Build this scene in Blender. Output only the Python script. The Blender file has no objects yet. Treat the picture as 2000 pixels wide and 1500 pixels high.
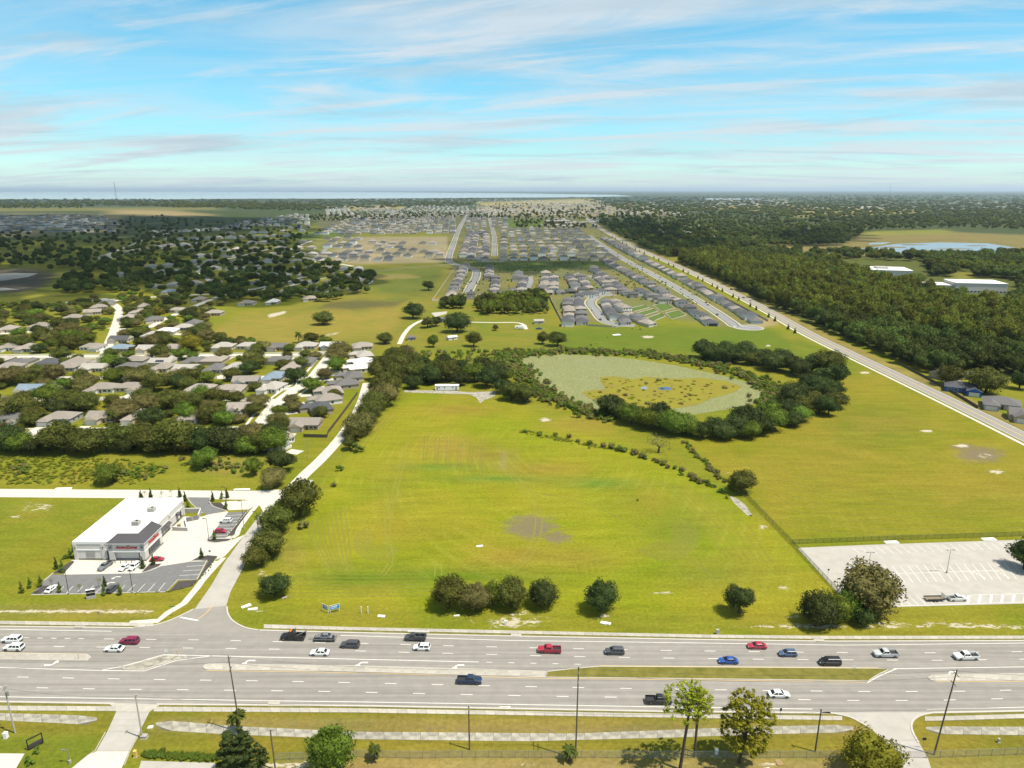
import bpy, math, random
import numpy as np
R = math.radians
S = bpy.context.scene
COL = S.collection
# ------------------------------------------------------------------ camera, sky, sun, exposure
CAM_H = 124.0
PITCH = 15.25
FPX = 1390.0                       # focal length in pixels of the 2000 x 1500 photograph
cam_d = bpy.data.cameras.new('camera'); cam = bpy.data.objects.new('camera', cam_d); COL.objects.link(cam)
cam.location = (0, 0, CAM_H); cam.rotation_euler = (R(90 - PITCH), 0, 0)
cam_d.sensor_width = 36.0; cam_d.lens = FPX / 2000 * 36.0
cam_d.clip_start = 1.0; cam_d.clip_end = 400000.0
S.camera = cam
SUN_EL, SUN_AZ = 66.0, 112.0       # azimuth clockwise from +Y (the view direction)
S.view_settings.view_transform = 'Standard'; S.view_settings.look = 'None'
S.view_settings.exposure = 0.56; S.view_settings.gamma = 1.0
S.render.engine = 'CYCLES'
S.cycles.volume_bounces = 0; S.cycles.max_bounces = 5; S.cycles.diffuse_bounces = 2; S.cycles.glossy_bounces = 2
S.cycles.transparent_max_bounces = 12; S.cycles.transmission_bounces = 3
world = bpy.data.worlds.new('World'); S.world = world; world.use_nodes = True

def build_world():
    nt = world.node_tree; N = nt.nodes; L = nt.links
    N.clear()
    out = N.new('ShaderNodeOutputWorld'); bg = N.new('ShaderNodeBackground')
    bg.inputs['Strength'].default_value = 0.09
    L.new(bg.outputs[0], out.inputs[0])
    sky = N.new('ShaderNodeTexSky'); sky.sky_type = 'NISHITA'; sky.sun_disc = False
    sky.sun_elevation = R(SUN_EL); sky.sun_rotation = R(SUN_AZ)
    sky.altitude = 120; sky.air_density = 1.0; sky.dust_density = 0.0; sky.ozone_density = 1.2
    hs = N.new('ShaderNodeHueSaturation'); hs.inputs['Hue'].default_value = 0.465
    hs.inputs['Saturation'].default_value = 1.12; hs.inputs['Value'].default_value = 1.12
    L.new(sky.outputs[0], hs.inputs['Color'])
    tint = N.new('ShaderNodeMix'); tint.data_type = 'RGBA'; tint.blend_type = 'MULTIPLY'; tint.inputs[0].default_value = 1.0
    L.new(hs.outputs[0], tint.inputs[6]); tint.inputs[7].default_value = (0.60, 0.90, 1.06, 1)
    tc = N.new('ShaderNodeTexCoord')
    sep = N.new('ShaderNodeSeparateXYZ'); L.new(tc.outputs['Generated'], sep.inputs[0])
    def M(op, a, b=None, c=None):
        n = N.new('ShaderNodeMath'); n.operation = op
        for i, v in enumerate((a, b, c)):
            if v is None: continue
            if isinstance(v, (int, float)): n.inputs[i].default_value = v
            else: L.new(v, n.inputs[i])
        return n.outputs[0]
    zz = M('ADD', M('MAXIMUM', sep.outputs[2], 0.0), 0.07)
    u = M('DIVIDE', sep.outputs[0], zz); v = M('DIVIDE', sep.outputs[1], zz)
    def layer(su, sv, shear, scale, detail, rough, lo, hi, dist=0.0, off=0.0):
        cmb = N.new('ShaderNodeCombineXYZ')
        L.new(M('ADD', M('MULTIPLY', u, su), off), cmb.inputs[0])
        L.new(M('ADD', M('MULTIPLY', v, sv), M('MULTIPLY', u, shear)), cmb.inputs[1])
        n = N.new('ShaderNodeTexNoise'); n.inputs['Scale'].default_value = scale
        n.inputs['Detail'].default_value = detail; n.inputs['Roughness'].default_value = rough
        n.inputs['Distortion'].default_value = dist
        L.new(cmb.outputs[0], n.inputs['Vector'])
        mr = N.new('ShaderNodeMapRange'); mr.interpolation_type = 'SMOOTHSTEP'
        mr.inputs['From Min'].default_value = lo; mr.inputs['From Max'].default_value = hi
        L.new(n.outputs['Fac'], mr.inputs['Value'])
        return mr.outputs[0]
    streak = layer(0.20, 0.60, 0.20, 1.7, 10, 0.62, 0.46, 0.68, 1.0, 7.7)
    veil = layer(0.42, 0.75, 0.08, 1.2, 11, 0.66, 0.38, 0.70, 0.9, 1.3)
    grey = layer(0.38, 0.80, 0.03, 1.1, 10, 0.64, 0.46, 0.72, 0.8, 12.0)
    side = N.new('ShaderNodeMapRange'); side.inputs['From Min'].default_value = -0.35; side.inputs['From Max'].default_value = 0.45
    side.inputs['To Min'].default_value = 0.45; side.inputs['To Max'].default_value = 0.80
    L.new(sep.outputs[0], side.inputs['Value'])
    f1 = M('MULTIPLY', streak, 0.85)
    f2 = M('MULTIPLY', veil, side.outputs[0])
    mask = M('MINIMUM', M('ADD', f1, f2), 0.82)
    mx = N.new('ShaderNodeMix'); mx.data_type = 'RGBA'
    L.new(mask, mx.inputs[0]); L.new(tint.outputs[2], mx.inputs[6]); mx.inputs[7].default_value = (5.6, 6.1, 6.45, 1)
    mg = N.new('ShaderNodeMix'); mg.data_type = 'RGBA'
    L.new(M('MULTIPLY', grey, 0.66), mg.inputs[0]); L.new(mx.outputs[2], mg.inputs[6]); mg.inputs[7].default_value = (3.6, 4.7, 5.4, 1)
    L.new(mg.outputs[2], bg.inputs['Color'])
build_world()
sun_d = bpy.data.lights.new('sun', 'SUN'); sun = bpy.data.objects.new('sun', sun_d); COL.objects.link(sun)
sun_d.energy = 4.6; sun_d.angle = R(0.53); sun_d.color = (1.0, 0.93, 0.80)
_el, _az = R(SUN_EL), R(SUN_AZ)
SUN_DIR = np.array([math.sin(_az) * math.cos(_el), math.cos(_az) * math.cos(_el), math.sin(_el)])
from mathutils import Vector, Matrix
sun.rotation_euler = Vector((-SUN_DIR[0], -SUN_DIR[1], -SUN_DIR[2])).to_track_quat('-Z', 'Y').to_euler()
sun.location = (0, 0, 300)

# ------------------------------------------------------------------ survey: photograph point -> point on the flat ground
_sp, _cp = math.sin(R(PITCH)), math.cos(R(PITCH))
def G(px, py, z=0.0):
    xc = (px - 1000) / FPX; yc = -(py - 750) / FPX
    dz = -_sp + yc * _cp; dy = _cp + yc * _sp
    t = (CAM_H - z) / -dz
    return (xc * t, dy * t)
def P(x, y, z=0.0):                # the inverse, for numpy arrays
    zc = y * _cp + (CAM_H - z) * _sp
    yc = y * _sp - (CAM_H - z) * _cp
    return 1000 + FPX * x / zc, 750 - FPX * yc / zc
def ppm(px, py):                   # photograph pixels per metre at a ground point
    x, y = G(px, py); return FPX / (y * _cp + CAM_H * _sp)
def Z(p, z): return (p[0], p[1], z)

# ------------------------------------------------------------------ objects
def tag(o, label=None, cat=None, group=None, kind=None):
    if label: o['label'] = label
    if cat: o['category'] = cat
    if group: o['group'] = group
    if kind: o['kind'] = kind
    return o
def link(name, data, parent=None, loc=None, rz=None, sc=None):
    o = bpy.data.objects.new(name, data); COL.objects.link(o)
    if parent is not None: o.parent = parent
    if loc is not None: o.location = loc
    if rz is not None: o.rotation_euler = (0, 0, rz)
    if sc is not None: o.scale = sc if hasattr(sc, '__len__') else (sc, sc, sc)
    return o
def empty(name, loc, rz=0.0, sc=1.0):
    o = link(name, None, None, loc, rz, sc); o.empty_display_size = 0.5; return o
CH = {}
def copy_tree(o, parent=None, kids=None):
    c = o.copy(); COL.objects.link(c); c.parent = parent
    for ch in o.children: copy_tree(ch, c)
    return c
class MB:
    def __init__(s): s.v = []; s.f = []; s.m = []
    def poly(s, pts, m=0):
        n = len(s.v); s.v.extend(tuple(p) for p in pts); s.f.append(tuple(range(n, n + len(pts)))); s.m.append(m); return s
    def box(s, x0, x1, y0, y1, z0, z1, m=0):
        n = len(s.v)
        s.v += [(x0,y0,z0),(x1,y0,z0),(x1,y1,z0),(x0,y1,z0),(x0,y0,z1),(x1,y0,z1),(x1,y1,z1),(x0,y1,z1)]
        for q in ((0,3,2,1),(4,5,6,7),(0,1,5,4),(1,2,6,5),(2,3,7,6),(3,0,4,7)):
            s.f.append(tuple(n + i for i in q)); s.m.append(m)
        return s
    def prism(s, pts, z0, z1, m=0, bottom=False):
        n = len(s.v); k = len(pts)
        a = sum(pts[i][0]*pts[(i+1)%k][1] - pts[(i+1)%k][0]*pts[i][1] for i in range(k))
        if a < 0: pts = list(pts)[::-1]
        s.v += [(p[0], p[1], z0) for p in pts] + [(p[0], p[1], z1) for p in pts]
        s.f.append(tuple(range(n + k, n + 2 * k))); s.m.append(m)
        if bottom: s.f.append(tuple(range(n + k - 1, n - 1, -1))); s.m.append(m)
        for i in range(k):
            j = (i + 1) % k; s.f.append((n+i, n+j, n+k+j, n+k+i)); s.m.append(m)
        return s
    def tube(s, p0, p1, r0, r1, n=8, m=0, cap=True):
        p0 = Vector(p0); p1 = Vector(p1); d = (p1 - p0).normalized()
        a = d.orthogonal().normalized(); b = d.cross(a); k = len(s.v)
        for p, r in ((p0, r0), (p1, r1)):
            for i in range(n):
                t = 2 * math.pi * i / n; s.v.append(tuple(p + a * (r * math.cos(t)) + b * (r * math.sin(t))))
        for i in range(n):
            j = (i + 1) % n; s.f.append((k+i, k+j, k+n+j, k+n+i)); s.m.append(m)
        if cap:
            s.f.append(tuple(range(k + n, k + 2 * n))); s.m.append(m)
            s.f.append(tuple(range(k + n - 1, k - 1, -1))); s.m.append(m)
        return s
    def loft(s, rings, m=0, cap=True):
        k = len(s.v); n = len(rings[0])
        for r in rings: s.v += [tuple(p) for p in r]
        for a in range(len(rings) - 1):
            for i in range(n):
                j = (i + 1) % n; s.f.append((k+a*n+i, k+a*n+j, k+(a+1)*n+j, k+(a+1)*n+i)); s.m.append(m)
        if cap:
            s.f.append(tuple(range(k + n - 1, k - 1, -1))); s.m.append(m)
            e = k + (len(rings) - 1) * n; s.f.append(tuple(range(e, e + n))); s.m.append(m)
        return s
    def mesh(s, name, mats, smooth=False):
        me = bpy.data.meshes.new(name); me.from_pydata(s.v, [], s.f)
        for m in (mats if isinstance(mats, (list, tuple)) else [mats]): me.materials.append(m)
        if any(s.m): me.polygons.foreach_set('material_index', s.m)
        if smooth: me.polygons.foreach_set('use_smooth', [True] * len(s.f))
        me.update(); return me
    def build(s, name, mats, parent=None, smooth=False, loc=None, rz=None):
        return link(name, s.mesh(name, mats, smooth), parent, loc, rz)
def struct(o): o['kind'] = 'structure'; return o
def interp(poly):
    xs = np.array([p[0] for p in poly], float); ys = np.array([p[1] for p in poly], float)
    return lambda x: float(np.interp(x, xs, ys))
def arr_mesh(name, v, f, mat=None, smooth=False):
    me = bpy.data.meshes.new(name); v = np.asarray(v, np.float32); f = np.asarray(f, np.int32)
    me.vertices.add(len(v)); me.vertices.foreach_set('co', v.ravel())
    k = f.shape[1]; me.loops.add(f.size); me.loops.foreach_set('vertex_index', f.ravel())
    me.polygons.add(len(f)); me.polygons.foreach_set('loop_start', np.arange(0, f.size, k, dtype=np.int32))
    me.polygons.foreach_set('loop_total', np.full(len(f), k, np.int32))
    if smooth: me.polygons.foreach_set('use_smooth', np.ones(len(f), bool))
    if mat is not None: me.materials.append(mat)
    me.update(calc_edges=True); return me
ORD = ['first','second','third','fourth','fifth','sixth','seventh','eighth','ninth','tenth','eleventh','twelfth','thirteenth','fourteenth','fifteenth','sixteenth','seventeenth','eighteenth','nineteenth','twentieth']
TENS = {20:'twenty',30:'thirty',40:'forty',50:'fifty',60:'sixty',70:'seventy'}
def ordinal(i):
    if i < 20: return ORD[i]
    n = i + 1; t = n // 10 * 10; r = n - t
    return TENS[t] + ('-' + ORD[r - 1] if r else '')[:] if r else TENS[t][:-1] + 'ieth'

# ------------------------------------------------------------------ materials
MATS = {}
def mat(name, col, rough=0.85, var=0.0, scale=1.0, col2=None, bump=0.0, spec=0.3, metal=0.0, detail=6, coat=0.0, objvar=0.0, translucent=0.0, emit=None):
    m = bpy.data.materials.new(name); m.use_nodes = True; nt = m.node_tree; N = nt.nodes; L = nt.links
    b = N['Principled BSDF']; b.inputs['Roughness'].default_value = rough; b.inputs['Specular IOR Level'].default_value = spec
    b.inputs['Metallic'].default_value = metal; b.inputs['Coat Weight'].default_value = coat
    c4 = (*col, 1); b.inputs['Base Color'].default_value = c4
    m.diffuse_color = c4
    src = None
    if var > 0 or col2 is not None or bump > 0:
        tc = N.new('ShaderNodeTexCoord'); n = N.new('ShaderNodeTexNoise')
        n.inputs['Scale'].default_value = scale; n.inputs['Detail'].default_value = detail; n.inputs['Roughness'].default_value = 0.62
        L.new(tc.outputs['Object'], n.inputs['Vector'])
        if var > 0 or col2 is not None:
            mx = N.new('ShaderNodeMix'); mx.data_type = 'RGBA'
            mr = N.new('ShaderNodeMapRange'); mr.inputs['From Min'].default_value = 0.3; mr.inputs['From Max'].default_value = 0.7
            L.new(n.outputs['Fac'], mr.inputs['Value']); L.new(mr.outputs[0], mx.inputs[0])
            a = tuple(x * (1 - var) for x in col); c = col2 if col2 is not None else tuple(min(1, x * (1 + var)) for x in col)
            mx.inputs[6].default_value = (*a, 1); mx.inputs[7].default_value = (*c, 1)
            src = mx.outputs[2]
        if bump > 0:
            bp = N.new('ShaderNodeBump'); bp.inputs['Strength'].default_value = bump; bp.inputs['Distance'].default_value = 0.1
            L.new(n.outputs['Fac'], bp.inputs['Height']); L.new(bp.outputs[0], b.inputs['Normal'])
    if objvar > 0:
        oi = N.new('ShaderNodeObjectInfo'); hs = N.new('ShaderNodeHueSaturation')
        mr = N.new('ShaderNodeMapRange'); mr.inputs['To Min'].default_value = 1 - objvar; mr.inputs['To Max'].default_value = 1 + objvar
        L.new(oi.outputs['Random'], mr.inputs['Value'])
        vm = N.new('ShaderNodeVectorMath'); vm.operation = 'SCALE'; vm.inputs['Scale'].default_value = 0.013; L.new(oi.outputs['Location'], vm.inputs[0])
        ln = N.new('ShaderNodeTexNoise'); ln.inputs['Scale'].default_value = 1.0; ln.inputs['Detail'].default_value = 4; L.new(vm.outputs[0], ln.inputs['Vector'])
        lr = N.new('ShaderNodeMapRange'); lr.inputs['From Min'].default_value = 0.3; lr.inputs['From Max'].default_value = 0.7; lr.inputs['To Min'].default_value = 1 - objvar * 1.3; lr.inputs['To Max'].default_value = 1 + objvar * 1.3; L.new(ln.outputs['Fac'], lr.inputs['Value'])
        mm = N.new('ShaderNodeMath'); mm.operation = 'MULTIPLY'; L.new(mr.outputs[0], mm.inputs[0]); L.new(lr.outputs[0], mm.inputs[1]); L.new(mm.outputs[0], hs.inputs['Value'])
        if translucent > 0:
            hr = N.new('ShaderNodeMapRange'); hr.inputs['To Min'].default_value = 0.492; hr.inputs['To Max'].default_value = 0.532; L.new(oi.outputs['Random'], hr.inputs['Value']); L.new(hr.outputs[0], hs.inputs['Hue'])
        if src: L.new(src, hs.inputs['Color'])
        else: hs.inputs['Color'].default_value = c4
        src = hs.outputs[0]
    if src: L.new(src, b.inputs['Base Color'])
    if translucent > 0:
        tr = N.new('ShaderNodeBsdfTranslucent'); ms = N.new('ShaderNodeMixShader'); ms.inputs[0].default_value = translucent
        if src: L.new(src, tr.inputs[0])
        else: tr.inputs[0].default_value = c4
        L.new(b.outputs[0], ms.inputs[1]); L.new(tr.outputs[0], ms.inputs[2]); L.new(ms.outputs[0], N['Material Output'].inputs[0])
    MATS[name] = m; return m
def see_through(name, col, alpha, rough=0.6):
    m = mat(name, col, rough); nt = m.node_tree; N = nt.nodes; L = nt.links
    t = N.new('ShaderNodeBsdfTransparent'); ms = N.new('ShaderNodeMixShader'); ms.inputs[0].default_value = alpha
    L.new(t.outputs[0], ms.inputs[1]); L.new(N['Principled BSDF'].outputs[0], ms.inputs[2]); L.new(ms.outputs[0], N['Material Output'].inputs[0])
    return m
A = {}
A['asphalt'] = mat('asphalt', (0.245, 0.226, 0.203), 0.9, 0.08, 0.35, bump=0.05, detail=9)
A['asphalt_dark'] = mat('asphalt_dark', (0.150, 0.148, 0.146), 0.9, 0.12, 0.5, bump=0.05, detail=9)
A['asphalt_pale'] = mat('asphalt_pale', (0.36, 0.335, 0.30), 0.9, 0.10, 0.25, detail=9)
A['concrete'] = mat('concrete', (0.37, 0.34, 0.29), 0.9, 0.14, 0.7, detail=9, objvar=0.10)
A['concrete_white'] = mat('concrete_white', (0.50, 0.47, 0.41), 0.9, 0.08, 0.4, detail=8)
A['concrete_old'] = mat('concrete_old', (0.20, 0.185, 0.15), 0.95, 0.25, 0.45, col2=(0.42, 0.39, 0.32), bump=0.3, detail=10, objvar=0.08)
A['kerb'] = mat('kerb_concrete', (0.43, 0.40, 0.35), 0.9, 0.10, 1.5)
A['paint'] = mat('road_paint_white', (0.68, 0.66, 0.60), 0.7, 0.14, 2.0)
A['paint_yellow'] = mat('road_paint_yellow', (0.62, 0.40, 0.10), 0.7, 0.1, 2.0)
A['mulch'] = mat('dark_mulch', (0.06, 0.052, 0.05), 0.95, 0.3, 3.0)
A['grass_strip'] = mat('verge_grass', (0.125, 0.125, 0.012), 0.95, 0.28, 0.35, col2=(0.19, 0.16, 0.035), detail=10)
A['steel'] = mat('grey_steel', (0.30, 0.30, 0.30), 0.45, metal=0.6)
A['dark_metal'] = mat('dark_metal', (0.035, 0.036, 0.04), 0.5, metal=0.2)
A['white_metal'] = mat('white_metal', (0.7, 0.7, 0.7), 0.5)
A['wood_pole'] = mat('weathered_pole_wood', (0.12, 0.095, 0.075), 0.9, 0.25, 3.0)
A['grey_pole'] = mat('concrete_pole', (0.36, 0.34, 0.31), 0.9, 0.1, 2.0)
A['wire'] = mat('cable', (0.12, 0.12, 0.12), 0.6)
A['glass'] = mat('window_glass', (0.03, 0.04, 0.055), 0.08, spec=0.6)
A['red'] = mat('sign_red', (0.45, 0.012, 0.015), 0.5)
A['black'] = mat('black', (0.015, 0.015, 0.017), 0.5)
A['white'] = mat('white_paint', (0.75, 0.74, 0.71), 0.6)
# ------------------------------------------------------------------ the ground: one sheet to the horizon
def ground_material():
    m = bpy.data.materials.new('grassland'); m.use_nodes = True; nt = m.node_tree; N = nt.nodes; L = nt.links
    b = N['Principled BSDF']; b.inputs['Roughness'].default_value = 0.95; b.inputs['Specular IOR Level'].default_value = 0.1
    geo = N.new('ShaderNodeNewGeometry')
    def noise(scale, detail=6, rough=0.6, dist=0.0, sx=1, sy=1, rot=0.0):
        mp = N.new('ShaderNodeMapping'); mp.inputs['Scale'].default_value = (sx, sy, 1); mp.inputs['Rotation'].default_value = (0, 0, rot)
        L.new(geo.outputs['Position'], mp.inputs[0])
        n = N.new('ShaderNodeTexNoise'); n.inputs['Scale'].default_value = scale; n.inputs['Detail'].default_value = detail
        n.inputs['Roughness'].default_value = rough; n.inputs['Distortion'].default_value = dist
        L.new(mp.outputs[0], n.inputs['Vector']); return n.outputs['Fac']
    def rng(s, a, b_, c, d, smooth=False):
        r = N.new('ShaderNodeMapRange'); r.inputs['From Min'].default_value = a; r.inputs['From Max'].default_value = b_
        r.inputs['To Min'].default_value = c; r.inputs['To Max'].default_value = d
        if smooth: r.interpolation_type = 'SMOOTHSTEP'
        L.new(s, r.inputs['Value']); return r.outputs[0]
    def M(op, a, c):
        n = N.new('ShaderNodeMath'); n.operation = op
        for i, v in enumerate((a, c)):
            if isinstance(v, (int, float)): n.inputs[i].default_value = v
            else: L.new(v, n.inputs[i])
        return n.outputs[0]
    def mix(f, a, c, t='MIX'):
        n = N.new('ShaderNodeMix'); n.data_type = 'RGBA'; n.blend_type = t
        if isinstance(f, float): n.inputs[0].default_value = f
        else: L.new(f, n.inputs[0])
        for i, v in ((6, a), (7, c)):
            if isinstance(v, tuple): n.inputs[i].default_value = (*v, 1)
            else: L.new(v, n.inputs[i])
        return n.outputs[2]
    gc = N.new('ShaderNodeAttribute'); gc.attribute_name = 'gcol'
    gm = N.new('ShaderNodeAttribute'); gm.attribute_name = 'gmask'
    sm = N.new('ShaderNodeSeparateColor'); L.new(gm.outputs['Color'], sm.inputs[0])
    col = gc.outputs['Color']
    # straw coloured and greener patches of several sizes
    big = rng(noise(0.016, 8, 0.68, 0.9), 0.36, 0.64, 0, 1, True)
    mid = rng(noise(0.07, 7, 0.65, 0.4), 0.35, 0.70, 0, 1, True)
    fine = noise(0.9, 8, 0.7)
    tint = mix(0.40, col, (0.235, 0.160, 0.026)); lush = mix(0.30, col, (0.075, 0.125, 0.006))
    sg = N.new('ShaderNodeSeparateColor'); L.new(col, sg.inputs[0]); open_ = rng(sg.outputs[0], 0.07, 0.13, 0.0, 1.0, True)
    c1 = mix(open_, col, mix(big, lush, tint))
    c2 = mix(M('MULTIPLY', M('MULTIPLY', mid, 0.40), open_), c1, mix(0.38, col, (0.225, 0.185, 0.035)))
    # mowing lines follow the edge of the field
    wv = N.new('ShaderNodeTexWave'); wv.wave_type = 'RINGS'; wv.rings_direction = 'Z'
    mp = N.new('ShaderNodeMapping'); mp.inputs['Location'].default_value = (-20, -330, 0); L.new(geo.outputs['Position'], mp.inputs[0])
    mp2 = N.new('ShaderNodeMapping'); mp2.inputs['Scale'].default_value = (1.0, 0.55, 1); L.new(mp.outputs[0], mp2.inputs[0])
    wv.inputs['Scale'].default_value = 0.062; wv.inputs['Distortion'].default_value = 14.0; wv.inputs['Detail'].default_value = 3.0; wv.inputs['Detail Scale'].default_value = 0.10
    L.new(mp2.outputs[0], wv.inputs['Vector'])
    wv2 = N.new('ShaderNodeTexWave'); wv2.bands_direction = 'X'; wv2.inputs['Scale'].default_value = 0.13; wv2.inputs['Distortion'].default_value = 3.0
    wv2.inputs['Detail Scale'].default_value = 0.15
    L.new(geo.outputs['Position'], wv2.inputs['Vector'])
    sel = rng(noise(0.010, 2, 0.5), 0.42, 0.56, 0, 1, True)
    lines = wv.outputs['Fac']
    lines = M('MULTIPLY', rng(lines, 0.55, 1.0, 0, 1, True), M('MULTIPLY', sm.outputs[1], rng(noise(0.03, 4), 0.42, 0.62, 0.05, 0.8, True)))
    c3 = mix(M('MULTIPLY', lines, 0.34), c2, mix(0.5, col, (0.30, 0.29, 0.05)))
    v = rng(fine, 0.25, 0.75, 0.64, 1.32)
    v2 = rng(noise(0.16, 9, 0.75, 0.0, 0.30, 1.5), 0.3, 0.7, 0.78, 1.18)
    vv = N.new('ShaderNodeHueSaturation'); L.new(c3, vv.inputs['Color']); L.new(M('MULTIPLY', v, v2), vv.inputs['Value'])
    # bare sand and brown thatch break through with ragged edges
    nb = noise(0.30, 9, 0.72, 0.6, 0.6, 1.2)
    dirt = rng(M('ADD', sm.outputs[0], M('MULTIPLY', M('SUBTRACT', nb, 0.5), 1.7)), 0.25, 0.80, 0, 1, True)
    c4 = mix(M('MULTIPLY', dirt, 0.8), vv.outputs[0], mix(fine, (0.110, 0.085, 0.058), (0.185, 0.145, 0.10)))
    nb2 = noise(0.42, 9, 0.75, 0.8, 0.7, 1.5)
    sand = rng(M('ADD', sm.outputs[2], M('MULTIPLY', M('SUBTRACT', nb2, 0.5), 1.9)), 0.5, 0.66, 0, 1, True)
    c5 = mix(sand, c4, mix(fine, (0.30, 0.25, 0.17), (0.52, 0.47, 0.37)))
    L.new(c5, b.inputs['Base Color'])
    bp = N.new('ShaderNodeBump'); bp.inputs['Strength'].default_value = 0.35; bp.inputs['Distance'].default_value = 0.25
    L.new(fine, bp.inputs['Height']); L.new(bp.outputs[0], b.inputs['Normal'])
    return m
def axis(a, b, step, grow, far0, far1):
    c = list(np.arange(a, b + 1e-6, step)); lo = []; x = a; s = step
    while x > far0: s *= grow; x -= s; lo.append(x)
    x = b; s = step; hi = []
    while x < far1: s *= grow; x += s; hi.append(x)
    return np.array(lo[::-1] + c + hi)
gx = axis(-230, 300, 2.6, 1.045, -150000, 150000)
gy = axis(95, 470, 2.6, 1.018, -400, 260000)
GX, GY = np.meshgrid(gx, gy)
PXv, PYv = P(GX, np.maximum(GY, 20.0))
def poly_sd(pts, X, Y):            # signed distance (inside > 0) to a polygon, photograph pixels
    d = np.full(X.shape, 1e9); ins = np.zeros(X.shape, bool); n = len(pts)
    for i in range(n):
        ax, ay = pts[i]; bx, by = pts[(i + 1) % n]; ex, ey = bx - ax, by - ay
        t = np.clip(((X - ax) * ex + (Y - ay) * ey) / (ex * ex + ey * ey + 1e-9), 0, 1)
        d = np.minimum(d, (X - ax - t * ex) ** 2 + (Y - ay - t * ey) ** 2)
        c = ((ay > Y) != (by > Y)) & (X < (bx - ax) * (Y - ay) / (by - ay + 1e-9) + ax); ins ^= c
    return np.where(ins, 1, -1) * np.sqrt(d)
rngn = np.random.default_rng(5)
def soft_noise(X, Y, s):
    ph = rngn.uniform(0, 6.28, 6); return sum(np.sin(X / s * (1 + .5 * k) + ph[k]) * np.sin(Y / (s * .5) * (1 + .4 * k) + ph[k + 3]) for k in range(3)) / 3
gcol = np.zeros(GX.shape + (3,)); gcol[:] = (0.150, 0.165, 0.0085)
gmask = np.zeros(GX.shape + (3,))
def blend(w, c):
    w = w[..., None]; gcol[:] = gcol * (1 - w) + np.array(c) * w
def zone(pts, c, soft=6.0, amt=1.0, ch=None, jit=0.0):
    sd = poly_sd(pts, PXv, PYv)
    if jit: sd = sd + soft_noise(PXv, PYv, 14.0) * jit
    w = np.clip(sd / soft * 0.5 + 0.5, 0, 1); w = w * w * (3 - 2 * w) * amt
    if ch is None: blend(w, c)
    else: gmask[..., ch] = np.maximum(gmask[..., ch], w)
def blob(x, y, rx, ry, c=None, amt=1.0, ch=None):
    q = ((PXv - x) / rx) ** 2 + ((PYv - y) / ry) ** 2; w = np.exp(-q * 1.4) * amt
    if ch is None: blend(w, c)
    else: gmask[..., ch] = np.maximum(gmask[..., ch], w)
FOREST = (0.045, 0.062, 0.020)
zone([(-9000, 200), (11000, 200), (11000, 470), (1700, 470), (1400, 440), (1000, 425), (600, 440), (300, 470), (-9000, 470)], FOREST, 16)
zone([(-3000, 372), (5000, 372), (5000, 405), (-3000, 405)], (0.05, 0.07, 0.035), 8, 0.7)
zone([(-800, 385), (1500, 385), (1500, 397), (-800, 400)], (0.04, 0.055, 0.03), 4, 0.9)
# mid distance fields
zone([(560, 520), (880, 505), (860, 590), (800, 650), (720, 700), (380, 690), (420, 640), (560, 600), (720, 560)], (0.15, 0.145, 0.020), 12)
zone([(690, 522), (875, 516), (850, 575), (760, 580), (720, 565)], (0.085, 0.110, 0.018), 14, 0.9)
zone([(390, 660), (470, 615), (600, 615), (800, 598), (760, 650), (640, 665), (430, 690)], (0.235, 0.185, 0.035), 14, 0.85)
zone([(640, 590), (700, 585), (770, 588), (800, 583), (770, 600), (690, 606), (620, 603)], (0.085, 0.075, 0.03), 5, 0.9)
zone([(520, 614), (560, 606), (560, 612), (525, 622)], None, 4, 0.9, 2)
zone([(400, 668), (480, 655), (560, 664), (430, 690)], None, 14, 0.42, 2)
zone([(640, 650), (670, 645), (660, 655), (615, 662)], None, 4, 0.6, 2)
zone([(700, 536), (800, 537), (820, 542), (740, 545)], (0.22, 0.17, 0.08), 3, 0.8)
zone([(870, 510), (1190, 510), (1200, 522), (1100, 540), (1000, 536), (930, 522)], (0.075, 0.105, 0.018), 4)
zone([(1000, 532), (1100, 530), (1110, 537), (1010, 540)], (0.24, 0.18, 0.10), 3, 0.7)
zone([(780, 600), (1000, 585), (1085, 620), (1090, 680), (800, 690)], (0.125, 0.145, 0.016), 8, 0.8)
zone([(600, 463), (875, 462), (873, 512), (690, 516), (600, 505)], (0.30, 0.25, 0.18), 3)
zone([(545, 462), (590, 452), (700, 470), (600, 508), (560, 500)], (0.10, 0.125, 0.02), 4, 0.8)
zone([(872, 448), (1180, 446), (1300, 540), (1500, 630), (1440, 645), (1300, 620), (1100, 635), (1075, 590), (860, 585), (880, 520)], (0.125, 0.125, 0.065), 4, 0.85)
zone([(870, 511), (1185, 511), (1195, 520), (1000, 532), (930, 520)], (0.075, 0.105, 0.018), 3)
zone([(620, 418), (1100, 418), (1180, 448), (620, 458)], (0.10, 0.10, 0.065), 5, 0.85)
zone([(1100, 640), (1500, 640), (1640, 720), (1640, 700), (1560, 660), (1500, 700), (1100, 690)], (0.090, 0.130, 0.010), 10, 0.9)
zone([(1085, 640), (1500, 640), (1660, 735), (1640, 760), (1560, 735), (1380, 690), (1100, 690)], (0.090, 0.130, 0.010), 14, 0.85)
zone([(-300, 407), (60, 406), (420, 404), (440, 410), (-300, 415)], (0.15, 0.14, 0.06), 3, 0.7)
zone([(215, 410), (330, 411), (420, 420), (330, 423), (225, 420)], (0.30, 0.22, 0.14), 3, 0.9)
zone([(0, 417), (230, 419), (230, 455), (0, 462)], (0.20, 0.17, 0.13), 4, 0.8)
zone([(100, 446), (180, 448), (175, 464), (110, 462)], (0.07, 0.11, 0.02), 3, 0.9)
zone([(550, 452), (690, 450), (700, 462), (560, 470)], (0.08, 0.115, 0.02), 3, 0.9)
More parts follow.
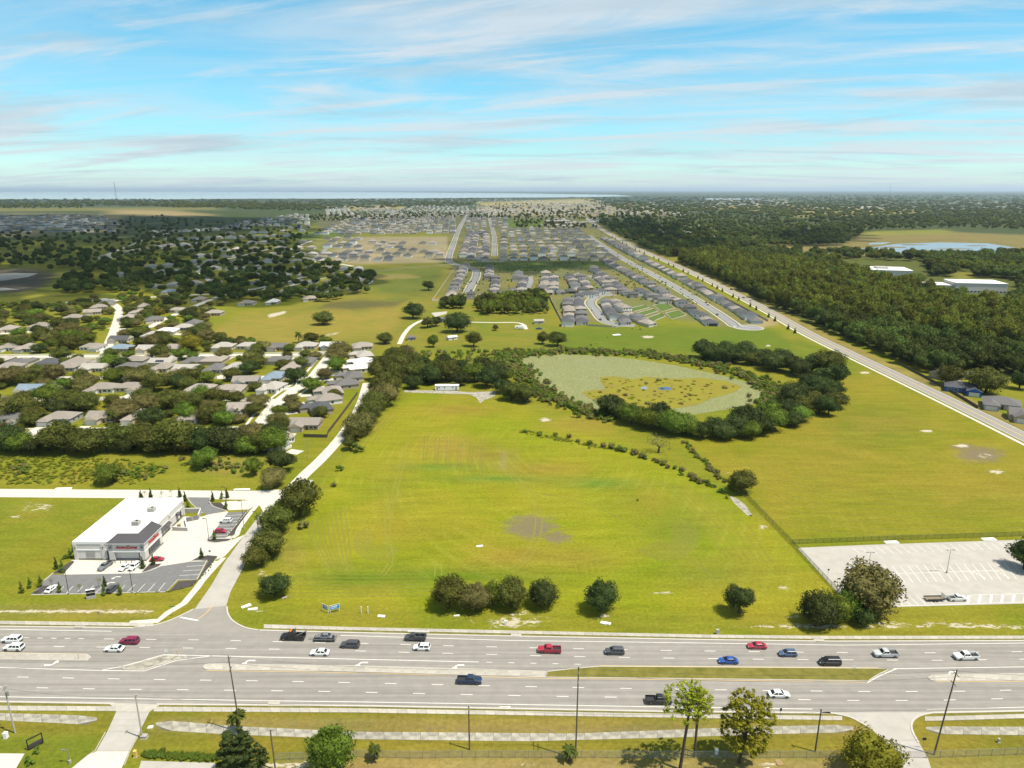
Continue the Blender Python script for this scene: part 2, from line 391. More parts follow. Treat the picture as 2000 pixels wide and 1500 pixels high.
zone([(-200, 455), (30, 450), (40, 462), (-200, 475)], (0.27, 0.21, 0.13), 3, 0.8)
zone([(-200, 530), (60, 522), (115, 535), (90, 560), (30, 582), (-200, 585)], (0.065, 0.055, 0.038), 6)
zone([(-200, 575), (100, 572), (220, 580), (150, 620), (-200, 640)], (0.155, 0.165, 0.014), 8)
zone([(660, 404), (780, 400), (790, 407), (690, 410)], (0.28, 0.22, 0.08), 2)
zone([(930, 396), (1150, 388), (1180, 396), (950, 404)], (0.30, 0.25, 0.13), 3, 0.9)
zone([(930, 404), (1230, 398), (1320, 418), (1300, 424), (950, 420)], (0.27, 0.22, 0.17), 3, 0.85)
zone([(985, 428), (1062, 428), (1062, 444), (985, 446)], (0.08, 0.12, 0.015), 3, 0.9)
zone([(1380, 405), (1500, 400), (1800, 410), (1780, 418), (1560, 424), (1540, 418)], (0.28, 0.23, 0.10), 3, 0.9)
zone([(1680, 456), (1850, 453), (2100, 463), (2100, 500), (1600, 502), (1400, 492), (1480, 480)], (0.150, 0.118, 0.055), 3)
zone([(1690, 452), (1850, 448), (1860, 456), (1690, 460)], (0.16, 0.17, 0.03), 3, 0.9)
zone([(1330, 505), (1380, 496), (1480, 508), (1700, 500), (2200, 494), (2200, 640), (2060, 690), (1990, 735), (1900, 722), (1790, 715), (1700, 680), (1560, 625), (1450, 575), (1380, 535)], (0.06, 0.070, 0.018), 6, 0.85)
zone([(1145, 424), (1230, 416), (1400, 420), (1560, 432), (1700, 440), (2100, 436), (2100, 450), (1850, 445), (1690, 450), (1650, 478), (1480, 480), (1400, 495), (1300, 503), (1240, 480)], (0.055, 0.065, 0.018), 5, 0.85)
for q_ in ([(1860, 532), (1900, 530), (1905, 545), (1865, 545)], [(1830, 580), (1960, 590), (1990, 610), (1900, 605)]): zone(q_, (0.14, 0.145, 0.02), 4, 0.9)
zone([(1450, 640), (1480, 618), (1515, 622), (1520, 634), (1490, 640)], (0.32, 0.25, 0.16), 4, 0.8)
# the mown right-hand field
zone([(1340, 860), (1640, 760), (1600, 690), (1640, 690), (2100, 900), (2100, 1055), (1550, 1062)], (0.172, 0.166, 0.0065), 10)
blob(60, 925, 70, 18, (0.12, 0.145, 0.010), 0.5); blob(250, 915, 60, 14, (0.20, 0.19, 0.016), 0.5)
blob(1700, 830, 130, 50, (0.10, 0.115, 0.012), 0.6); blob(1640, 720, 60, 25, (0.10, 0.13, 0.012), 0.7)
blob(1620, 900, 160, 60, (0.18, 0.150, 0.014), 0.6)
blob(1900, 960, 180, 60, (0.18, 0.150, 0.014), 0.5)
# the main field
zone([(700, 860), (800, 770), (1000, 790), (1200, 860), (1420, 960), (1560, 1080), (1640, 1160), (1600, 1200), (520, 1180), (600, 1000)], (0.196, 0.212, 0.0045), 20)
for (x, y, rx, ry, c, a) in [
    (900, 1125, 260, 26, (0.105, 0.150, 0.006), .8), (700, 1130, 150, 28, (0.105, 0.150, 0.006), .8), (1400, 1120, 160, 45, (0.125, 0.16, 0.007), .7),
    (980, 935, 170, 9, (0.105, 0.165, 0.014), .8), (1180, 945, 110, 12, (0.11, 0.165, 0.014), .75), (850, 912, 110, 10, (0.11, 0.165, 0.014), .7),
    (1330, 1030, 90, 60, (0.12, 0.16, 0.009), .6), (760, 960, 60, 60, (0.17, 0.175, 0.012), .5),
    (880, 870, 80, 26, (0.21, 0.165, 0.02), .6), (960, 890, 70, 22, (0.20, 0.155, 0.018), .6), (1060, 915, 120, 16, (0.20, 0.155, 0.018), .55),
    (900, 800, 90, 14, (0.20, 0.155, 0.018), .6), (1130, 830, 90, 16, (0.20, 0.16, 0.02), .5),
    (1000, 1085, 110, 26, (0.21, 0.155, 0.018), .6), (830, 1040, 120, 30, (0.195, 0.155, 0.014), .4), (1130, 1090, 90, 26, (0.21, 0.165, 0.02), .5),
    (570, 1080, 40, 40, (0.20, 0.17, 0.03), .6), (1250, 980, 120, 30, (0.17, 0.17, 0.012), .4)]:
    blob(x, y, rx, ry, tuple(max(.004, b0 + 1.3 * (q - b0)) for q, b0 in zip(c, (.172, .183, .0075))), min(1, a * 1.35))
zone([(560, 1030), (620, 930), (700, 870), (800, 790), (1000, 800), (1250, 880), (1420, 970), (1560, 1080), (1640, 1160), (560, 1180)], None, 30, 1.0, 1)
zone([(1360, 880), (1660, 840), (2050, 920), (2050, 1050), (1560, 1050), (1440, 930)], None, 30, 0.6, 1)
for k in range(5):
    zone([(868 + 34 * k, 852 + 6 * k), (876 + 34 * k, 852 + 6 * k), (871 + 33 * k, 893 + 8 * k), (863 + 33 * k, 893 + 8 * k)], (0.24, 0.19, 0.05), 7, 0.5)
zone([(983, 882), (992, 882), (985, 918), (974, 918)], (0.27, 0.20, 0.10), 5, 0.7)
for (x, y, rx, ry, a) in [(1035, 1030, 66, 30, 1.0), (1090, 1050, 36, 18, .9), (1015, 1010, 30, 10, .6), (1915, 888, 62, 20, 1.0), (1885, 873, 36, 9, .9)]: blob(x, y, rx, ry, None, a, 0)
for (x, y, rx, ry, a) in [(1000, 1215, 75, 13, .62), (910, 1210, 60, 8, .42), (1060, 1208, 60, 8, .45), (500, 1190, 30, 10, .5), (1180, 1205, 22, 8, .6), (515, 1120, 14, 14, .5), (560, 1165, 8, 4, .8),
    (1450, 990, 24, 20, .3), (1490, 1030, 14, 7, .6), (1945, 922, 22, 4, .95), (1880, 871, 20, 4, .9), (1925, 890, 30, 8, .45), (1810, 842, 18, 3, .8), (1530, 1148, 18, 6, .6), (1300, 1158, 50, 4, .5),
    (1265, 658, 16, 3, .8), (1500, 675, 8, 2, .8), (1690, 728, 18, 3, .7), (1310, 1155, 14, 3, .7), (1420, 925, 16, 10, .35), (70, 990, 60, 14, .45), (30, 1010, 25, 5, .55),
    (1065, 820, 20, 6, .6), (870, 745, 10, 3, .5), (1460, 928, 14, 6, .4), (700, 1205, 20, 5, .4), (600, 1210, 14, 4, .45), (1020, 1195, 25, 6, .45), (1560, 1200, 60, 10, .40), (1850, 1215, 70, 10, .35), (1740, 1220, 50, 10, .55)]: blob(x, y, rx * 1.15, ry * 1.35, None, min(.95, a * 1.22), 2)
zone([(1258, 1214), (1400, 1217), (1560, 1214), (1640, 1222), (1700, 1222), (2050, 1220), (2050, 1228), (1700, 1232), (1560, 1226), (1400, 1224), (1258, 1220)], None, 5, 0.74, 2)
zone([(-100, 1188), (200, 1190), (300, 1192), (285, 1203), (-100, 1199)], None, 4, 0.72, 2)
zone([(-100, 1180), (300, 1182), (300, 1206), (-100, 1206)], (0.19, 0.15, 0.05), 8, 0.6)
# weedy meadow and retail frontage at left
zone([(-400, 885), (530, 890), (545, 950), (-400, 952)], (0.165, 0.17, 0.0125), 8)
zone([(370, 888), (530, 895), (480, 930), (390, 925)], (0.21, 0.17, 0.05), 10, 0.6)
zone([(-400, 975), (250, 975), (150, 1090), (110, 1140), (-400, 1170)], (0.135, 0.160, 0.0095), 10)
blob(60, 1090, 90, 60, (0.19, 0.16, 0.012), 0.6); blob(40, 1000, 60, 14, (0.20, 0.17, 0.03), 0.5)
# verge south of the highway
zone([(-400, 1385), (2300, 1385), (2300, 1480), (-400, 1480)], (0.150, 0.132, 0.015), 10)
zone([(300, 1402), (1700, 1415), (1700, 1432), (1100, 1432), (300, 1424)], (0.20, 0.150, 0.060), 9, 0.95)
zone([(450, 1408), (1250, 1420), (1250, 1430), (450, 1424)], None, 6, 0.52, 0)
zone([(-100, 1430), (200, 1430), (190, 1500), (-100, 1600)], (0.105, 0.135, 0.010), 10)
zone([(540, 1482), (820, 1474), (1800, 1478), (1800, 1800), (500, 1800)], (0.22, 0.165, 0.07), 8, 1.0)
zone([(500, 1485), (620, 1482), (640, 1800), (480, 1800)], None, 6, 0.6, 2)
for (x, y, rx, ry) in [(700, 1492, 40, 8), (1040, 1490, 90, 5), (1210, 1485, 100, 5), (1500, 1492, 50, 6), (1600, 1490, 40, 6), (1640, 1425, 50, 8)]: blob(x, y, rx, ry, None, .55, 2)
zone([(1815, 1478), (2300, 1470), (2300, 1800), (1830, 1800)], (0.20, 0.155, 0.06), 8, 0.7)
GRASS = ground_material()
nv = GX.size; ny, nx = GX.shape
idx = np.arange(nv).reshape(ny, nx)
faces = np.stack([idx[:-1, :-1], idx[:-1, 1:], idx[1:, 1:], idx[1:, :-1]], -1).reshape(-1, 4)
gme = arr_mesh('ground', np.stack([GX.ravel(), GY.ravel(), np.zeros(nv)], -1), faces, GRASS)
for nm, data in (('gcol', gcol), ('gmask', gmask)):
    a = gme.attributes.new(nm, 'FLOAT_COLOR', 'POINT')
    a.data.foreach_set('color', np.concatenate([data.reshape(-1, 3), np.ones((nv, 1))], 1).astype(np.float32).ravel())
ground = struct(link('ground', gme))
# ------------------------------------------------------------------ roads, pavements, kerbs and painted lines
def wpts(pts): return [G(*p) for p in pts]
def resample(pts, step):
    p = np.array(pts, float); d = np.r_[0, np.cumsum(np.hypot(*np.diff(p, axis=0).T))]
    n = max(2, int(round(d[-1] / step)) + 1); t = np.linspace(0, d[-1], n)
    return np.stack([np.interp(t, d, p[:, 0]), np.interp(t, d, p[:, 1])], -1)
def smooth_line(pts, k=6):         # Catmull-Rom through world points
    p = np.array(pts, float); q = np.vstack([2 * p[0] - p[1], p, 2 * p[-1] - p[-2]]); out = []
    for i in range(1, len(q) - 2):
        for t in np.linspace(0, 1, k, endpoint=False):
            a, b, c, d = q[i-1], q[i], q[i+1], q[i+2]
            out.append(0.5 * ((2*b) + (c-a)*t + (2*a-5*b+4*c-d)*t*t + (3*b-a-3*c+d)*t**3))
    out.append(p[-1]); return np.array(out)
def offsets(p, w):                 # left / right edges of a strip along a world polyline
    p = np.asarray(p, float); t = np.gradient(p, axis=0); t /= np.hypot(t[:, 0], t[:, 1])[:, None] + 1e-9
    n = np.stack([-t[:, 1], t[:, 0]], -1); return p + n * w / 2, p - n * w / 2
def strip_mesh(name, p, w, z, m, th=0.0):
    l, r = offsets(p, w); b = MB()
    for i in range(len(p) - 1):
        b.poly([Z(r[i], z), Z(r[i+1], z), Z(l[i+1], z), Z(l[i], z)])
        if th:
            b.poly([Z(l[i], z), Z(l[i+1], z), Z(l[i+1], z - th), Z(l[i], z - th)]); b.poly([Z(r[i+1], z), Z(r[i], z), Z(r[i], z - th), Z(r[i+1], z - th)])
    if th:
        b.poly([Z(r[0], z), Z(l[0], z), Z(l[0], z - th), Z(r[0], z - th)]); b.poly([Z(l[-1], z), Z(r[-1], z), Z(r[-1], z - th), Z(l[-1], z - th)])
    return b.mesh(name, m)
def road(name, px_pts, w, z, m, smooth=True, th=0.0, parent=None):
    p = wpts(px_pts); p = smooth_line(p, 6) if smooth else np.array(p)
    o = link(name, strip_mesh(name, p, w, z, m, th), parent)
    return struct(o) if parent is None else o
def sheet(name, px_pts, z, m, parent=None, th=0.0):
    b = MB(); w = wpts(px_pts)
    if th: b.prism(w, z - th, z)
    else:
        k = len(w); a = sum(w[i][0]*w[(i+1)%k][1] - w[(i+1)%k][0]*w[i][1] for i in range(k))
        b.poly([Z(p, z) for p in (w if a > 0 else w[::-1])])
    o = b.build(name, m, parent)
    return struct(o) if parent is None else o
def band(name, top, bot, x0, x1, z, m, parent=None, step=12, th=0.0):
    ft, fb = interp(top), interp(bot); b = MB(); xs = np.linspace(x0, x1, max(2, int((x1 - x0) / step) + 1))
    T = [G(x, ft(x)) for x in xs]; B = [G(x, fb(x)) for x in xs]
    for i in range(len(xs) - 1):
        b.poly([Z(B[i], z), Z(B[i+1], z), Z(T[i+1], z), Z(T[i], z)])
        if th:
            b.poly([Z(B[i+1], z), Z(B[i], z), Z(B[i], z - th), Z(B[i+1], z - th)]); b.poly([Z(T[i], z), Z(T[i+1], z), Z(T[i+1], z - th), Z(T[i], z - th)])
    o = b.build(name, m, parent)
    return struct(o) if parent is None else o
NK = [(-700, 1198), (0, 1224), (200, 1226), (500, 1231), (680, 1236), (1000, 1243), (1380, 1250), (1620, 1253), (2000, 1252), (2600, 1240)]     # north kerb
NE = [(-700, 1204), (0, 1229), (218, 1233), (665, 1241), (1000, 1251), (1380, 1256), (1650, 1260), (2000, 1256), (2600, 1244)]                    # north edge line
LA = [(-700, 1222), (63, 1246), (210, 1248), (402, 1250), (579, 1254), (752, 1257.7), (924, 1262.6), (1172, 1268), (1338, 1271), (1585, 1274), (1827, 1275), (1982, 1273), (2600, 1262)]
LB = [(-700, 1240), (119, 1263), (304, 1265), (486, 1267), (661, 1270), (749, 1273), (922, 1277), (1095, 1282), (1349, 1286), (1517, 1288), (1681, 1289), (1842, 1289.6), (1990, 1287.5), (2600, 1276)]
LC = [(-700, 1250), (413, 1281), (935, 1293), (1140, 1297.6), (1300, 1301), (1751, 1306), (2000, 1302.5), (2600, 1290)]
YS = [(-700, 1292), (0, 1307), (402, 1309.5), (700, 1314), (1067, 1325), (1380, 1328), (1694, 1332.5), (1825, 1331.5), (2000, 1331), (2600, 1318)]     # yellow line south of the medians
LE = [(-700, 1298), (26, 1322), (224, 1326), (517, 1330), (706, 1333.6), (893, 1338), (1079, 1342), (1352, 1346.6), (1533, 1349), (1710, 1351), (1884, 1350), (1966, 1348), (2600, 1334)]
LF = [(-700, 1317), (10, 1342), (210, 1346), (412, 1347.6), (610, 1350), (705, 1352), (888, 1356), (1082, 1360), (1365, 1364), (1545, 1366), (1635, 1368), (1817, 1368), (1988, 1364), (2600, 1350)]
SE = [(-700, 1336), (0, 1361), (700, 1371), (1380, 1382), (1587, 1385), (1810, 1386), (2000, 1381), (2600, 1366)]
SK = [(-700, 1344), (0, 1371), (308, 1376), (700, 1379), (1296, 1390), (1625, 1393), (1818, 1392.5), (2000, 1389), (2600, 1374)]
highway = band('highway', NK, SK, -500, 2500, 0.012, A['asphalt'], step=10)
def worn_lanes(name):              # asphalt with paler wheel tracks running along the road and darker patches
    m = A['asphalt'].copy(); m.name = name; nt = m.node_tree; N = nt.nodes; L = nt.links
    b = N['Principled BSDF']; old = b.inputs['Base Color'].links[0].from_socket
    g = N.new('ShaderNodeNewGeometry'); mp = N.new('ShaderNodeMapping'); mp.inputs['Scale'].default_value = (0.012, 0.85, 1); L.new(g.outputs['Position'], mp.inputs[0])
    n = N.new('ShaderNodeTexNoise'); n.inputs['Scale'].default_value = 1.0; n.inputs['Detail'].default_value = 5; n.inputs['Roughness'].default_value = 0.6; L.new(mp.outputs[0], n.inputs['Vector'])
    r = N.new('ShaderNodeMapRange'); r.inputs['From Min'].default_value = 0.3; r.inputs['From Max'].default_value = 0.7; r.inputs['To Min'].default_value = 0.74; r.inputs['To Max'].default_value = 1.14
    L.new(n.outputs['Fac'], r.inputs['Value'])
    h = N.new('ShaderNodeHueSaturation'); L.new(old, h.inputs['Color']); L.new(r.outputs[0], h.inputs['Value']); L.new(h.outputs[0], b.inputs['Base Color']); return m
highway.data.materials[0] = worn_lanes('worn_asphalt')
def solid(name, poly, x0, x1, w, m, parent=highway, z=0.018):
    f = interp(poly); p = np.array([G(x, f(x)) for x in np.linspace(x0, x1, max(2, int((x1 - x0) / 14)))])
    return link(name, strip_mesh(name, p, w, z, m), parent)
def dashes(poly, x0, x1, ln=3.05, gap=9.14, w=0.17, phase=0.0, parent=highway):
    f = interp(poly); p = np.array([G(x, f(x)) for x in np.linspace(x0, x1, 240)])
    d = np.r_[0, np.cumsum(np.hypot(*np.diff(p, axis=0).T))]; s = phase
    while s + ln < d[-1]:
        q = np.stack([np.interp([s, s + ln], d, p[:, 0]), np.interp([s, s + ln], d, p[:, 1])], -1)
        c = q.mean(0); a = math.atan2(*(q[1] - q[0])[::-1])
        if 'dash' + str(ln) not in MATS: MATS['dash' + str(ln)] = MB().poly([(-ln/2, -w/2, 0), (ln/2, -w/2, 0), (ln/2, w/2, 0), (-ln/2, w/2, 0)]).mesh('lane_dash', A['paint'])
        link('lane_dash', MATS['dash' + str(ln)], parent, (c[0], c[1], 0.0185), a); s += ln + gap
solid('edge_line', NE, -450, 218, 0.18, A['paint']); solid('edge_line', NE, 665, 2450, 0.18, A['paint'])
solid('edge_line', SE, -450, 1587, 0.18, A['paint']); solid('edge_line', SE, 1810, 2450, 0.18, A['paint'])
dashes(LA, 200, 2400, phase=0.4); dashes(LB, -400, 2400, phase=3.0); dashes(LE, -400, 2400, phase=0.6); dashes(LF, -400, 2400, phase=4.5)
dashes(LA, 20, 170, 1.6, 2.4)
solid('edge_line', LC, 413, 935, 0.2, A['paint']); dashes(LC, 950, 1150, 1.6, 4.4); solid('edge_line', LC, 1745, 2450, 0.2, A['paint'])
solid('edge_line', [(-500, 1294), (0, 1304), (196, 1309.5)], -450, 196, 0.18, A['paint'])
solid('yellow_line', YS, 402, 1690, 0.14, A['paint_yellow']); solid('yellow_line', YS, 1826, 2450, 0.14, A['paint_yellow'])
solid('yellow_line', [(-500, 1265), (0, 1274.5), (170, 1277.5)], -450, 170, 0.14, A['paint_yellow'])
solid('yellow_line', [(1171, 1300), (1300, 1301.2), (1715, 1304.3)], 1171, 1715, 0.14, A['paint_yellow'])
for q in ([(196, 1309.5), (241, 1301)], [(241, 1301), (320, 1278.5)], [(282, 1310.5), (345, 1290)], [(345, 1290), (413, 1281)], [(320, 1278.5), (413, 1281)], [(196, 1309.5), (282, 1310.5)],
          [(1694, 1333.5), (1718, 1320)], [(1718, 1320), (1751, 1306)]):
    link('edge_line', strip_mesh('edge_line', np.array(wpts(q)), 0.2, 0.0195, A['paint']), highway)
link('stop_line', strip_mesh('stop_line', np.array(wpts([(352, 1205.5), (387, 1212)])), 0.55, 0.024, A['paint']), highway)
ARROW = MB().poly([(-1.3, -.20, 0), (.2, -.20, 0), (.75, .25, 0), (1.0, .75, 0), (.72, .85, 0), (.45, .4, 0), (.1, .22, 0), (-1.3, .22, 0)]).poly([(.25, .86, 0), (1.55, .86, 0), (.95, 1.9, 0)]).mesh('turn_arrow', A['paint'])
for (x, y, a, fl) in [(97, 1299, 0, 1), (488, 1290, math.pi, 1), (708, 1294, math.pi, 1), (896, 1299, math.pi, 1), (1858, 1312, math.pi, 1)]:
    g = G(x, y); o = link('turn_arrow', ARROW, highway, (g[0], g[1], 0.0185), a, (1.15, 1.15 * fl, 1))
g = G(985, 1380.5); link('turn_arrow', MB().poly([(-1.2, -.1, 0), (1, -.1, 0), (1, .1, 0), (-1.2, .1, 0)]).poly([(1, -.3, 0), (1.7, 0, 0), (1, .3, 0)]).mesh('bicycle_arrow', A['paint']), highway, (g[0], g[1], 0.0185), 0)
# slab pavements: every slab a piece of its own with an open joint
def slab_run(parent_name, top, bot, x0, x1, slab=1.75, z=0.11, m=None, name='paving_slab', gap=0.045, jit=0.008, parent=None):
    ft, fb = interp(top), interp(bot); root = parent
    T = np.array([G(x, ft(x)) for x in np.linspace(x0, x1, 160)]); B = np.array([G(x, fb(x)) for x in np.linspace(x0, x1, 160)])
    if root is None:
        b = MB()
        for i in range(159): b.poly([Z(B[i], 0.016), Z(B[i+1], 0.016), Z(T[i+1], 0.016), Z(T[i], 0.016)])
        root = struct(b.build(parent_name, A['mulch_grey']))
    d = np.r_[0, np.cumsum(np.hypot(*np.diff((T + B) / 2, axis=0).T))]; n = max(1, int(d[-1] / slab)); rr = random.Random(int(x0) + 3)
    for i in range(n):
        a, c = d[-1] * i / n + gap / 2, d[-1] * (i + 1) / n - gap / 2
        q = [np.array([np.interp(s, d, Q[:, 0]), np.interp(s, d, Q[:, 1])]) for Q, s in ((B, a), (B, c), (T, c), (T, a))]
        o = sum(q) / 4; zz = z + rr.uniform(-jit, jit)
        MB().prism([tuple(p - o) for p in q], 0, zz - 0.02).build(name, m or A['concrete'], root, loc=(o[0], o[1], 0.02))
    return root
A['mulch_grey'] = mat('joint_dirt', (0.11, 0.10, 0.075), 0.95, 0.2, 2.0)
NST = [(-500, 1197), (0, 1213), (255, 1216.5), (520, 1220), (680, 1225), (1380, 1240), (1620, 1242.5), (2000, 1242), (2500, 1232)]
NSB = [(-500, 1203), (0, 1219.5), (255, 1223), (520, 1227.5), (680, 1231), (1380, 1246), (1620, 1248.5), (2000, 1248), (2500, 1238)]
SST = [(-500, 1361), (0, 1379), (210, 1380), (305, 1381), (700, 1384), (1296, 1394.5), (1632, 1399), (1821, 1400), (2000, 1395), (2500, 1382)]
SSB = [(-500, 1369), (0, 1388), (210, 1389), (305, 1390), (700, 1392), (1296, 1402), (1632, 1407), (1821, 1408.5), (2000, 1403), (2500, 1390)]
slab_run('pavement', NST, NSB, -60, 300, 2.4); slab_run('pavement', NST, NSB, 515, 2060, 2.4)
slab_run('pavement', SST, SSB, -60, 226, 2.4); slab_run('pavement', SST, SSB, 300, 1645, 2.4); slab_run('pavement', SST, SSB, 1806, 2060, 2.4)
band('grass_verge', [(x, y + 0.2) for x, y in NSB], [(x, y - 1.6) for x, y in NK], -300, 265, 0.05, A['grass_strip'])
band('grass_verge', [(x, y + 0.2) for x, y in NSB], [(x, y - 1.6) for x, y in NK], 520, 2400, 0.05, A['grass_strip'])
band('grass_verge', [(x, y + 1.6) for x, y in SK], [(x, y - 0.2) for x, y in SST], -300, 215, 0.05, A['grass_strip'])
band('grass_verge', [(x, y + 1.6) for x, y in SK], [(x, y - 0.2) for x, y in SST], 312, 1628, 0.05, A['grass_strip'])
band('grass_verge', [(x, y + 1.6) for x, y in SK], [(x, y - 0.2) for x, y in SST], 1822, 2400, 0.05, A['grass_strip'])
def kerb(px_pts, w=0.30, h=0.15, closed=False, smooth=False, name='kerb'):
    p = wpts(px_pts)
    if closed: p = p + [p[0]]
    p = smooth_line(p, 5) if smooth else np.array(p)
    return struct(link(name, strip_mesh(name, p, w, h, A['kerb'], h + 0.05)))
def kerb_along(poly, x0, x1, off=0.0, w=0.55):
    f = interp(poly); kerb([(x, f(x) + off) for x in np.linspace(x0, x1, max(3, int((x1 - x0) / 25)))], w)
kerb_along(NK, -400, 262); kerb_along(NK, 505, 2400); kerb_along(SK, -400, 222); kerb_along(SK, 306, 1622); kerb_along(SK, 1822, 2400)
# medians
def median(px_pts, label_m, z=0.14, kind='concrete'):
    o = sheet('median', px_pts, z, label_m, th=z + 0.03); kerb(px_pts, 0.22, z + 0.02, closed=True); return o
med1 = [(-420, 1263), (0, 1276), (171, 1279), (177, 1284), (171, 1290.5), (0, 1288), (-420, 1276)]
med2 = [(243, 1302), (320, 1281), (362, 1281.5), (366, 1284), (343, 1289), (281, 1308.5), (242, 1307.5)]
med3 = [(397, 1302), (402, 1298.5), (410, 1297), (700, 1301.5), (1004, 1309.5), (1066, 1312.5), (1066, 1323), (700, 1312), (406, 1308), (399, 1305.5)]
med4 = [(1068, 1312.5), (1110, 1307.5), (1170, 1302.3), (1300, 1303), (1500, 1304.4), (1715, 1306), (1735, 1308.5), (1715, 1318), (1696, 1330.5), (1380, 1326.5), (1068, 1323.4)]
med5 = [(1813, 1324), (1821, 1320), (1850, 1318.5), (2000, 1316.5), (2420, 1306), (2420, 1318), (2000, 1329.5), (1830, 1330), (1818, 1328.5)]
m1 = sheet('median', med1, 0.10, A['concrete'], th=0.11); m3 = sheet('median', med3, 0.10, A['concrete'], th=0.11); m5 = sheet('median', med5, 0.10, A['concrete'], th=0.11)
slab_run('median', [(0, 1277.2), (168, 1279.8)], [(0, 1287.2), (168, 1289.6)], -0, 168, 3.2, 0.16, parent=m1, name='median_slab')
slab_run('median', [(410, 1298), (700, 1302.3), (1004, 1310.3), (1064, 1313.2)], [(410, 1307.2), (700, 1311.3), (1064, 1322.2)], 412, 1063, 3.2, 0.16, parent=m3, name='median_slab')
slab_run('median', [(1824, 1320.5), (2000, 1317.3), (2060, 1315.8)], [(1824, 1329.2), (2000, 1328.8), (2060, 1327.5)], 1826, 2050, 3.2, 0.16, parent=m5, name='median_slab')
sheet('median', med2, 0.14, A['concrete_old'], th=0.15)
for q in (med1, med2, med3, med4, med5): kerb(q, 0.25, 0.165, closed=True)
m4 = sheet('grass_median', med4, 0.13, A['grass_strip'], th=0.14)
# driveways and kerb returns on the south side
sheet('driveway_apron', [(210, 1373), (313, 1376.5), (300, 1385), (292, 1391), (227, 1391), (224, 1384)], 0.115, A['concrete'], th=0.12)
sheet('driveway', [(227, 1390.5), (292, 1390.5), (272, 1430), (252, 1467), (188, 1467), (209, 1430)], 0.02, A['asphalt_pale'])
sheet('driveway', [(188, 1467.5), (252, 1467.5), (240, 1495), (200, 1580), (80, 1580), (140, 1502), (172, 1475)], 0.022, A['concrete_white'])
kerb([(206, 1430), (186, 1466), (170, 1477), (138, 1503), (90, 1560)], 0.15, 0.13); kerb([(274, 1430), (254, 1467), (243, 1495)], 0.15, 0.13)
sheet('side_road', [(1600, 1391.5), (1830, 1391), (1818, 1393), (1800, 1397), (1786, 1405), (1780, 1417), (1784, 1433), (1796, 1452), (1812, 1480), (1850, 1600), (1790, 1600), (1755, 1475), (1729, 1449), (1702, 1424.5), (1667, 1404), (1640, 1396)], 0.0165, A['asphalt_pale'])
kerb([(1622, 1393), (1645, 1397), (1667, 1404), (1702, 1424.5), (1729, 1449)], 0.45, 0.15, smooth=True); kerb([(1822, 1392.5), (1800, 1397), (1786, 1405), (1780, 1417), (1784, 1433), (1794, 1451)], 0.45, 0.15, smooth=True)
kerb([(1606, 1392), (1622, 1393)], 0.5)
# the road beside the retail plot, the lane behind it and the cross road
sheet('side_road', [(262, 1225.5), (300, 1222), (330, 1213), (355, 1202), (380, 1189), (442, 1182), (444, 1196), (450, 1208), (462, 1218), (480, 1226), (508, 1231.5), (470, 1236), (290, 1232)], 0.0172, A['asphalt'])
sheet('side_road', [(380, 1190), (413, 1143), (437, 1101), (478, 1044), (516, 994), (530, 980), (560, 968), (560, 985), (517, 1020), (476, 1107), (450, 1156), (442, 1183)], 0.021, A['asphalt_pale'])
sheet('cross_road', [(-600, 943), (0, 955), (300, 957), (480, 959), (530, 957), (560, 955), (585, 935), (612, 938), (575, 972), (545, 985), (515, 1000), (505, 985), (480, 976), (250, 973), (0, 971), (-600, 960)], 0.025, A['concrete_white'])
road('lane', [(560, 965), (592, 930), (628, 896), (663, 857), (690, 818), (706, 785), (717, 748)], 5.6, 0.028, A['concrete_white'])
kerb([(262, 1225.5), (300, 1221.5), (330, 1212.5), (355, 1201.5), (378, 1190)], 0.45, 0.15, smooth=True); kerb([(443, 1185), (445, 1198), (452, 1210), (464, 1219), (482, 1227), (506, 1231.5)], 0.45, 0.15, smooth=True)
link('yellow_line', strip_mesh('yellow_line', smooth_line(wpts([(388, 1208), (404, 1196), (416, 1181)]), 5), 0.2, 0.026, A['paint_yellow']), highway)
road('footpath', [(252, 1217), (308, 1213), (328, 1197), (359, 1179), (385, 1148), (406, 1119), (424, 1096)], 2.2, 0.10, A['concrete_white'], smooth=False, th=0.12)
# concrete lined ditches: broken old slabs, each one a piece
def ditch(top, bot, x0, x1):
    r = slab_run('ditch', top, bot, x0, x1, 4.2, 0.05, A['concrete_old'], 'ditch_slab', 0.08, 0.015); return r
ditch([(-60, 1391), (150, 1397), (192, 1402)], [(-60, 1404), (170, 1415.5), (192, 1406)], -60, 190)
ditch([(303, 1412), (336, 1408), (448, 1418), (700, 1429.5), (904, 1431), (1117, 1433), (1380, 1423), (1545, 1418), (1640, 1416), (1668, 1420)],
      [(303, 1416), (318, 1426.5), (434, 1434), (700, 1444), (1030, 1448), (1300, 1441), (1545, 1433), (1645, 1431), (1668, 1425)], 304, 1667)
ditch([(1807, 1420), (1830, 1419), (2060, 1420)], [(1807, 1424), (1830, 1434), (2060, 1437)], 1808, 2060)
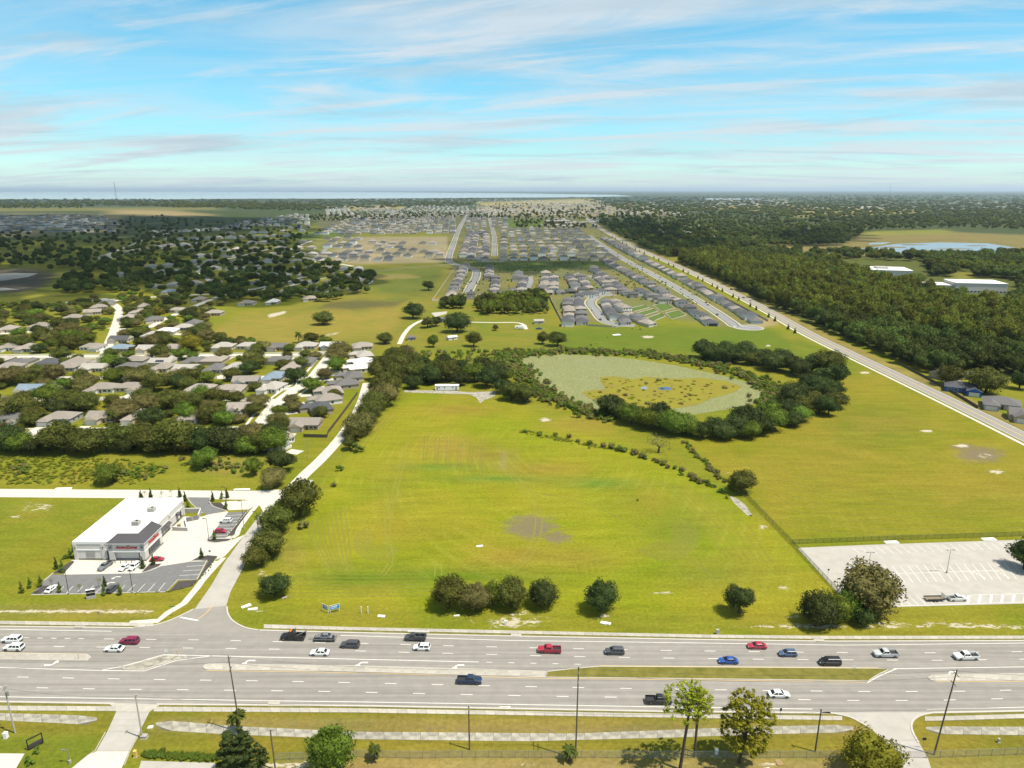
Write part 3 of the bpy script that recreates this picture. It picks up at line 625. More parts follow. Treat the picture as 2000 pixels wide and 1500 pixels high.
# parking lot behind the green fence
lot = sheet('parking_lot', [(1557, 1070), (1700, 1064), (1850, 1059), (2000, 1054), (2400, 1040), (2400, 1164), (2000, 1178), (1748, 1185), (1660, 1183), (1620, 1140)], 0.02, A['asphalt_pale'])
PAINT_T = MB().poly([(0, -.06, 0), (1, -.06, 0), (1, .06, 0), (0, .06, 0)]).mesh('bay_line', A['paint'])
def bay(p, q, parent, w=1.0, z=0.006, base=0.02):
    a, c = np.array(G(*p)), np.array(G(*q)); d = c - a
    return link('bay_line', PAINT_T, parent, (a[0], a[1], base + z), math.atan2(d[1], d[0]), (float(np.hypot(*d)), w, 1))
for k in range(24):
    x = 1664 + 16 * k; bay((x, 1069.6 - .55 * k), (x + 17.5, 1083 - .55 * k), lot)
for k in range(22):
    x = 1711 + 15.6 * k; y = 1106.2 - .5 * k
    bay((x, y), (x + 13, y + 16.5), lot); bay((x + 13, y + 16.5), (x + 25, y + 33), lot)
bay((1694, 1122.5), (1964, 1113.5), lot); bay((1964, 1113.5), (2100, 1109), lot)
for k in range(6): bay((1745 + 15 * k, 1165 - .5 * k), (1764 + 15 * k, 1182.5 - .5 * k), lot)
bay((1748, 1184), (1895, 1179.5), lot)
for k in range(6): bay((1893 + 22 * k, 1163 - .3 * k), (1890 + 22 * k, 1179 - .5 * k), lot, 5)
bay((1896, 1162), (2060, 1158), lot); bay((1896, 1179), (2060, 1174), lot)
for (x0, x1, y0, y1) in ((1895, 1925, 1118, 1131), (1942, 1970, 1117, 1130)):
    for k in range(4): bay((x0 + 4 + k * 7, y0 - 0.5 + k * 3), (x0 + 9 + k * 7, y0 + k * 4.2), lot, 2)
kerb([(1748, 1185.5), (2000, 1179), (2400, 1165)], 0.2, 0.13)
# the long collector road on the right with its pavement and painted lines
CR = [(2300, 995), (2140, 922), (2000, 853), (1860, 785), (1740, 728), (1660, 690), (1580, 651), (1500, 606), (1430, 570), (1370, 540), (1310, 513), (1252, 488), (1205, 464), (1175, 447), (1155, 433), (1143, 424)]
cr = road('collector_road', CR, 11.5, 0.05, A['asphalt'])
crp = smooth_line(wpts(CR), 6)
def side(p, off): l, r = offsets(p, 2 * off); return l
link('edge_line', strip_mesh('edge_line', side(crp, 5.0), 0.22, 0.08, A['paint']), cr); link('edge_line', strip_mesh('edge_line', side(crp, -5.0), 0.22, 0.08, A['paint']), cr)
link('yellow_line', strip_mesh('yellow_line', crp, 0.4, 0.08, A['paint_yellow']), cr)
struct(link('pavement', strip_mesh('pavement', side(crp, 8.4), 2.0, 0.12, A['concrete_white'], 0.12)))
struct(link('verge', strip_mesh('verge', side(crp, -11.0), 9.0, 0.03, mat('dry_verge', (0.18, 0.145, 0.03), 0.95, 0.25, 0.05))))
# neighbourhood streets at left
ST = A['concrete_white']
LEFTST = []
for pts, w in (([(-200, 700), (0, 697), (200, 696), (420, 694), (560, 693), (650, 690)], 8), ([(-100, 848), (165, 845), (330, 844), (420, 845), (500, 838)], 8), ([(497, 845), (534, 795), (570, 765), (606, 742), (628, 716), (645, 694)], 8.5),
               ([(-100, 775), (100, 780), (260, 778), (420, 779), (520, 782), (537, 790)], 8), ([(-150, 660), (60, 648), (120, 640)], 8), ([(100, 738), (300, 738), (480, 737), (610, 738)], 8),
               ([(205, 690), (225, 640), (232, 605), (215, 590), (200, 583)], 8), ([(215, 640), (300, 650), (400, 655)], 7), ([(200, 590), (300, 580), (440, 572), (520, 560), (600, 540)], 8), ([(290, 640), (340, 615), (400, 590), (440, 575)], 7),
               ([(440, 572), (400, 540), (390, 520), (470, 500), (560, 478)], 7), ([(330, 520), (450, 512), (560, 500), (690, 520)], 7), ([(200, 500), (330, 455), (470, 440)], 7), ([(560, 560), (620, 545), (690, 540), (720, 555)], 7), ([(500, 520), (560, 490), (610, 470)], 7),
               ([(668, 686), (660, 690), (645, 694)], 9)):
    road('street', pts, w, 0.06 + 0.004 * len(LEFTST), ST); LEFTST.append(pts)
    if len(LEFTST) in (1, 2, 3):
        for s_ in (1, -1): struct(link('pavement', strip_mesh('pavement', side(smooth_line(wpts(pts), 6), s_ * (w / 2 + 3.2)), 1.6, 0.12, A['concrete_white'], 0.1)))
# streets of the new subdivision
NSTREET = mat('subdivision_asphalt', (.21, .21, .215), .9, .08, .1)
STREETS = {'spine': ([(913, 572), (922, 555), (930, 540), (929, 528), (912, 521), (884, 515), (876, 505), (885, 478), (893, 456), (903, 435), (915, 417)], 9),
  'second': ([(966, 500), (966, 478), (964, 455), (957, 430), (952, 415)], 8), 'diagonal': ([(1470, 642), (1440, 638), (1425, 628), (1388, 603), (1337, 572), (1278, 538), (1220, 507), (1172, 476), (1150, 460)], 9),
  'hook': ([(1240, 636), (1205, 634), (1180, 626), (1163, 606), (1153, 590), (1170, 578), (1200, 576)], 9), 'stub': ([(1028, 568), (1036, 552), (1036, 540)], 8), 'stub_b': ([(1180, 562), (1165, 548), (1150, 538)], 8),
  'left': ([(605, 512), (635, 488), (655, 470)], 9), 'path': ([(876, 517), (840, 520), (790, 524), (735, 529), (700, 530)], 4), 'far_a': ([(700, 455), (760, 440), (820, 425)], 8), 'far_b': ([(780, 455), (830, 438), (870, 424)], 8)}
for k, (pts, w) in STREETS.items():
    road('street', pts, w - 1, 0.07, NSTREET)
    if k in ('spine', 'diagonal', 'hook', 'second'):
        p = smooth_line(wpts(pts), 6)
        for s in (1, -1): struct(link('pavement', strip_mesh('pavement', side(p, s * (w / 2 + 1.6)), 1.7, 0.12, A['concrete'], 0.1)))
road('lane', [(780, 672), (788, 655), (800, 640), (815, 630), (830, 625), (860, 626)], 4, 0.05, A['concrete_white']); road('lane', [(910, 629), (960, 630), (1005, 630), (1022, 634), (1028, 643)], 3.5, 0.05, A['concrete_white'])
sheet('yard', [(790, 762), (880, 763), (918, 766), (970, 764), (966, 774), (945, 782), (938, 788), (930, 776), (915, 770), (870, 769), (790, 766)], 0.03, A['concrete_old'])
c_ = G(1462, 640)
PI = math.pi; struct(MB().poly([(c_[0] + 14 * math.cos(t), c_[1] + 14 * math.sin(t), .078) for t in np.linspace(0, 2 * PI, 29)[:-1]]).build('cul_de_sac', A['concrete']))
struct(MB().poly([(c_[0] + 12 * math.cos(t), c_[1] + 12 * math.sin(t), .083) for t in np.linspace(0, 2 * PI, 29)[:-1]]).build('cul_de_sac', NSTREET))
sheet('yard', [(842, 611), (874, 608), (872, 613), (850, 619)], 0.05, A['concrete'])
sheet('yard', [(1424, 968), (1436, 972), (1455, 985), (1465, 1000), (1470, 1008), (1460, 1007), (1448, 996), (1434, 983)], 0.03, A['concrete_old'])

# tyre and mower tracks left in the field
TRK = see_through('mown_track_grass', (.28, .265, .045), .50, .95); TRK2 = see_through('mown_track_faint', (.265, .25, .045), .32, .95)
def arc(cx, cy, rx, ry, a0, a1, n=22): return [(cx + rx * math.cos(t), cy + ry * math.sin(t)) for t in np.linspace(R(a0), R(a1), n)]
TR = [([(965, 900), (1000, 935), (1040, 985), (1045, 1030), (1030, 1075), (1000, 1110)], 0), ([(975, 898), (1010, 930), (1052, 985), (1058, 1030), (1042, 1078), (1012, 1112)], 0), ([(790, 870), (770, 950), (752, 1030), (760, 1090), (745, 1120)], 0), ([(798, 872), (778, 950), (760, 1030), (768, 1092), (752, 1124)], 0), ([(1010, 955), (1150, 985), (1300, 1060), (1400, 1130)], 1), ([(850, 1098), (849, 1126)], 0), ([(861, 1098), (863, 1126)], 0)]
for k in range(9): TR.append((arc(738, 1060, 46 - 4.6 * k, 34 - 3.4 * k, 20, 250), 1))
for k in range(10): TR.append((arc(1300, 1050, 62 - 5 * k, 44 - 3.5 * k, -60, 150), 1))
for k in range(7): TR.append(([(1290 + 16 * k, 940 + 4 * k), (1350 + 17 * k, 1000 + 3 * k), (1420 + 15 * k, 1090 + 2 * k)], 1))
for k in range(9): TR.append(([(600 + 9 * k, 1020 - 4 * k), (610 + 9 * k, 1060), (640 + 6 * k, 1110 + k)], 1))
for k in range(8): TR.append(([(640 + 14 * k, 905 - 6 * k), (665 + 14 * k, 870 - 6 * k), (700 + 13 * k, 820 - 2 * k)], 1))
for k in range(7): TR.append(([(560, 1118 + 8 * k), (700, 1122 + 7 * k), (840, 1120 + 7 * k)], 1))
for k in range(8): TR.append(([(1420, 880 + 16 * k), (1560, 930 + 14 * k), (1700, 960 + 12 * k), (2000, 965 + 11 * k)], 1))
for k in range(6): TR.append(([(830 + 22 * k, 850 + 5 * k), (826 + 22 * k, 900 + 6 * k)], 1)); TR.append(([(836 + 22 * k, 850 + 5 * k), (832 + 22 * k, 900 + 6 * k)], 1))
for i, (pts, f) in enumerate(TR): link('mown_track', strip_mesh('mown_track', smooth_line(wpts(pts), 4), .5 if f == 0 else .7, .006 + .0003 * (i % 9), TRK2 if f else TRK), ground)
# ------------------------------------------------------------------ retail store
A['stucco'] = mat('pale_stucco', (0.56, 0.53, 0.49), 0.9, 0.05, 1.2)
A['stucco_grey'] = mat('grey_stucco', (0.37, 0.345, 0.33), 0.9, 0.06, 1.2)
A['base_stone'] = mat('grey_base_block', (0.20, 0.19, 0.185), 0.9, 0.12, 2.0)
A['membrane'] = mat('white_roof_membrane', (0.72, 0.715, 0.69), 0.7, 0.06, 0.15, detail=9)
A['metal_roof'] = mat('dark_standing_seam', (0.095, 0.088, 0.092), 0.45, metal=0.2)
A['unit'] = mat('galvanised_unit', (0.36, 0.35, 0.31), 0.6, 0.1, 1.0)
def text_mesh(body, size, mtl, extrude=0.05, shear=0.0, bold=0.0):
    c = bpy.data.curves.new('lettering', 'FONT'); c.body = body; c.size = size; c.extrude = extrude; c.shear = shear; c.offset = bold
    c.align_x = 'CENTER'; c.align_y = 'CENTER'; c.resolution_u = 3
    o = bpy.data.objects.new('lettering', c); me = bpy.data.meshes.new_from_object(o)
    bpy.data.objects.remove(o); me.materials.clear(); me.materials.append(mtl); me.name = 'lettering'; return me
store = tag(empty('retail_store', (-151.7, 222.6, 0.0), R(0.3)), 'white flat-roofed retail store with dark metal entrance roof and red lettering', 'store')
W, D, HH = 22.2, 36.0, 6.6
MB().box(0, W, 0, D, 0.55, HH - .3).build('wall', A['stucco'], store)
MB().box(-.08, W + .08, -.08, D + .08, 0, 0.55).build('base_course', A['base_stone'], store)
MB().box(.3, W - .3, .3, D - .3, HH - .3, HH - .05).build('roof', A['membrane'], store)
par = MB().box(-.1, W + .1, -.12, .3, HH - .295, HH + .35).box(-.1, W + .1, D - .3, D + .12, HH - .295, HH + .35).box(-.1, .3, .3, D - .3, HH - .295, HH + .35).box(W - .3, W + .1, .3, D - .3, HH - .295, HH + .35)
par.build('parapet', A['white'], store)
MB().box(-.13, W + .13, -.15, -.09, HH - .55, HH - .38).box(W + .003, W + .14, 0, D, HH - .55, HH - .38).build('cornice', A['white'], store)
MB().box(-.14, 11.2, -.14, -.005, 3.6, 3.95).build('band', A['white'], store); MB().box(W + .005, W + .13, 12.6, D, 3.6, 3.95).build('band', A['white'], store)
for (x, y) in ((.55, -.1), (10.2, -.1)):
    MB().box(x - .6, x + .6, y - .14, y + .2, 0, HH - .6).build('pilaster', A['stucco'], store); MB().box(x - .18, x + .18, y - .30, y - .145, 4.6, 4.95).build('wall_lamp', A['dark_metal'], store)
for y in (13.4, 23.5, 35.2):
    MB().box(W - .1, W + .25, y - .6, y + .6, 0, HH - .6).build('pilaster', A['stucco'], store); MB().box(W + .255, W + .42, y - .18, y + .18, 4.6, 4.95).build('wall_lamp', A['dark_metal'], store)
MB().box(11.3, 12.4, -.1, .02, .2, 3.3).build('side_panel', A['dark_metal'], store)
# grey lattice panels on the front
for x in (4.2, 5.8):
    b = MB()
    for k in range(4): b.box(x + k * .42 - .03, x + k * .42 + .03, -.16, -.10, 1.0, 3.2)
    for k in range(4): b.box(x - .05, x + 1.31, -.20, -.162, 1.05 + k * .68, 1.12 + k * .68)
    b.build('trellis', A['steel'], store)
# entrance tower
TX0, TX1, TY0, TY1, TH = 12.6, 24.9, -1.0, 11.6, 6.9
MB().box(TX0, TX1, TY0, TY1, 3.45, TH).build('tower_wall', A['stucco'], store)
for (x0, x1, y0, y1) in ((TX0, 14.3, TY0, .2), (23.2, TX1, TY0, .8), (23.6, TX1, 10.0, TY1), (23.9, TX1, .8, 1.4)):
    p = MB().box(x0 - .05, x1 + .05, y0 - .05, y1 + .05, .6, 3.449).build('pillar', A['stucco'], store)
    MB().box(x0 - .16, x1 + .16, y0 - .16, y1 + .16, 0, .6).build('pillar_base', A['base_stone'], p)
MB().box(TX0 - .06, TX1 + .08, TY0 - .08, TY0 - .01, 3.4, 3.75).box(TX1 + .01, TX1 + .1, TY0, TY1, 3.4, 3.75).build('tower_band', A['white'], store)
MB().box(TX0 - .02, TX0 + 1.4, TY0 - .06, TY0 - .012, 3.76, TH - .02).build('tower_panel', A['stucco_grey'], store); MB().box(TX1 - 1.4, TX1 + .02, TY0 - .06, TY0 - .012, 3.76, TH - .02).build('tower_panel', A['stucco_grey'], store)
for x in (TX0 + .7, TX1 - .7): MB().box(x - .18, x + .18, TY0 - .24, TY0 - .07, 5.0, 5.4).build('wall_lamp', A['dark_metal'], store)
MB().box(14.36, 23.14, .21, .35, .6, 3.4).build('storefront_backing', A['black'], store)
for k in range(5):
    x0 = 14.5 + k * 1.38
    w = MB().box(x0, x0 + 1.24, .12, .20, .75, 3.2).build('shop_window', A['glass'], store)
    MB().box(x0 - .06, x0, .06, .205, .6, 3.4).box(x0, x0 + 1.24, .06, .205, 3.2, 3.3).build('window_frame', A['white_metal'], w)
for k, x0 in enumerate((15.95, 17.35)): MB().box(x0 + .2, x0 + 1.0, .07, .115, 1.0, 2.6).build('poster', A['white'], store)
for x0 in (20.6, 21.75):
    d = MB().box(x0, x0 + 1.05, .05, .11, .1, 2.9).build('door', A['white_metal'], store); MB().box(x0 + .16, x0 + .89, .03, .049, .35, 2.6).build('door_pane', A['glass'], d)
MB().box(14.4, 23.2, -.95, .2, .02, .14).build('threshold', A['base_stone'], store)
MB().box(14.36, 23.14, .14, .2, .15, .6).build('stall_riser', A['base_stone'], store)
for k in range(5): MB().box(TX1 + .005, TX1 + .05, 2.0 + k * 1.55, 3.3 + k * 1.55, .8, 3.2).build('shop_window', A['glass'], store)
MB().box(TX1 - .05, TX1 + .02, .8, 10, 0, .78).build('stall_riser', A['base_stone'], store)
ei, eo, zt = 3.4, .45, 9.0
x0, x1, y0, y1 = TX0 - eo, TX1 + eo, TY0 - eo, TY1 + .3
b = MB(); E = TH + .02
Aa, Bb, Cc = (x0, y0, E), (x1, y0, E), (x1, y1, E); a, bq, c = (x0 + 2.6, y0 + ei, zt), (x1 - ei, y0 + ei, zt), (x1 - ei, y1 - .2, zt)
b.poly([Aa, Bb, bq, a]); b.poly([Bb, Cc, c, bq]); b.poly([Aa, a, (x0 + 2.6, y0 + ei, E)]); b.poly([Cc, (x1 - ei, y1 - .2, E), c])
b.poly([a, bq, (x1 - ei, y0 + ei, E), (x0 + 2.6, y0 + ei, E)]); b.poly([bq, c, (x1 - ei, y1 - .2, E), (x1 - ei, y0 + ei, E)]); b.poly([Aa, (x0 + 2.6, y0 + ei, E), (x1 - ei, y0 + ei, E), Bb]); b.poly([Bb, (x1 - ei, y0 + ei, E), (x1 - ei, y1 - .2, E), Cc])
er = b.build('entrance_roof', A['metal_roof'], store)
def lerp(p, q, t): return tuple(p[i] + (q[i] - p[i]) * t for i in range(3))
for k in range(1, 16):
    t = k / 16; p, q = lerp(Aa, Bb, t), lerp(a, bq, t); MB().tube((p[0], p[1], p[2] + .04), (q[0], q[1], q[2] + .04), .035, .035, 4).build('seam', A['metal_roof'], er)
    p, q = lerp(Bb, Cc, t), lerp(bq, c, t); MB().tube((p[0], p[1], p[2] + .04), (q[0], q[1], q[2] + .04), .035, .035, 4).build('seam', A['metal_roof'], er)
MB().box(x0 + .02, x1 - .02, y0 + .02, y0 + .14, E - .30, E - .01).box(x1 - .14, x1 - .02, y0 + .14, y1 - .02, E - .30, E - .01).build('fascia', A['white'], store)
sg = link('sign_lettering', text_mesh('AutoZone', 1.75, A['red'], .07, .28, .03), store, ((TX0 + TX1) / 2, TY0 - .12, 5.25)); sg.rotation_euler = (R(90), 0, 0); sg.scale = (1.0, .86, 1)
sg = link('sign_lettering', text_mesh('AutoZone', 1.75, A['red'], .07, .28, .03), store, (TX1 + .12, 5.6, 5.25)); sg.rotation_euler = (R(90), 0, R(90)); sg.scale = (1.0, .86, 1)
# awnings, side windows and doors on the east wall
for (y0_, y1_, zz) in ((14.3, 18.4, 3.2), (18.7, 22.6, 3.2), (28.4, 30.2, 3.3)):
    b = MB(); b.poly([(W + .02, y0_, zz + .6), (W + 1.3, y0_, zz - .15), (W + 1.3, y1_, zz - .15), (W + .02, y1_, zz + .6)]); b.poly([(W + 1.3, y0_, zz - .15), (W + 1.3, y0_, zz - .4), (W + 1.3, y1_, zz - .4), (W + 1.3, y1_, zz - .15)])
    b.poly([(W + .02, y0_, zz + .6), (W + .02, y0_, zz - .3), (W + 1.3, y0_, zz - .4), (W + 1.3, y0_, zz - .15)]); b.poly([(W + .02, y1_, zz + .6), (W + 1.3, y1_, zz - .15), (W + 1.3, y1_, zz - .4), (W + .02, y1_, zz - .3)])
    b.build('awning', A['metal_roof'], store)
    if y0_ < 20:
        for k in range(3): MB().box(W + .005, W + .05, y0_ + .2 + k * 1.28, y0_ + 1.3 + k * 1.28, 1.0, 2.9).build('window', A['steel'], store)
MB().box(W + .005, W + .05, 28.7, 29.9, .1, 2.5).build('door', A['steel'], store); MB().box(W + .005, W + .05, 31.8, 33.2, .1, 2.9).build('door', A['dark_metal'], store)
for (cx, cy, s) in ((15.4, 13.2, 1.0), (15.6, 24.4, 1.0)):
    u = MB().box(cx - 1.25, cx + 1.25, cy - 1.0, cy + 1.0, HH + .15, HH + 1.75).build('rooftop_unit', A['unit'], store)
    MB().box(cx - 1.6, cx + 1.9, cy - 1.35, cy + 1.2, HH - .045, HH + .15).build('unit_curb', A['white'], u)
    MB().tube((cx + .4, cy, HH + 1.75), (cx + .4, cy, HH + 1.95), .5, .5, 10).build('fan', A['dark_metal'], u)
    for k in range(3): MB().box(cx - 1.0 + k * .72, cx - .5 + k * .72, cy - 1.04, cy - 1.002, HH + .4, HH + 1.5).build('grille', A['steel'], u)
for (cx, cy, l) in ((5.6, 23, 2.0), (7.6, 24.2, 1.1), (5.2, 16, 1.6), (4.2, 9.5, 1.4)): MB().box(cx, cx + l, cy, cy + .35, HH - .048, HH + .12).build('roof_vent', A['unit'], store)
# plot: concrete drive, asphalt lots, mulch beds, bay lines
def zq(x, y): return (x * .26, 940 + y * .26)
def ZL(pts): return [zq(*p) for p in pts]
sheet('forecourt', ZL([(540, 590), (1090, 600), (1175, 460), (1360, 285), (1380, 265), (1520, 265), (1560, 250), (1710, 225), (1730, 400), (1745, 440), (1840, 400), (1690, 560), (1600, 600), (1430, 612), (1210, 640), (1040, 695), (480, 705)]), 0.016, A['concrete_white'])
lotf = sheet('parking_lot', ZL([(380, 702), (1040, 694), (1200, 640), (1420, 605), (1560, 600), (1480, 740), (1335, 745), (1245, 835), (235, 852), (330, 748)]), 0.0235, A['asphalt_dark'])
lots = sheet('parking_lot', ZL([(1712, 235), (1840, 228), (1690, 425), (1568, 430)]), 0.0235, A['asphalt_dark'])
sheet('rear_drive', ZL([(1405, 120), (1580, 122), (1575, 150), (1660, 208), (1690, 222), (1560, 252), (1500, 228), (1430, 165)]), 0.0285, A['asphalt_dark'])
for q in (ZL([(1060, 688), (1120, 625), (1215, 618), (1190, 640)]), ZL([(1440, 595), (1480, 575), (1560, 556), (1632, 562), (1560, 668), (1440, 790), (1270, 832), (1340, 752), (1485, 742), (1565, 600)]), ZL([(1558, 438), (1640, 432), (1745, 432), (1700, 452), (1610, 462), (1560, 452)]),
          ZL([(1698, 418), (1845, 222), (1868, 215), (1790, 360), (1770, 398)]), ZL([(400, 690), (500, 620), (545, 596), (560, 605), (480, 692)]), ZL([(240, 845), (330, 785), (380, 782), (300, 850)]), ZL([(1560, 165), (1640, 160), (1700, 175), (1720, 215), (1690, 218)])):
    sheet('mulch_bed', q, 0.045, A['mulch'])
sheet('equipment_pad', ZL([(1660, 160), (1720, 150), (1950, 140), (1935, 165), (1870, 212), (1720, 218), (1690, 190)]), 0.05, A['concrete_white'])
for q, cl in ((ZL([(1420, 600), (1555, 594), (1480, 738), (1335, 742), (1248, 832), (235, 854)]), False), (ZL([(1040, 694), (1130, 672), (1215, 636)]), False), (ZL([(480, 703), (1040, 693)]), False), (ZL([(330, 748), (400, 690)]), False), (ZL([(1690, 430), (1868, 213)]), False),
              (ZL([(1580, 122), (1575, 160), (1600, 190), (1700, 222)]), False), (ZL([(1405, 125), (1440, 170), (1520, 240)]), False), (ZL([(1545, 440), (1560, 455), (1620, 463), (1720, 450), (1740, 436)]), False)):
    kerb(q, 0.3, 0.15, cl)
for (p, q) in (((550, 788), (492, 850)), ((622, 790), (566, 850)), ((705, 785), (636, 850)), ((775, 785), (708, 848)), ((940, 780), (885, 842)), ((1015, 775), (948, 840)), ((1090, 770), (1028, 838)), ((1165, 768), (1105, 836)), ((1240, 762), (1185, 832)), ((480, 790), (420, 850)), ((385, 800), (345, 850))): bay(zq(*p), zq(*q), lotf, 1.2, .006, .0235)
for (p, q) in (((1400, 641), (1532, 632)), ((1375, 673), (1508, 666)), ((1348, 709), (1492, 700))): bay(zq(*p), zq(*q), lotf, 1.2, .006, .0235)
for k in range(7): bay(zq(1705 - 21 * k, 258 + 25 * k), zq(1828 - 21.5 * k, 250 + 26 * k), lots, 1.2, .006, .0235)
for (x, y, a) in ((880, 717, math.pi), (835, 760, math.pi)):
    g = G(*zq(x, y)); link('direction_arrow', ARROW, lotf, (g[0], g[1], .03), a, (.9, .9, 1))
road('footpath', ZL([(1680, 575), (1560, 705), (1470, 810)]), 1.8, 0.09, A['concrete_white'], smooth=False, th=.1)
road('footpath', ZL([(1955, 150), (1880, 240), (1800, 350), (1780, 400), (1745, 425)]), 1.8, 0.09, A['concrete_white'], th=.1)
# bin enclosure and loading ramp walls
enc = tag(empty('bin_enclosure', Z(G(*zq(1430, 285)), 0), 0), 'grey block bin enclosure with two gate panels beside the store', 'enclosure')
def wall_px(p, q, h, t, m, name, root, cap=True):
    a, c = np.array(G(*zq(*p))), np.array(G(*zq(*q))); o = np.array(root.location[:2]); d = c - a; L_ = np.hypot(*d); n = np.array([-d[1], d[0]]) / L_ * t / 2
    pts = [tuple(a + n - o), tuple(a - n - o), tuple(c - n - o), tuple(c + n - o)]
    w = MB().prism(pts, 0, h).build(name, m, root)
    if cap: MB().prism(pts, h + .002, h + .12).build('coping', A['white'], w)
    return w
wall_px((1380, 238), (1510, 236), 1.9, .3, A['stucco_grey'], 'wall', enc); wall_px((1510, 240), (1492, 285), 1.9, .3, A['stucco_grey'], 'wall', enc)
wall_px((1400, 305), (1445, 297), 1.8, .15, A['base_stone'], 'gate_panel', enc, False); wall_px((1447, 296), (1490, 288), 1.8, .15, A['base_stone'], 'gate_panel', enc, False)
ramp = tag(empty('loading_bay', Z(G(*zq(1350, 370)), 0), 0), 'walled loading bay with a pallet pile at the east wall of the store', 'loading bay')
wall_px((1297, 370), (1408, 375), 1.5, .3, A['stucco_grey'], 'wall', ramp); wall_px((1408, 375), (1392, 300), 1.5, .3, A['stucco_grey'], 'wall', ramp)
g = G(*zq(1345, 345)); pal = tag(empty('pallet', (g[0], g[1], 0), .3), 'stack of wooden pallets inside the walled loading bay', 'pallet')
for k in range(5):
    for j in range(5): MB().box(-.6, .6, -.5 + j * .22, -.36 + j * .22, .12 + k * .26, .15 + k * .26).build('board', mat('pallet_wood', (.35, .24, .12), .9) if 'pallet_wood' not in MATS else MATS['pallet_wood'], pal)
    MB().box(-.6, -.5, -.5, .5, .02 + k * .26, .119 + k * .26).box(-.05, .05, -.5, .5, .02 + k * .26, .119 + k * .26).box(.5, .6, -.5, .5, .02 + k * .26, .119 + k * .26).build('runner', MATS['pallet_wood'], pal)
# monument sign at the plot frontage
g = G(*zq(687, 878)); ms = tag(empty('monument_sign', (g[0], g[1], 0), R(20)), 'grey monument sign with a dark panel at the edge of the store plot', 'sign')
MB().box(-1.3, 1.3, -.35, .35, 0, 1.0).build('plinth', A['stucco_grey'], ms); pn = MB().box(-1.2, 1.2, -.28, .28, 1.0, 3.0).build('sign_panel', A['black'], ms); MB().box(-1.28, 1.28, -.32, .32, 3.0, 3.12).build('sign_cap', A['white'], ms)
for s in (-1, 1):
    t = link('sign_lettering', text_mesh('AutoZone', .62, A['white'], .01, .25), pn, (0, -.295 * -s, 2.1)); t.rotation_euler = (R(90), 0, 0 if s < 0 else R(180))
# bollards in front of the entrance
for k in range(6):
    g = (-138.5 + k * 1.9, 220.2)
    o = tag(MB().tube((0, 0, 0), (0, 0, 1.0), .1, .1, 8).tube((0, 0, 1.0), (0, 0, 1.06), .1, .04, 8).build('bollard', A['dark_metal'], None, loc=(g[0], g[1], 0)), 'dark bollard before the store entrance, %s from the left' % ORD[k], 'bollard', 'bollards before the store entrance')
# ------------------------------------------------------------------ vehicles (front towards local +x)
A['tyre'] = mat('tyre_rubber', (0.018, 0.018, 0.018), 0.85); A['rim'] = mat('wheel_rim', (0.30, 0.30, 0.31), 0.35, metal=0.7)
A['lamp'] = mat('headlamp', (0.75, 0.75, 0.72), 0.2); A['tail'] = mat('tail_lamp', (0.35, 0.01, 0.01), 0.3); A['trim'] = mat('plastic_trim', (0.03, 0.03, 0.032), 0.6)
A['autoglass'] = mat('car_glass', (0.012, 0.016, 0.022), 0.05, spec=0.7)
CARCOL = {'white': (.72, .72, .70), 'silver': (.42, .43, .44), 'dark grey': (.055, .058, .065), 'black': (.012, .012, .014), 'maroon': (.20, .010, .055), 'red': (.33, .018, .045), 'blue': (.012, .065, .28), 'dark blue': (.012, .028, .07), 'grey': (.15, .155, .165), 'slate blue': (.05, .09, .16)}
for k, c in CARCOL.items(): A['car ' + k] = mat('car_paint_' + k.replace(' ', '_'), c, 0.35, spec=0.5, coat=0.5)
WH = {}
def wheel_mesh(r, w):
    if (r, w) not in WH:
        n = 18; b = MB(); rings = []
        for yy, rr in ((-w/2, r * .62), (-w/2, r * .93), (-w/2 + .04, r), (w/2 - .04, r), (w/2, r * .93), (w/2, r * .62)):
            rings.append([(rr * math.cos(2*math.pi*i/n), yy, rr * math.sin(2*math.pi*i/n)) for i in range(n)])
        b.loft(rings, 0, True); c = MB().tube((0, -w / 2 - .01, 0), (0, w / 2 + .01, 0), r * .22, r * .22, 8)
        for s in (-1, 1):
            yy = s * (w / 2 + .004)
            c.poly([(r * .2 * math.cos(2*math.pi*i/10), yy, r * .2 * math.sin(2*math.pi*i/10)) for i in range(10)])
            for k in range(5):
                t = 2 * math.pi * k / 5; d = .22; c.poly([(r*.18*math.cos(t-d*1.5), yy, r*.18*math.sin(t-d*1.5)), (r*.6*math.cos(t-d), yy, r*.6*math.sin(t-d)), (r*.6*math.cos(t+d), yy, r*.6*math.sin(t+d)), (r*.18*math.cos(t+d*1.5), yy, r*.18*math.sin(t+d*1.5))])
        WH[(r, w)] = (b.mesh('wheel', A['tyre'], True), c.mesh('rim', A['rim']))
    return WH[(r, w)]
def add_wheels(root, xs, y, r, w=.23):
    a, c = wheel_mesh(r, w)
    for x in xs:
        for s in (-1, 1): o = link('wheel', a, root, (x, s * y, r)); link('rim', c, o)
def ring(x, hw, z0, z1, rt=.12, rb=.08, tuck=.06):
    return [(x, -hw + tuck, z0), (x, -hw, z0 + rb * 2), (x, -hw, z1 - rt * 1.6), (x, -hw + rt * .5, z1 - rt * .5), (x, -hw + rt * 1.4, z1), (x, hw - rt * 1.4, z1), (x, hw - rt * .5, z1 - rt * .5), (x, hw, z1 - rt * 1.6), (x, hw, z0 + rb * 2), (x, hw - tuck, z0)]
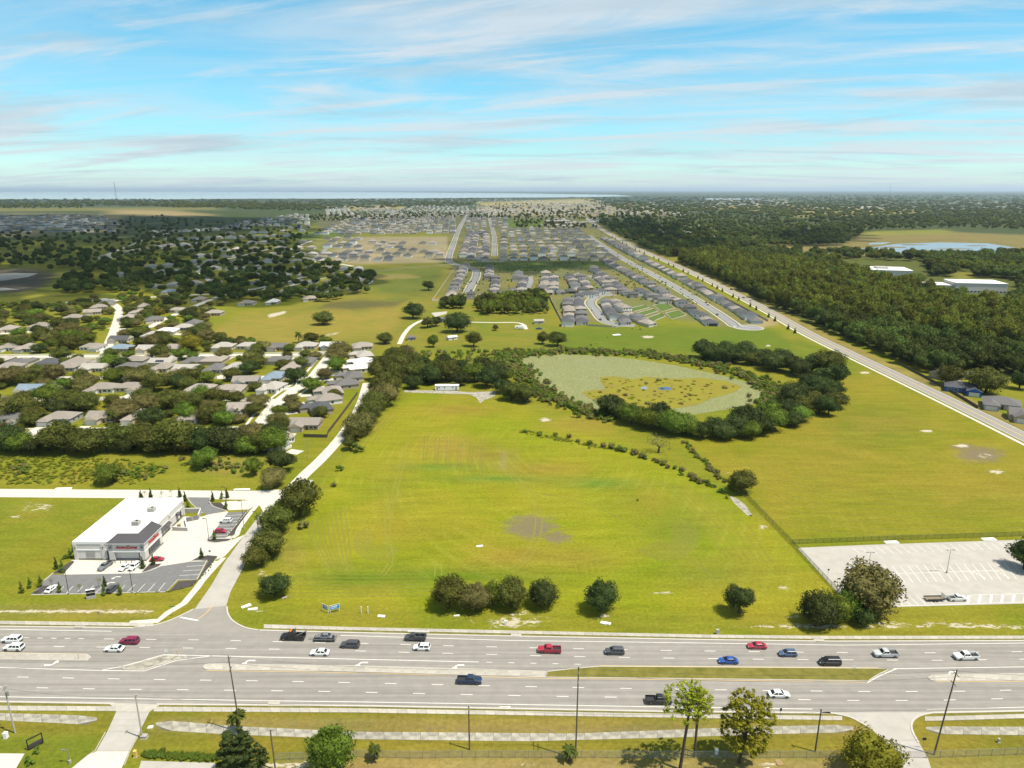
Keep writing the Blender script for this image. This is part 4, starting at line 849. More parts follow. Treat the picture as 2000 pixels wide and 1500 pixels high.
SPEC = {  # length, width, belt, roof height, wheel radius, cabin: base rear, roof rear, roof front, base front (fractions from the rear), bonnet height
 'sedan': (4.7, 1.82, .92, 1.45, .33, .10, .27, .56, .74, .86), 'suv': (4.8, 1.92, 1.08, 1.75, .37, .015, .09, .58, .74, 1.02), 'hatch': (4.3, 1.8, .98, 1.58, .33, .02, .10, .57, .75, .92), 'van': (5.1, 2.0, 1.1, 1.85, .36, .01, .05, .66, .84, 1.0)}
def car_proto(kind, paint):
    L, Wd, belt, roof, wr, c0, c1, c2, c3, bon = SPEC[kind]; hw = Wd / 2; x0 = -L / 2; X = lambda t: x0 + L * t
    root = empty('car', (0, 0, 0)); pm = A['car ' + paint]; g = .22
    tail = belt - .10 if kind == 'sedan' else belt - .03
    st = [(0, hw * .86, g + .18, tail - .12), (.025, hw * .95, g + .04, tail), (.12, hw, g, belt), (.5, hw, g, belt), (c3, hw, g, belt), (.85, hw * .98, g, bon), (.955, hw * .92, g + .02, bon - .10), (1.0, hw * .78, g + .12, bon - .26)]
    body = MB().loft([ring(X(t), w, a, c) for t, w, a, c in st], 0).build('body', pm, root)
    wb, wt = hw * .93, hw * .74
    Q = lambda t, y, z: (X(t), y, z)
    cab = MB().loft([[Q(c0, -wb, belt - .06), Q(c3, -wb, belt - .06), Q(c3, wb, belt - .06), Q(c0, wb, belt - .06)], [Q(c1, -wt, roof - .05), Q(c2, -wt, roof - .05), Q(c2, wt, roof - .05), Q(c1, wt, roof - .05)], [Q(c1 + .03, -wt * .88, roof), Q(c2 - .04, -wt * .88, roof), Q(c2 - .04, wt * .88, roof), Q(c1 + .03, wt * .88, roof)]])
    cab.build('cabin', pm, root)
    def pane(name, q, off):
        c = np.array(q).mean(0); pts = [tuple(c + (np.array(p) - c) * np.array(.88) + np.array(off)) for p in q]; return MB().poly(pts).build(name, A['autoglass'], root)
    zb, zt = belt, roof - .07
    def at(t0, t1, z): f = (z - (belt - .06)) / (roof - .05 - (belt - .06)); return t0 + (t1 - t0) * f
    def wy(z): f = (z - (belt - .06)) / (roof - .05 - (belt - .06)); return wb + (wt - wb) * f
    pane('windscreen', [Q(at(c3, c2, zb), -wy(zb), zb), Q(at(c3, c2, zb), wy(zb), zb), Q(at(c3, c2, zt), wy(zt), zt), Q(at(c3, c2, zt), -wy(zt), zt)], (.012, 0, .012))
    pane('rear_window', [Q(at(c0, c1, zb), wy(zb), zb), Q(at(c0, c1, zb), -wy(zb), zb), Q(at(c0, c1, zt), -wy(zt), zt), Q(at(c0, c1, zt), wy(zt), zt)], (-.012, 0, .012))
    for s in (-1, 1):
        a0, a1, b0, b1 = at(c0, c1, zb) + .03, at(c0, c1, zt) + .02, at(c3, c2, zb) - .03, at(c3, c2, zt) - .02; n = 3 if kind in ('suv', 'van') else 2
        for k in range(n):
            f0, f1 = k / n + .012, (k + 1) / n - .012; y = lambda z: s * wy(z)
            q = [Q(a0 + (b0 - a0) * f0, y(zb), zb), Q(a0 + (b0 - a0) * f1, y(zb), zb), Q(a1 + (b1 - a1) * f1, y(zt), zt), Q(a1 + (b1 - a1) * f0, y(zt), zt)]
            pane('side_window', q if s < 0 else q[::-1], (0, s * .012, .004))
        MB().box(X(.975), X(.998), s * hw * .55 - .16, s * hw * .55 + .16, bon - .34, bon - .20).build('headlight', A['lamp'], root)
        MB().box(X(.001) - .015, X(.025), s * hw * .66 - .14, s * hw * .66 + .14, tail - .32, tail - .16).build('tail_light', A['tail'], root)
        MB().box(X(c3) - .25, X(c3) - .05, s * (hw + .02) - .1, s * (hw + .02) + .1, belt, belt + .14).build('mirror', pm, root)
    MB().box(X(1.0) - .06, X(1.0) + .03, -hw * .7, hw * .7, g + .12, g + .32).build('front_bumper', A['trim'], root); MB().box(X(0) - .03, X(0) + .06, -hw * .78, hw * .78, g + .16, g + .34).build('rear_bumper', A['trim'], root)
    add_wheels(root, (X(.19), X(.81)), hw - .10, wr)
    for x in (X(.19), X(.81)):
        for s in (-1, 1): MB().poly([(x + (wr + .07) * math.cos(t), s * (hw + .004), wr + (wr + .07) * math.sin(t)) for t in np.linspace(0, math.pi, 9)]).build('wheel_arch', A['trim'], root)
    return root
def pickup_proto(paint, flat=False, crew=True):
    root = empty('pickup', (0, 0, 0)); pm = A['car ' + paint]; L, hw, g = 5.7, .98, .32; x0 = -L / 2; X = lambda t: x0 + L * t; belt, roof, bon = 1.22, 1.88, 1.16
    st = [(.40, hw, g, belt), (.74, hw, g, belt), (.86, hw * .99, g, bon), (.96, hw * .95, g, bon - .06), (1.0, hw * .85, g + .1, bon - .2)]
    MB().loft([ring(X(t), w, a, c, .08) for t, w, a, c in st], 0).build('body', pm, root)
    bed = MB().box(X(0.01), X(.395), -hw, hw, g + .08, .78).box(X(0.01), X(.395), -hw, -hw + .09, .781, belt).box(X(0.01), X(.395), hw - .09, hw, .781, belt).box(X(.365), X(.395), -hw + .09, hw - .09, .781, belt).build('cargo_bed', pm, root)
    MB().box(X(0.012), X(.364), -hw + .095, hw - .095, .782, .80).build('bed_liner', A['trim'], root); MB().box(X(0) - .02, X(.009), -hw + .05, hw - .05, .45, belt - .02).build('tailgate', pm, root)
    wb, wt = hw * .93, hw * .78; c0, c1, c2, c3 = .402, .425, .62, .735; Q = lambda t, y, z: (X(t), y, z)
    MB().loft([[Q(c0, -wb, belt - .05), Q(c3, -wb, belt - .05), Q(c3, wb, belt - .05), Q(c0, wb, belt - .05)], [Q(c1, -wt, roof - .05), Q(c2, -wt, roof - .05), Q(c2, wt, roof - .05), Q(c1, wt, roof - .05)], [Q(c1 + .02, -wt * .88, roof), Q(c2 - .03, -wt * .88, roof), Q(c2 - .03, wt * .88, roof), Q(c1 + .02, wt * .88, roof)]]).build('cabin', pm, root)
    MB().poly([Q(c3 - .012, -wb * .86, belt + .06), Q(c3 - .012, wb * .86, belt + .06), Q(c2 + .022, wt * .88, roof - .10), Q(c2 + .022, -wt * .88, roof - .10)]).build('windscreen', A['autoglass'], root)
    MB().poly([Q(c0 - .002, wb * .86, belt + .06), Q(c0 - .002, -wb * .86, belt + .06), Q(c1 - .006, -wt * .86, roof - .1), Q(c1 - .006, wt * .86, roof - .1)]).build('rear_window', A['autoglass'], root)
    for s in (-1, 1):
        for f0, f1 in ((.03, .47), (.52, .95)):
            y = lambda f: s * (wb + (wt - wb) * f + .014)
            lo = lambda f: c0 + .01 + (c3 - c0 - .03) * f; hi = lambda f: c1 + .005 + (c2 - c1 - .012) * f
            q = [Q(lo(f0), y(.12), belt + .05), Q(lo(f1), y(.12), belt + .05), Q(hi(f1), y(.9), roof - .11), Q(hi(f0), y(.9), roof - .11)]; MB().poly(q if s < 0 else q[::-1]).build('side_window', A['autoglass'], root)
        MB().box(X(.985), X(1.0) + .01, s * .68 - .14, s * .68 + .14, .80, .98).build('headlight', A['lamp'], root); MB().box(X(0) - .03, X(0.005), s * .9 - .06, s * .9 + .06, .75, 1.1).build('tail_light', A['tail'], root); MB().box(X(.70), X(.72), s * 1.08 - .1, s * 1.08 + .1, belt + .05, belt + .28).build('mirror', A['trim'], root)
    MB().box(X(1) - .05, X(1) + .05, -.85, .85, .4, .6).build('front_bumper', A['steel'], root); MB().box(X(0) - .08, X(0) - .025, -.85, .85, .42, .6).build('rear_bumper', A['steel'], root)
    add_wheels(root, (X(.18), X(.815)), hw - .12, .40, .26); return root
PROTO = {}
def vehicle(kind, paint, px, py, yaw, label, cat=None, group=None):
    key = (kind, paint); first = key not in PROTO
    if first: PROTO[key] = pickup_proto(paint) if kind == 'pickup' else car_proto(kind, paint)
    o = PROTO[key] if first else copy_tree(PROTO[key])
    g = G(px, py); o.location = (g[0], g[1], 0.025); o.rotation_euler = (0, 0, yaw); o.scale = (1, 1, 1)
    o.name = {'pickup': 'pickup_truck', 'suv': 'suv', 'van': 'minivan', 'sedan': 'sedan', 'hatch': 'hatchback'}[kind]
    tag(o, label, cat or {'pickup': 'pickup', 'suv': 'suv', 'van': 'van', 'sedan': 'car', 'hatch': 'car'}[kind], group); return o
PI = math.pi
def slope(poly, x):
    f = interp(poly); a, c = G(x - 20, f(x - 20)), G(x + 20, f(x + 20)); return math.atan2(c[1] - a[1], c[0] - a[0])
HG = 'vehicles driving on the highway'
for (k, p, x, y, lb) in [('suv', 'white', 24, 1253, 'white suv in the far lane at the left edge of the highway'), ('suv', 'white', 28, 1268.5, 'white suv beside the left concrete median, nearest the left edge'), ('suv', 'maroon', 253, 1256, 'maroon suv level with the mouth of the side road'),
    ('sedan', 'white', 224, 1270.5, 'white sedan just behind the diagonal traffic island, below the maroon suv'), ('sedan', 'white', 625, 1278, 'white sedan driving in front of the dark suv near the tow truck'), ('suv', 'dark grey', 684, 1263, 'dark grey suv right behind the loaded tow truck'), ('hatch', 'white', 824, 1268, 'small white hatchback beside the utility truck with ladder rack'),
    ('pickup', 'red', 1073, 1273, 'red pickup truck in the middle of the far carriageway'), ('suv', 'dark grey', 1200, 1276, 'dark grey suv following the red pickup'), ('sedan', 'blue', 1422, 1294, 'bright blue sedan in the lane beside the grass median'), ('sedan', 'red', 1478, 1265, 'red sedan in the far lane near the right tree clump'),
    ('hatch', 'slate blue', 1538, 1280, 'slate blue hatchback behind the red sedan'), ('van', 'black', 1620, 1297, 'black minivan in the lane beside the grass median'), ('pickup', 'silver', 1729, 1281, 'silver pickup truck above the right end of the grass median'), ('pickup', 'white', 1886, 1286, 'white pickup truck nearest the right edge of the highway')]:
    vehicle(k, p, x, y, PI + slope(LB, x), lb, None, HG).scale = (1.13, 1.1, 1.1)
for (k, p, x, y, lb) in [('pickup', 'dark blue', 917, 1333, 'dark blue pickup on the near carriageway below the concrete median'), ('pickup', 'black', 1286, 1372, 'black pickup in the near lane beside the tall pine'), ('sedan', 'white', 1521, 1359.5, 'white sedan on the near carriageway right of the pines')]:
    vehicle(k, p, x, y, slope(LE, x), lb, None, HG).scale = (1.13, 1.1, 1.1)
up = lambda d: R(d)
for (k, p, x, y, yw, lb) in [('pickup', 'grey', 206, 1108.5, R(-100), 'dark grey pickup parked left of the store entrance'), ('sedan', 'white', 244, 1110.5, R(-100), 'white sedan parked before the store doors, left of two'), ('suv', 'white', 263, 1109.5, R(-100), 'white suv parked before the store doors, right of two'),
    ('sedan', 'red', 307, 1095, R(8), 'red sedan parked at the corner of the store entrance'), ('sedan', 'white', 101, 1153, R(85), 'white sedan parked at the left end of the front lot'), ('suv', 'dark grey', 221, 1153, R(85), 'dark grey suv parked behind small trees in the front lot'),
    ('suv', 'white', 441, 1020, PI, 'white suv parked in the side lot by the road'), ('hatch', 'red', 431, 1040, 0.0, 'red hatchback parked in the side lot by the road'), ('pickup', 'white', 1869, 1172, .03, 'white pickup parked with a trailer in the right car park')]:
    vehicle(k, p, x, y, yw, lb)
HOOD = 'cars parked in the left neighbourhood'
for (k, p, x, y, yw, lb) in [('sedan', 'red', 8, 831, R(60), 'red car parked on the driveway at the left edge'), ('suv', 'black', 28, 825, R(70), 'black suv parked before the front left house'), ('sedan', 'white', 447, 780, R(20), 'white car parked before the house with roof panels'), ('suv', 'dark grey', 556, 722, R(80), 'dark car on a driveway of the upper street'), ('sedan', 'silver', 300, 832, R(80), 'silver car on a driveway of the front row'),
    ('sedan', 'white', 625, 690, R(100), 'white car on the driveway of the rear corner house'), ('suv', 'white', 650, 735, R(10), 'white suv at the kerb of the sloping street'), ('hatch', 'dark grey', 640, 748, R(10), 'dark hatchback at the kerb of the sloping street'), ('sedan', 'blue', 500, 700, R(0), 'blue car on the upper street')]:
    vehicle(k, p, x, y, yw, lb, None, HOOD)
# tow truck with a wrecked car on its deck trailer
yw = PI + slope(NE, 600); g = G(572, 1248)
tow = tag(empty('tow_truck', (g[0], g[1], .02), yw), 'black tow truck with raised boom hauling a wrecked car', 'truck'); bk = A['car black']
MB().loft([ring(x, w, a, c, .1) for x, w, a, c in ((1.0, 1.1, .5, 1.6), (1.6, 1.1, .5, 1.55), (2.8, 1.0, .5, 1.4), (3.3, .85, .6, 1.2))]).build('bonnet', bk, tow)
MB().loft([[(-.6, -1.1, .5), (1.5, -1.1, .5), (1.5, 1.1, .5), (-.6, 1.1, .5)], [(-.6, -1.1, 1.7), (1.4, -1.1, 1.7), (1.4, 1.1, 1.7), (-.6, 1.1, 1.7)], [(-.5, -.95, 2.75), (.8, -.95, 2.75), (.8, .95, 2.75), (-.5, .95, 2.75)]]).build('cab', bk, tow)
MB().poly([(1.39, -.98, 1.82), (1.39, .98, 1.82), (.93, .9, 2.6), (.93, -.9, 2.6)]).build('windscreen', A['autoglass'], tow)
for s in (-1, 1): MB().poly([(-.35, s * 1.105, 1.8), (1.15, s * 1.105, 1.8), (.75, s * .98, 2.6), (-.35, s * .98, 2.6)][::-s]).build('side_window', A['autoglass'], tow); MB().box(2.9, 3.25, s * .7 - .15, s * .7 + .15, .95, 1.15).build('headlight', A['lamp'], tow); MB().tube((-.75, s * .8, .6), (-.75, s * .8, 3.2), .08, .08, 8).build('exhaust_stack', A['rim'], tow)
MB().box(-3.6, -.7, -1.15, 1.15, .6, 1.05).box(-3.6, -.9, -1.15, -.7, 1.051, 1.6).box(-3.6, -.9, .7, 1.15, 1.051, 1.6).build('wrecker_body', bk, tow)
MB().tube((-1.2, 0, 1.1), (-4.4, 0, 2.9), .18, .13, 8).tube((-2.2, 0, 1.1), (-3.0, 0, 2.1), .09, .09, 8).build('boom', A['steel'], tow); MB().box(3.25, 3.42, -1.05, 1.05, .35, .75).build('bumper', A['rim'], tow); MB().box(.1, .5, -.7, .7, 2.76, 2.9).build('light_bar', mat('amber_lens', (.6, .2, .02), .3), tow)
add_wheels(tow, (2.3, -2.0, -3.0), .95, .5, .32)
g = G(634, 1250); trl = tag(empty('car_trailer', (g[0], g[1], .02), yw), 'low trailer deck behind the tow truck carrying a wrecked car', 'trailer')
MB().box(-3.0, 3.0, -1.05, 1.05, .55, .72).build('deck', A['dark_metal'], trl); MB().box(3.0, 4.6, -.1, .1, .5, .65).build('drawbar', A['steel'], trl); MB().box(-3.3, -3.02, -1.05, 1.05, .4, 1.1).build('ramp_gate', A['steel'], trl)
for s in (-1, 1): MB().box(-2.6, 2.6, s * 1.12 - .05, s * 1.12 + .05, .73, .95).build('side_rail', A['steel'], trl)
add_wheels(trl, (-.5, .4), 1.05, .36, .22)
wr = car_proto('sedan', 'grey'); wr.name = 'wrecked_car'; wr.location = (g[0], g[1], .74); wr.rotation_euler = (0, 0, yw); tag(wr, 'grey wrecked car riding on the tow trailer', 'car')
# utility truck with ladder rack
yw = PI + slope(NE, 812); g = G(812, 1249.5)
ut = tag(empty('utility_truck', (g[0], g[1], .02), yw), 'dark utility truck with a white ladder on its rack', 'truck'); dk = A['car dark grey']
MB().loft([ring(x, w, a, c, .1) for x, w, a, c in ((1.5, 1.0, .5, 1.4), (2.6, .95, .5, 1.25), (3.1, .8, .6, 1.05))]).build('bonnet', dk, ut)
MB().loft([[(.2, -1.0, .5), (1.9, -1.0, .5), (1.9, 1.0, .5), (.2, 1.0, .5)], [(.2, -1.0, 1.5), (1.8, -1.0, 1.5), (1.8, 1.0, 1.5), (.2, 1.0, 1.5)], [(.3, -.85, 2.2), (1.3, -.85, 2.2), (1.3, .85, 2.2), (.3, .85, 2.2)]]).build('cab', dk, ut)
MB().poly([(1.79, -.9, 1.55), (1.79, .9, 1.55), (1.4, .8, 2.1), (1.4, -.8, 2.1)]).build('windscreen', A['autoglass'], ut)
for s in (-1, 1): MB().poly([(.4, s * 1.005, 1.52), (1.6, s * 1.005, 1.52), (1.2, s * .89, 2.1), (.4, s * .89, 2.1)][::-s]).build('side_window', A['autoglass'], ut); MB().box(-3.0, .15, s * .85 - .2, s * .85 + .2, .75, 1.6).build('tool_box', dk, ut)
MB().box(-3.0, .15, -.64, .64, .7, .9).build('bed', A['dark_metal'], ut)
for x in (-2.9, -1.4, .05):
    for s in (-1, 1): MB().box(x - .05, x + .05, s * .98 - .05, s * .98 + .05, 1.601, 2.6).build('rack_post', A['steel'], ut)
    MB().box(x - .05, x + .05, -1.03, 1.03, 2.602, 2.7).build('rack_bar', A['steel'], ut)
lad = tag(empty('ladder', (g[0], g[1], 2.74), yw), 'long white ladder lying on the rack of the utility truck', 'ladder')
for s in (-1, 1): MB().box(-4.0, 2.2, s * .25 - .05, s * .25 + .05, 0, .12).build('ladder_rail', A['white'], lad)
for k in range(18): MB().box(-3.9 + k * .34, -3.84 + k * .34, -.199, .199, .03, .08).build('rung', A['white'], lad)
add_wheels(ut, (2.1, -1.9), .88, .42, .28); MB().box(3.05, 3.2, -.95, .95, .4, .7).build('bumper', A['steel'], ut)
# flat trailer behind the parked white pickup
g = G(1824, 1172); ft = tag(empty('flat_trailer', (g[0], g[1], .025), .03), 'flat utility trailer with a mesh ramp behind the parked white pickup', 'trailer')
for k in range(12): MB().box(-2.8, 2.8, -1.0 + k * .167, -.85 + k * .167, .55, .62).build('deck_plank', mat('trailer_plank', (.22, .18, .13), .9, .2, 2.0) if 'trailer_plank' not in MATS else MATS['trailer_plank'], ft)
for s in (-1, 1): MB().box(-2.8, 2.8, s * 1.08 - .04, s * 1.08 + .04, .5, .95).build('side_rail', A['dark_metal'], ft)
MB().box(2.85, 4.6, -.08, .08, .5, .6).build('drawbar', A['dark_metal'], ft); b = MB()
for k in range(9): b.box(2.76, 2.82, -1.0 + k * .24, -.95 + k * .24, .62, 2.0)
b.box(2.75, 2.83, -1.05, 1.05, 2.001, 2.06).build('ramp_gate', A['dark_metal'], ft); add_wheels(ft, (-.6, .4), 1.2, .36, .2)
# ------------------------------------------------------------------ houses
ROOFS = {'grey brown': (.235, .205, .175), 'pale grey': (.33, .305, .27), 'dark grey': (.075, .076, .082), 'blue grey': (.17, .22, .27), 'warm grey': (.27, .235, .20), 'mid grey': (.125, .118, .115), 'off white': (.58, .56, .52)}
for k, c in ROOFS.items(): A['roof ' + k] = mat('shingle_roof_' + k.replace(' ', '_'), c, 0.9, 0.14, 1.6, bump=0.25, detail=9)
WALLS = {'cream': (.52, .46, .36), 'white': (.66, .65, .62), 'tan': (.38, .31, .23), 'grey': (.33, .33, .33), 'pale blue': (.40, .48, .55), 'blue': (.035, .10, .33)}
for k, c in WALLS.items(): A['wall ' + k] = mat('house_wall_' + k.replace(' ', '_'), c, 0.9, 0.05, 1.0)
A['garage'] = mat('garage_door', (.60, .57, .52), .7); A['hdoor'] = mat('front_door', (.12, .05, .03), .6); A['solar'] = mat('solar_panel', (.012, .018, .04), .15, spec=.6); A['screen'] = mat('screened_lanai', (.03, .032, .035), .8)
def roof_hip(b, x0, x1, y0, y1, z, s, gable=False, over=.5, m=0, gm=1):
    X0, X1, Y0, Y1 = x0 - over, x1 + over, y0 - over, y1 + over; w, d = X1 - X0, Y1 - Y0; h = min(w, d) / 2 * s
    if w >= d:
        k = 0 if gable else d / 2; r0, r1 = (X0 + k, (Y0 + Y1) / 2, z + h), (X1 - k, (Y0 + Y1) / 2, z + h)
        b.poly([(X0, Y0, z), (X1, Y0, z), r1, r0], m); b.poly([(X1, Y1, z), (X0, Y1, z), r0, r1], m)
        b.poly([(X1, Y0, z), (X1, Y1, z), r1], gm if gable else m); b.poly([(X0, Y1, z), (X0, Y0, z), r0], gm if gable else m)
    else:
        k = 0 if gable else w / 2; r0, r1 = ((X0 + X1) / 2, Y0 + k, z + h), ((X0 + X1) / 2, Y1 - k, z + h)
        b.poly([(X1, Y0, z), (X1, Y1, z), r1, r0], m); b.poly([(X0, Y1, z), (X0, Y0, z), r0, r1], m)
        b.poly([(X0, Y0, z), (X1, Y0, z), r0], gm if gable else m); b.poly([(X1, Y1, z), (X0, Y1, z), r1], gm if gable else m)
    b.poly([(X0, Y1, z), (X1, Y1, z), (X1, Y0, z), (X0, Y0, z)], gm)
    return h
HP = {}
def slot_over(o, i, m): o.material_slots[i].link = 'OBJECT'; o.material_slots[i].material = m
def house_proto(kind):
    if kind in HP: return HP[kind]
    root = empty('house', (0, 0, -200)); b = MB(); r = MB(); S2 = [A['roof grey brown'], A['wall cream']]
    def win(x, y, z, w=1.5, h=1.3, axis='y', par=None):
        f = MB().box(x - w/2 - .1, x + w/2 + .1, y - .07, y - .01, z - .1, z + h + .1).build('window', A['white'], root) if axis == 'y' else MB().box(x + .01, x + .07, y - w/2 - .1, y + w/2 + .1, z - .1, z + h + .1).build('window', A['white'], root)
        (MB().box(x - w/2, x + w/2, y - .09, y - .071, z, z + h) if axis == 'y' else MB().box(x + .071, x + .09, y - w/2, y + w/2, z, z + h)).build('pane', A['glass'], f)
    def garage(x, y, w=4.9): MB().box(x - w/2, x + w/2, y - .05, y - .01, .05, 2.3).build('garage_door', A['garage'], root)
    def door(x, y): MB().box(x - .55, x + .55, y - .06, y - .01, .05, 2.2).build('front_door', A['hdoor'], root)
    if kind == 'ranch_left':
        b.box(-8, 8, 0, 12, 0, 2.9); b.box(-7.6, -1.2, -5, -.002, 0, 2.9); roof_hip(r, -8, 8, 0, 12, 2.9, .42); roof_hip(r, -7.6, -1.2, -5, 5, 2.91, .42); garage(-4.4, -5); door(.4, 0)
        win(3.2, 0, .9, 2.0); win(6.0, 0, .9); win(8, 3.5, .9, axis='x'); win(8, 8, .9, axis='x')
    elif kind == 'ranch_right':
        b.box(-8.5, 8.5, 0, 11, 0, 2.9); b.box(1.6, 8.2, -5.5, -.002, 0, 2.9); roof_hip(r, -8.5, 8.5, 0, 11, 2.9, .40); roof_hip(r, 1.6, 8.2, -5.5, 5, 2.91, .46, True); garage(4.9, -5.5); door(-.2, 0)
        win(-3.4, 0, .9, 2.0); win(-6.4, 0, .9); win(8.2, -3, .9, axis='x'); win(8.5, 6, .9, axis='x')
    elif kind == 'gable':
        b.box(-8, 8, 0, 11, 0, 2.9); b.box(-6.5, .5, -4, -.002, 0, 2.9); roof_hip(r, -8, 8, 0, 11, 2.9, .42, True); roof_hip(r, -6.5, .5, -4, 5.5, 2.91, .5, True); garage(-3, -4); door(2, 0)
        win(4.4, 0, .9); win(6.6, 0, .9); win(8, 4, .9, axis='x'); win(8, 8, .9, axis='x')
    elif kind == 'cross':
        b.box(-6, 6, 0, 15, 0, 2.9); b.box(-5.8, 0, -4, -.002, 0, 2.9); roof_hip(r, -6, 6, 0, 15, 2.9, .45); roof_hip(r, -5.8, 0, -4, 5, 2.91, .45); garage(-2.9, -4); door(1.6, 0); win(4, 0, .9); win(6, 4, .9, axis='x'); win(6, 9, .9, axis='x')
    elif kind == 'two':
        b.box(-6, 6, 0, 13, 0, 5.7); b.box(-5.9, .4, -2.6, -.002, 0, 2.9); roof_hip(r, -6, 6, 0, 13, 5.7, .42); roof_hip(r, -5.9, .4, -2.6, 1.0, 2.91, .42); garage(-2.8, -2.6); door(2.2, 0)
        for x in (-4, -.5, 3.5): win(x, 0, 3.8)
        win(4.4, 0, .9); 
        for y in (3, 9): win(6, y, .9, axis='x'); win(6, y, 3.8, axis='x')
    elif kind == 'two_wide':
        b.box(-7.5, 7.5, 0, 11, 0, 5.7); roof_hip(r, -7.5, 7.5, 0, 11, 5.7, .40); garage(-3.5, 0); door(2, 0)
        for x in (-5, -1.5, 2, 5.5): win(x, 0, 3.8)
        win(5, 0, .9)
        for y in (3, 8): win(7.5, y, 3.8, axis='x')
    elif kind == 'lanai':
        b.box(-6.2, 6.2, 0, 16, 0, 2.9); roof_hip(r, -6.2, 6.2, 0, 16, 2.9, .42); MB().box(-3.5, 4.5, -.9, -.02, 0, 2.5).build('screen_porch', A['screen'], root); win(-5, 0, .9); win(6.2, 5, .9, axis='x'); win(6.2, 10, .9, axis='x')
    b.build('wall', A['wall cream'], root); r.build('roof', S2, root)
    HP[kind] = root; root['proto'] = 1; return root
LP = {}
def house_lite(kind):              # far houses: walls and roof only, each still a thing of its own
    if kind in LP: return LP[kind]
    root = empty('house', (0, 0, -200)); b = MB(); r = MB()
    if kind == 'two': b.box(-6, 6, 0, 14, 0, 5.7); roof_hip(r, -6, 6, 0, 14, 5.7, .42)
    elif kind == 'cross': b.box(-6, 6, 0, 16, 0, 2.9); b.box(-6, -.2, -3, -.002, 0, 2.9); roof_hip(r, -6, 6, 0, 16, 2.9, .46); roof_hip(r, -6, -.2, -3, 5, 2.91, .46)
    else: b.box(-8, 8, 0, 12, 0, 2.9); b.box(-7.6, -1.2, -5, -.002, 0, 2.9); roof_hip(r, -8, 8, 0, 12, 2.9, .42); roof_hip(r, -7.6, -1.2, -5, 5, 2.91, .42)
    b.build('wall', A['wall cream'], root); r.build('roof', [A['roof mid grey'], A['wall cream']], root); root['proto'] = 1; LP[kind] = root; return root
HOUSES = []                         # (x, y) of every house, for keeping trees off them
USED = set()
def place_house(kind, w, yaw, roof, wall, label, group, lite=False, sc=1.0):
    p = (house_lite if lite else house_proto)(kind)
    key = (kind, lite); o = p if key not in USED else copy_tree(p); USED.add(key)
    if 'proto' in o: del o['proto']
    o.location = (w[0], w[1], 0.0); o.rotation_euler = (0, 0, yaw); o.scale = (sc, sc, sc)
    for c in o.children:
        if c.name.startswith('roof'): slot_over(c, 0, A['roof ' + roof]); slot_over(c, 1, A['wall ' + wall])
        if c.name.startswith('wall'): slot_over(c, 0, A['wall ' + wall])
    tag(o, label, 'house', group); HOUSES.append((w[0], w[1])); return o
rh = random.Random(11)
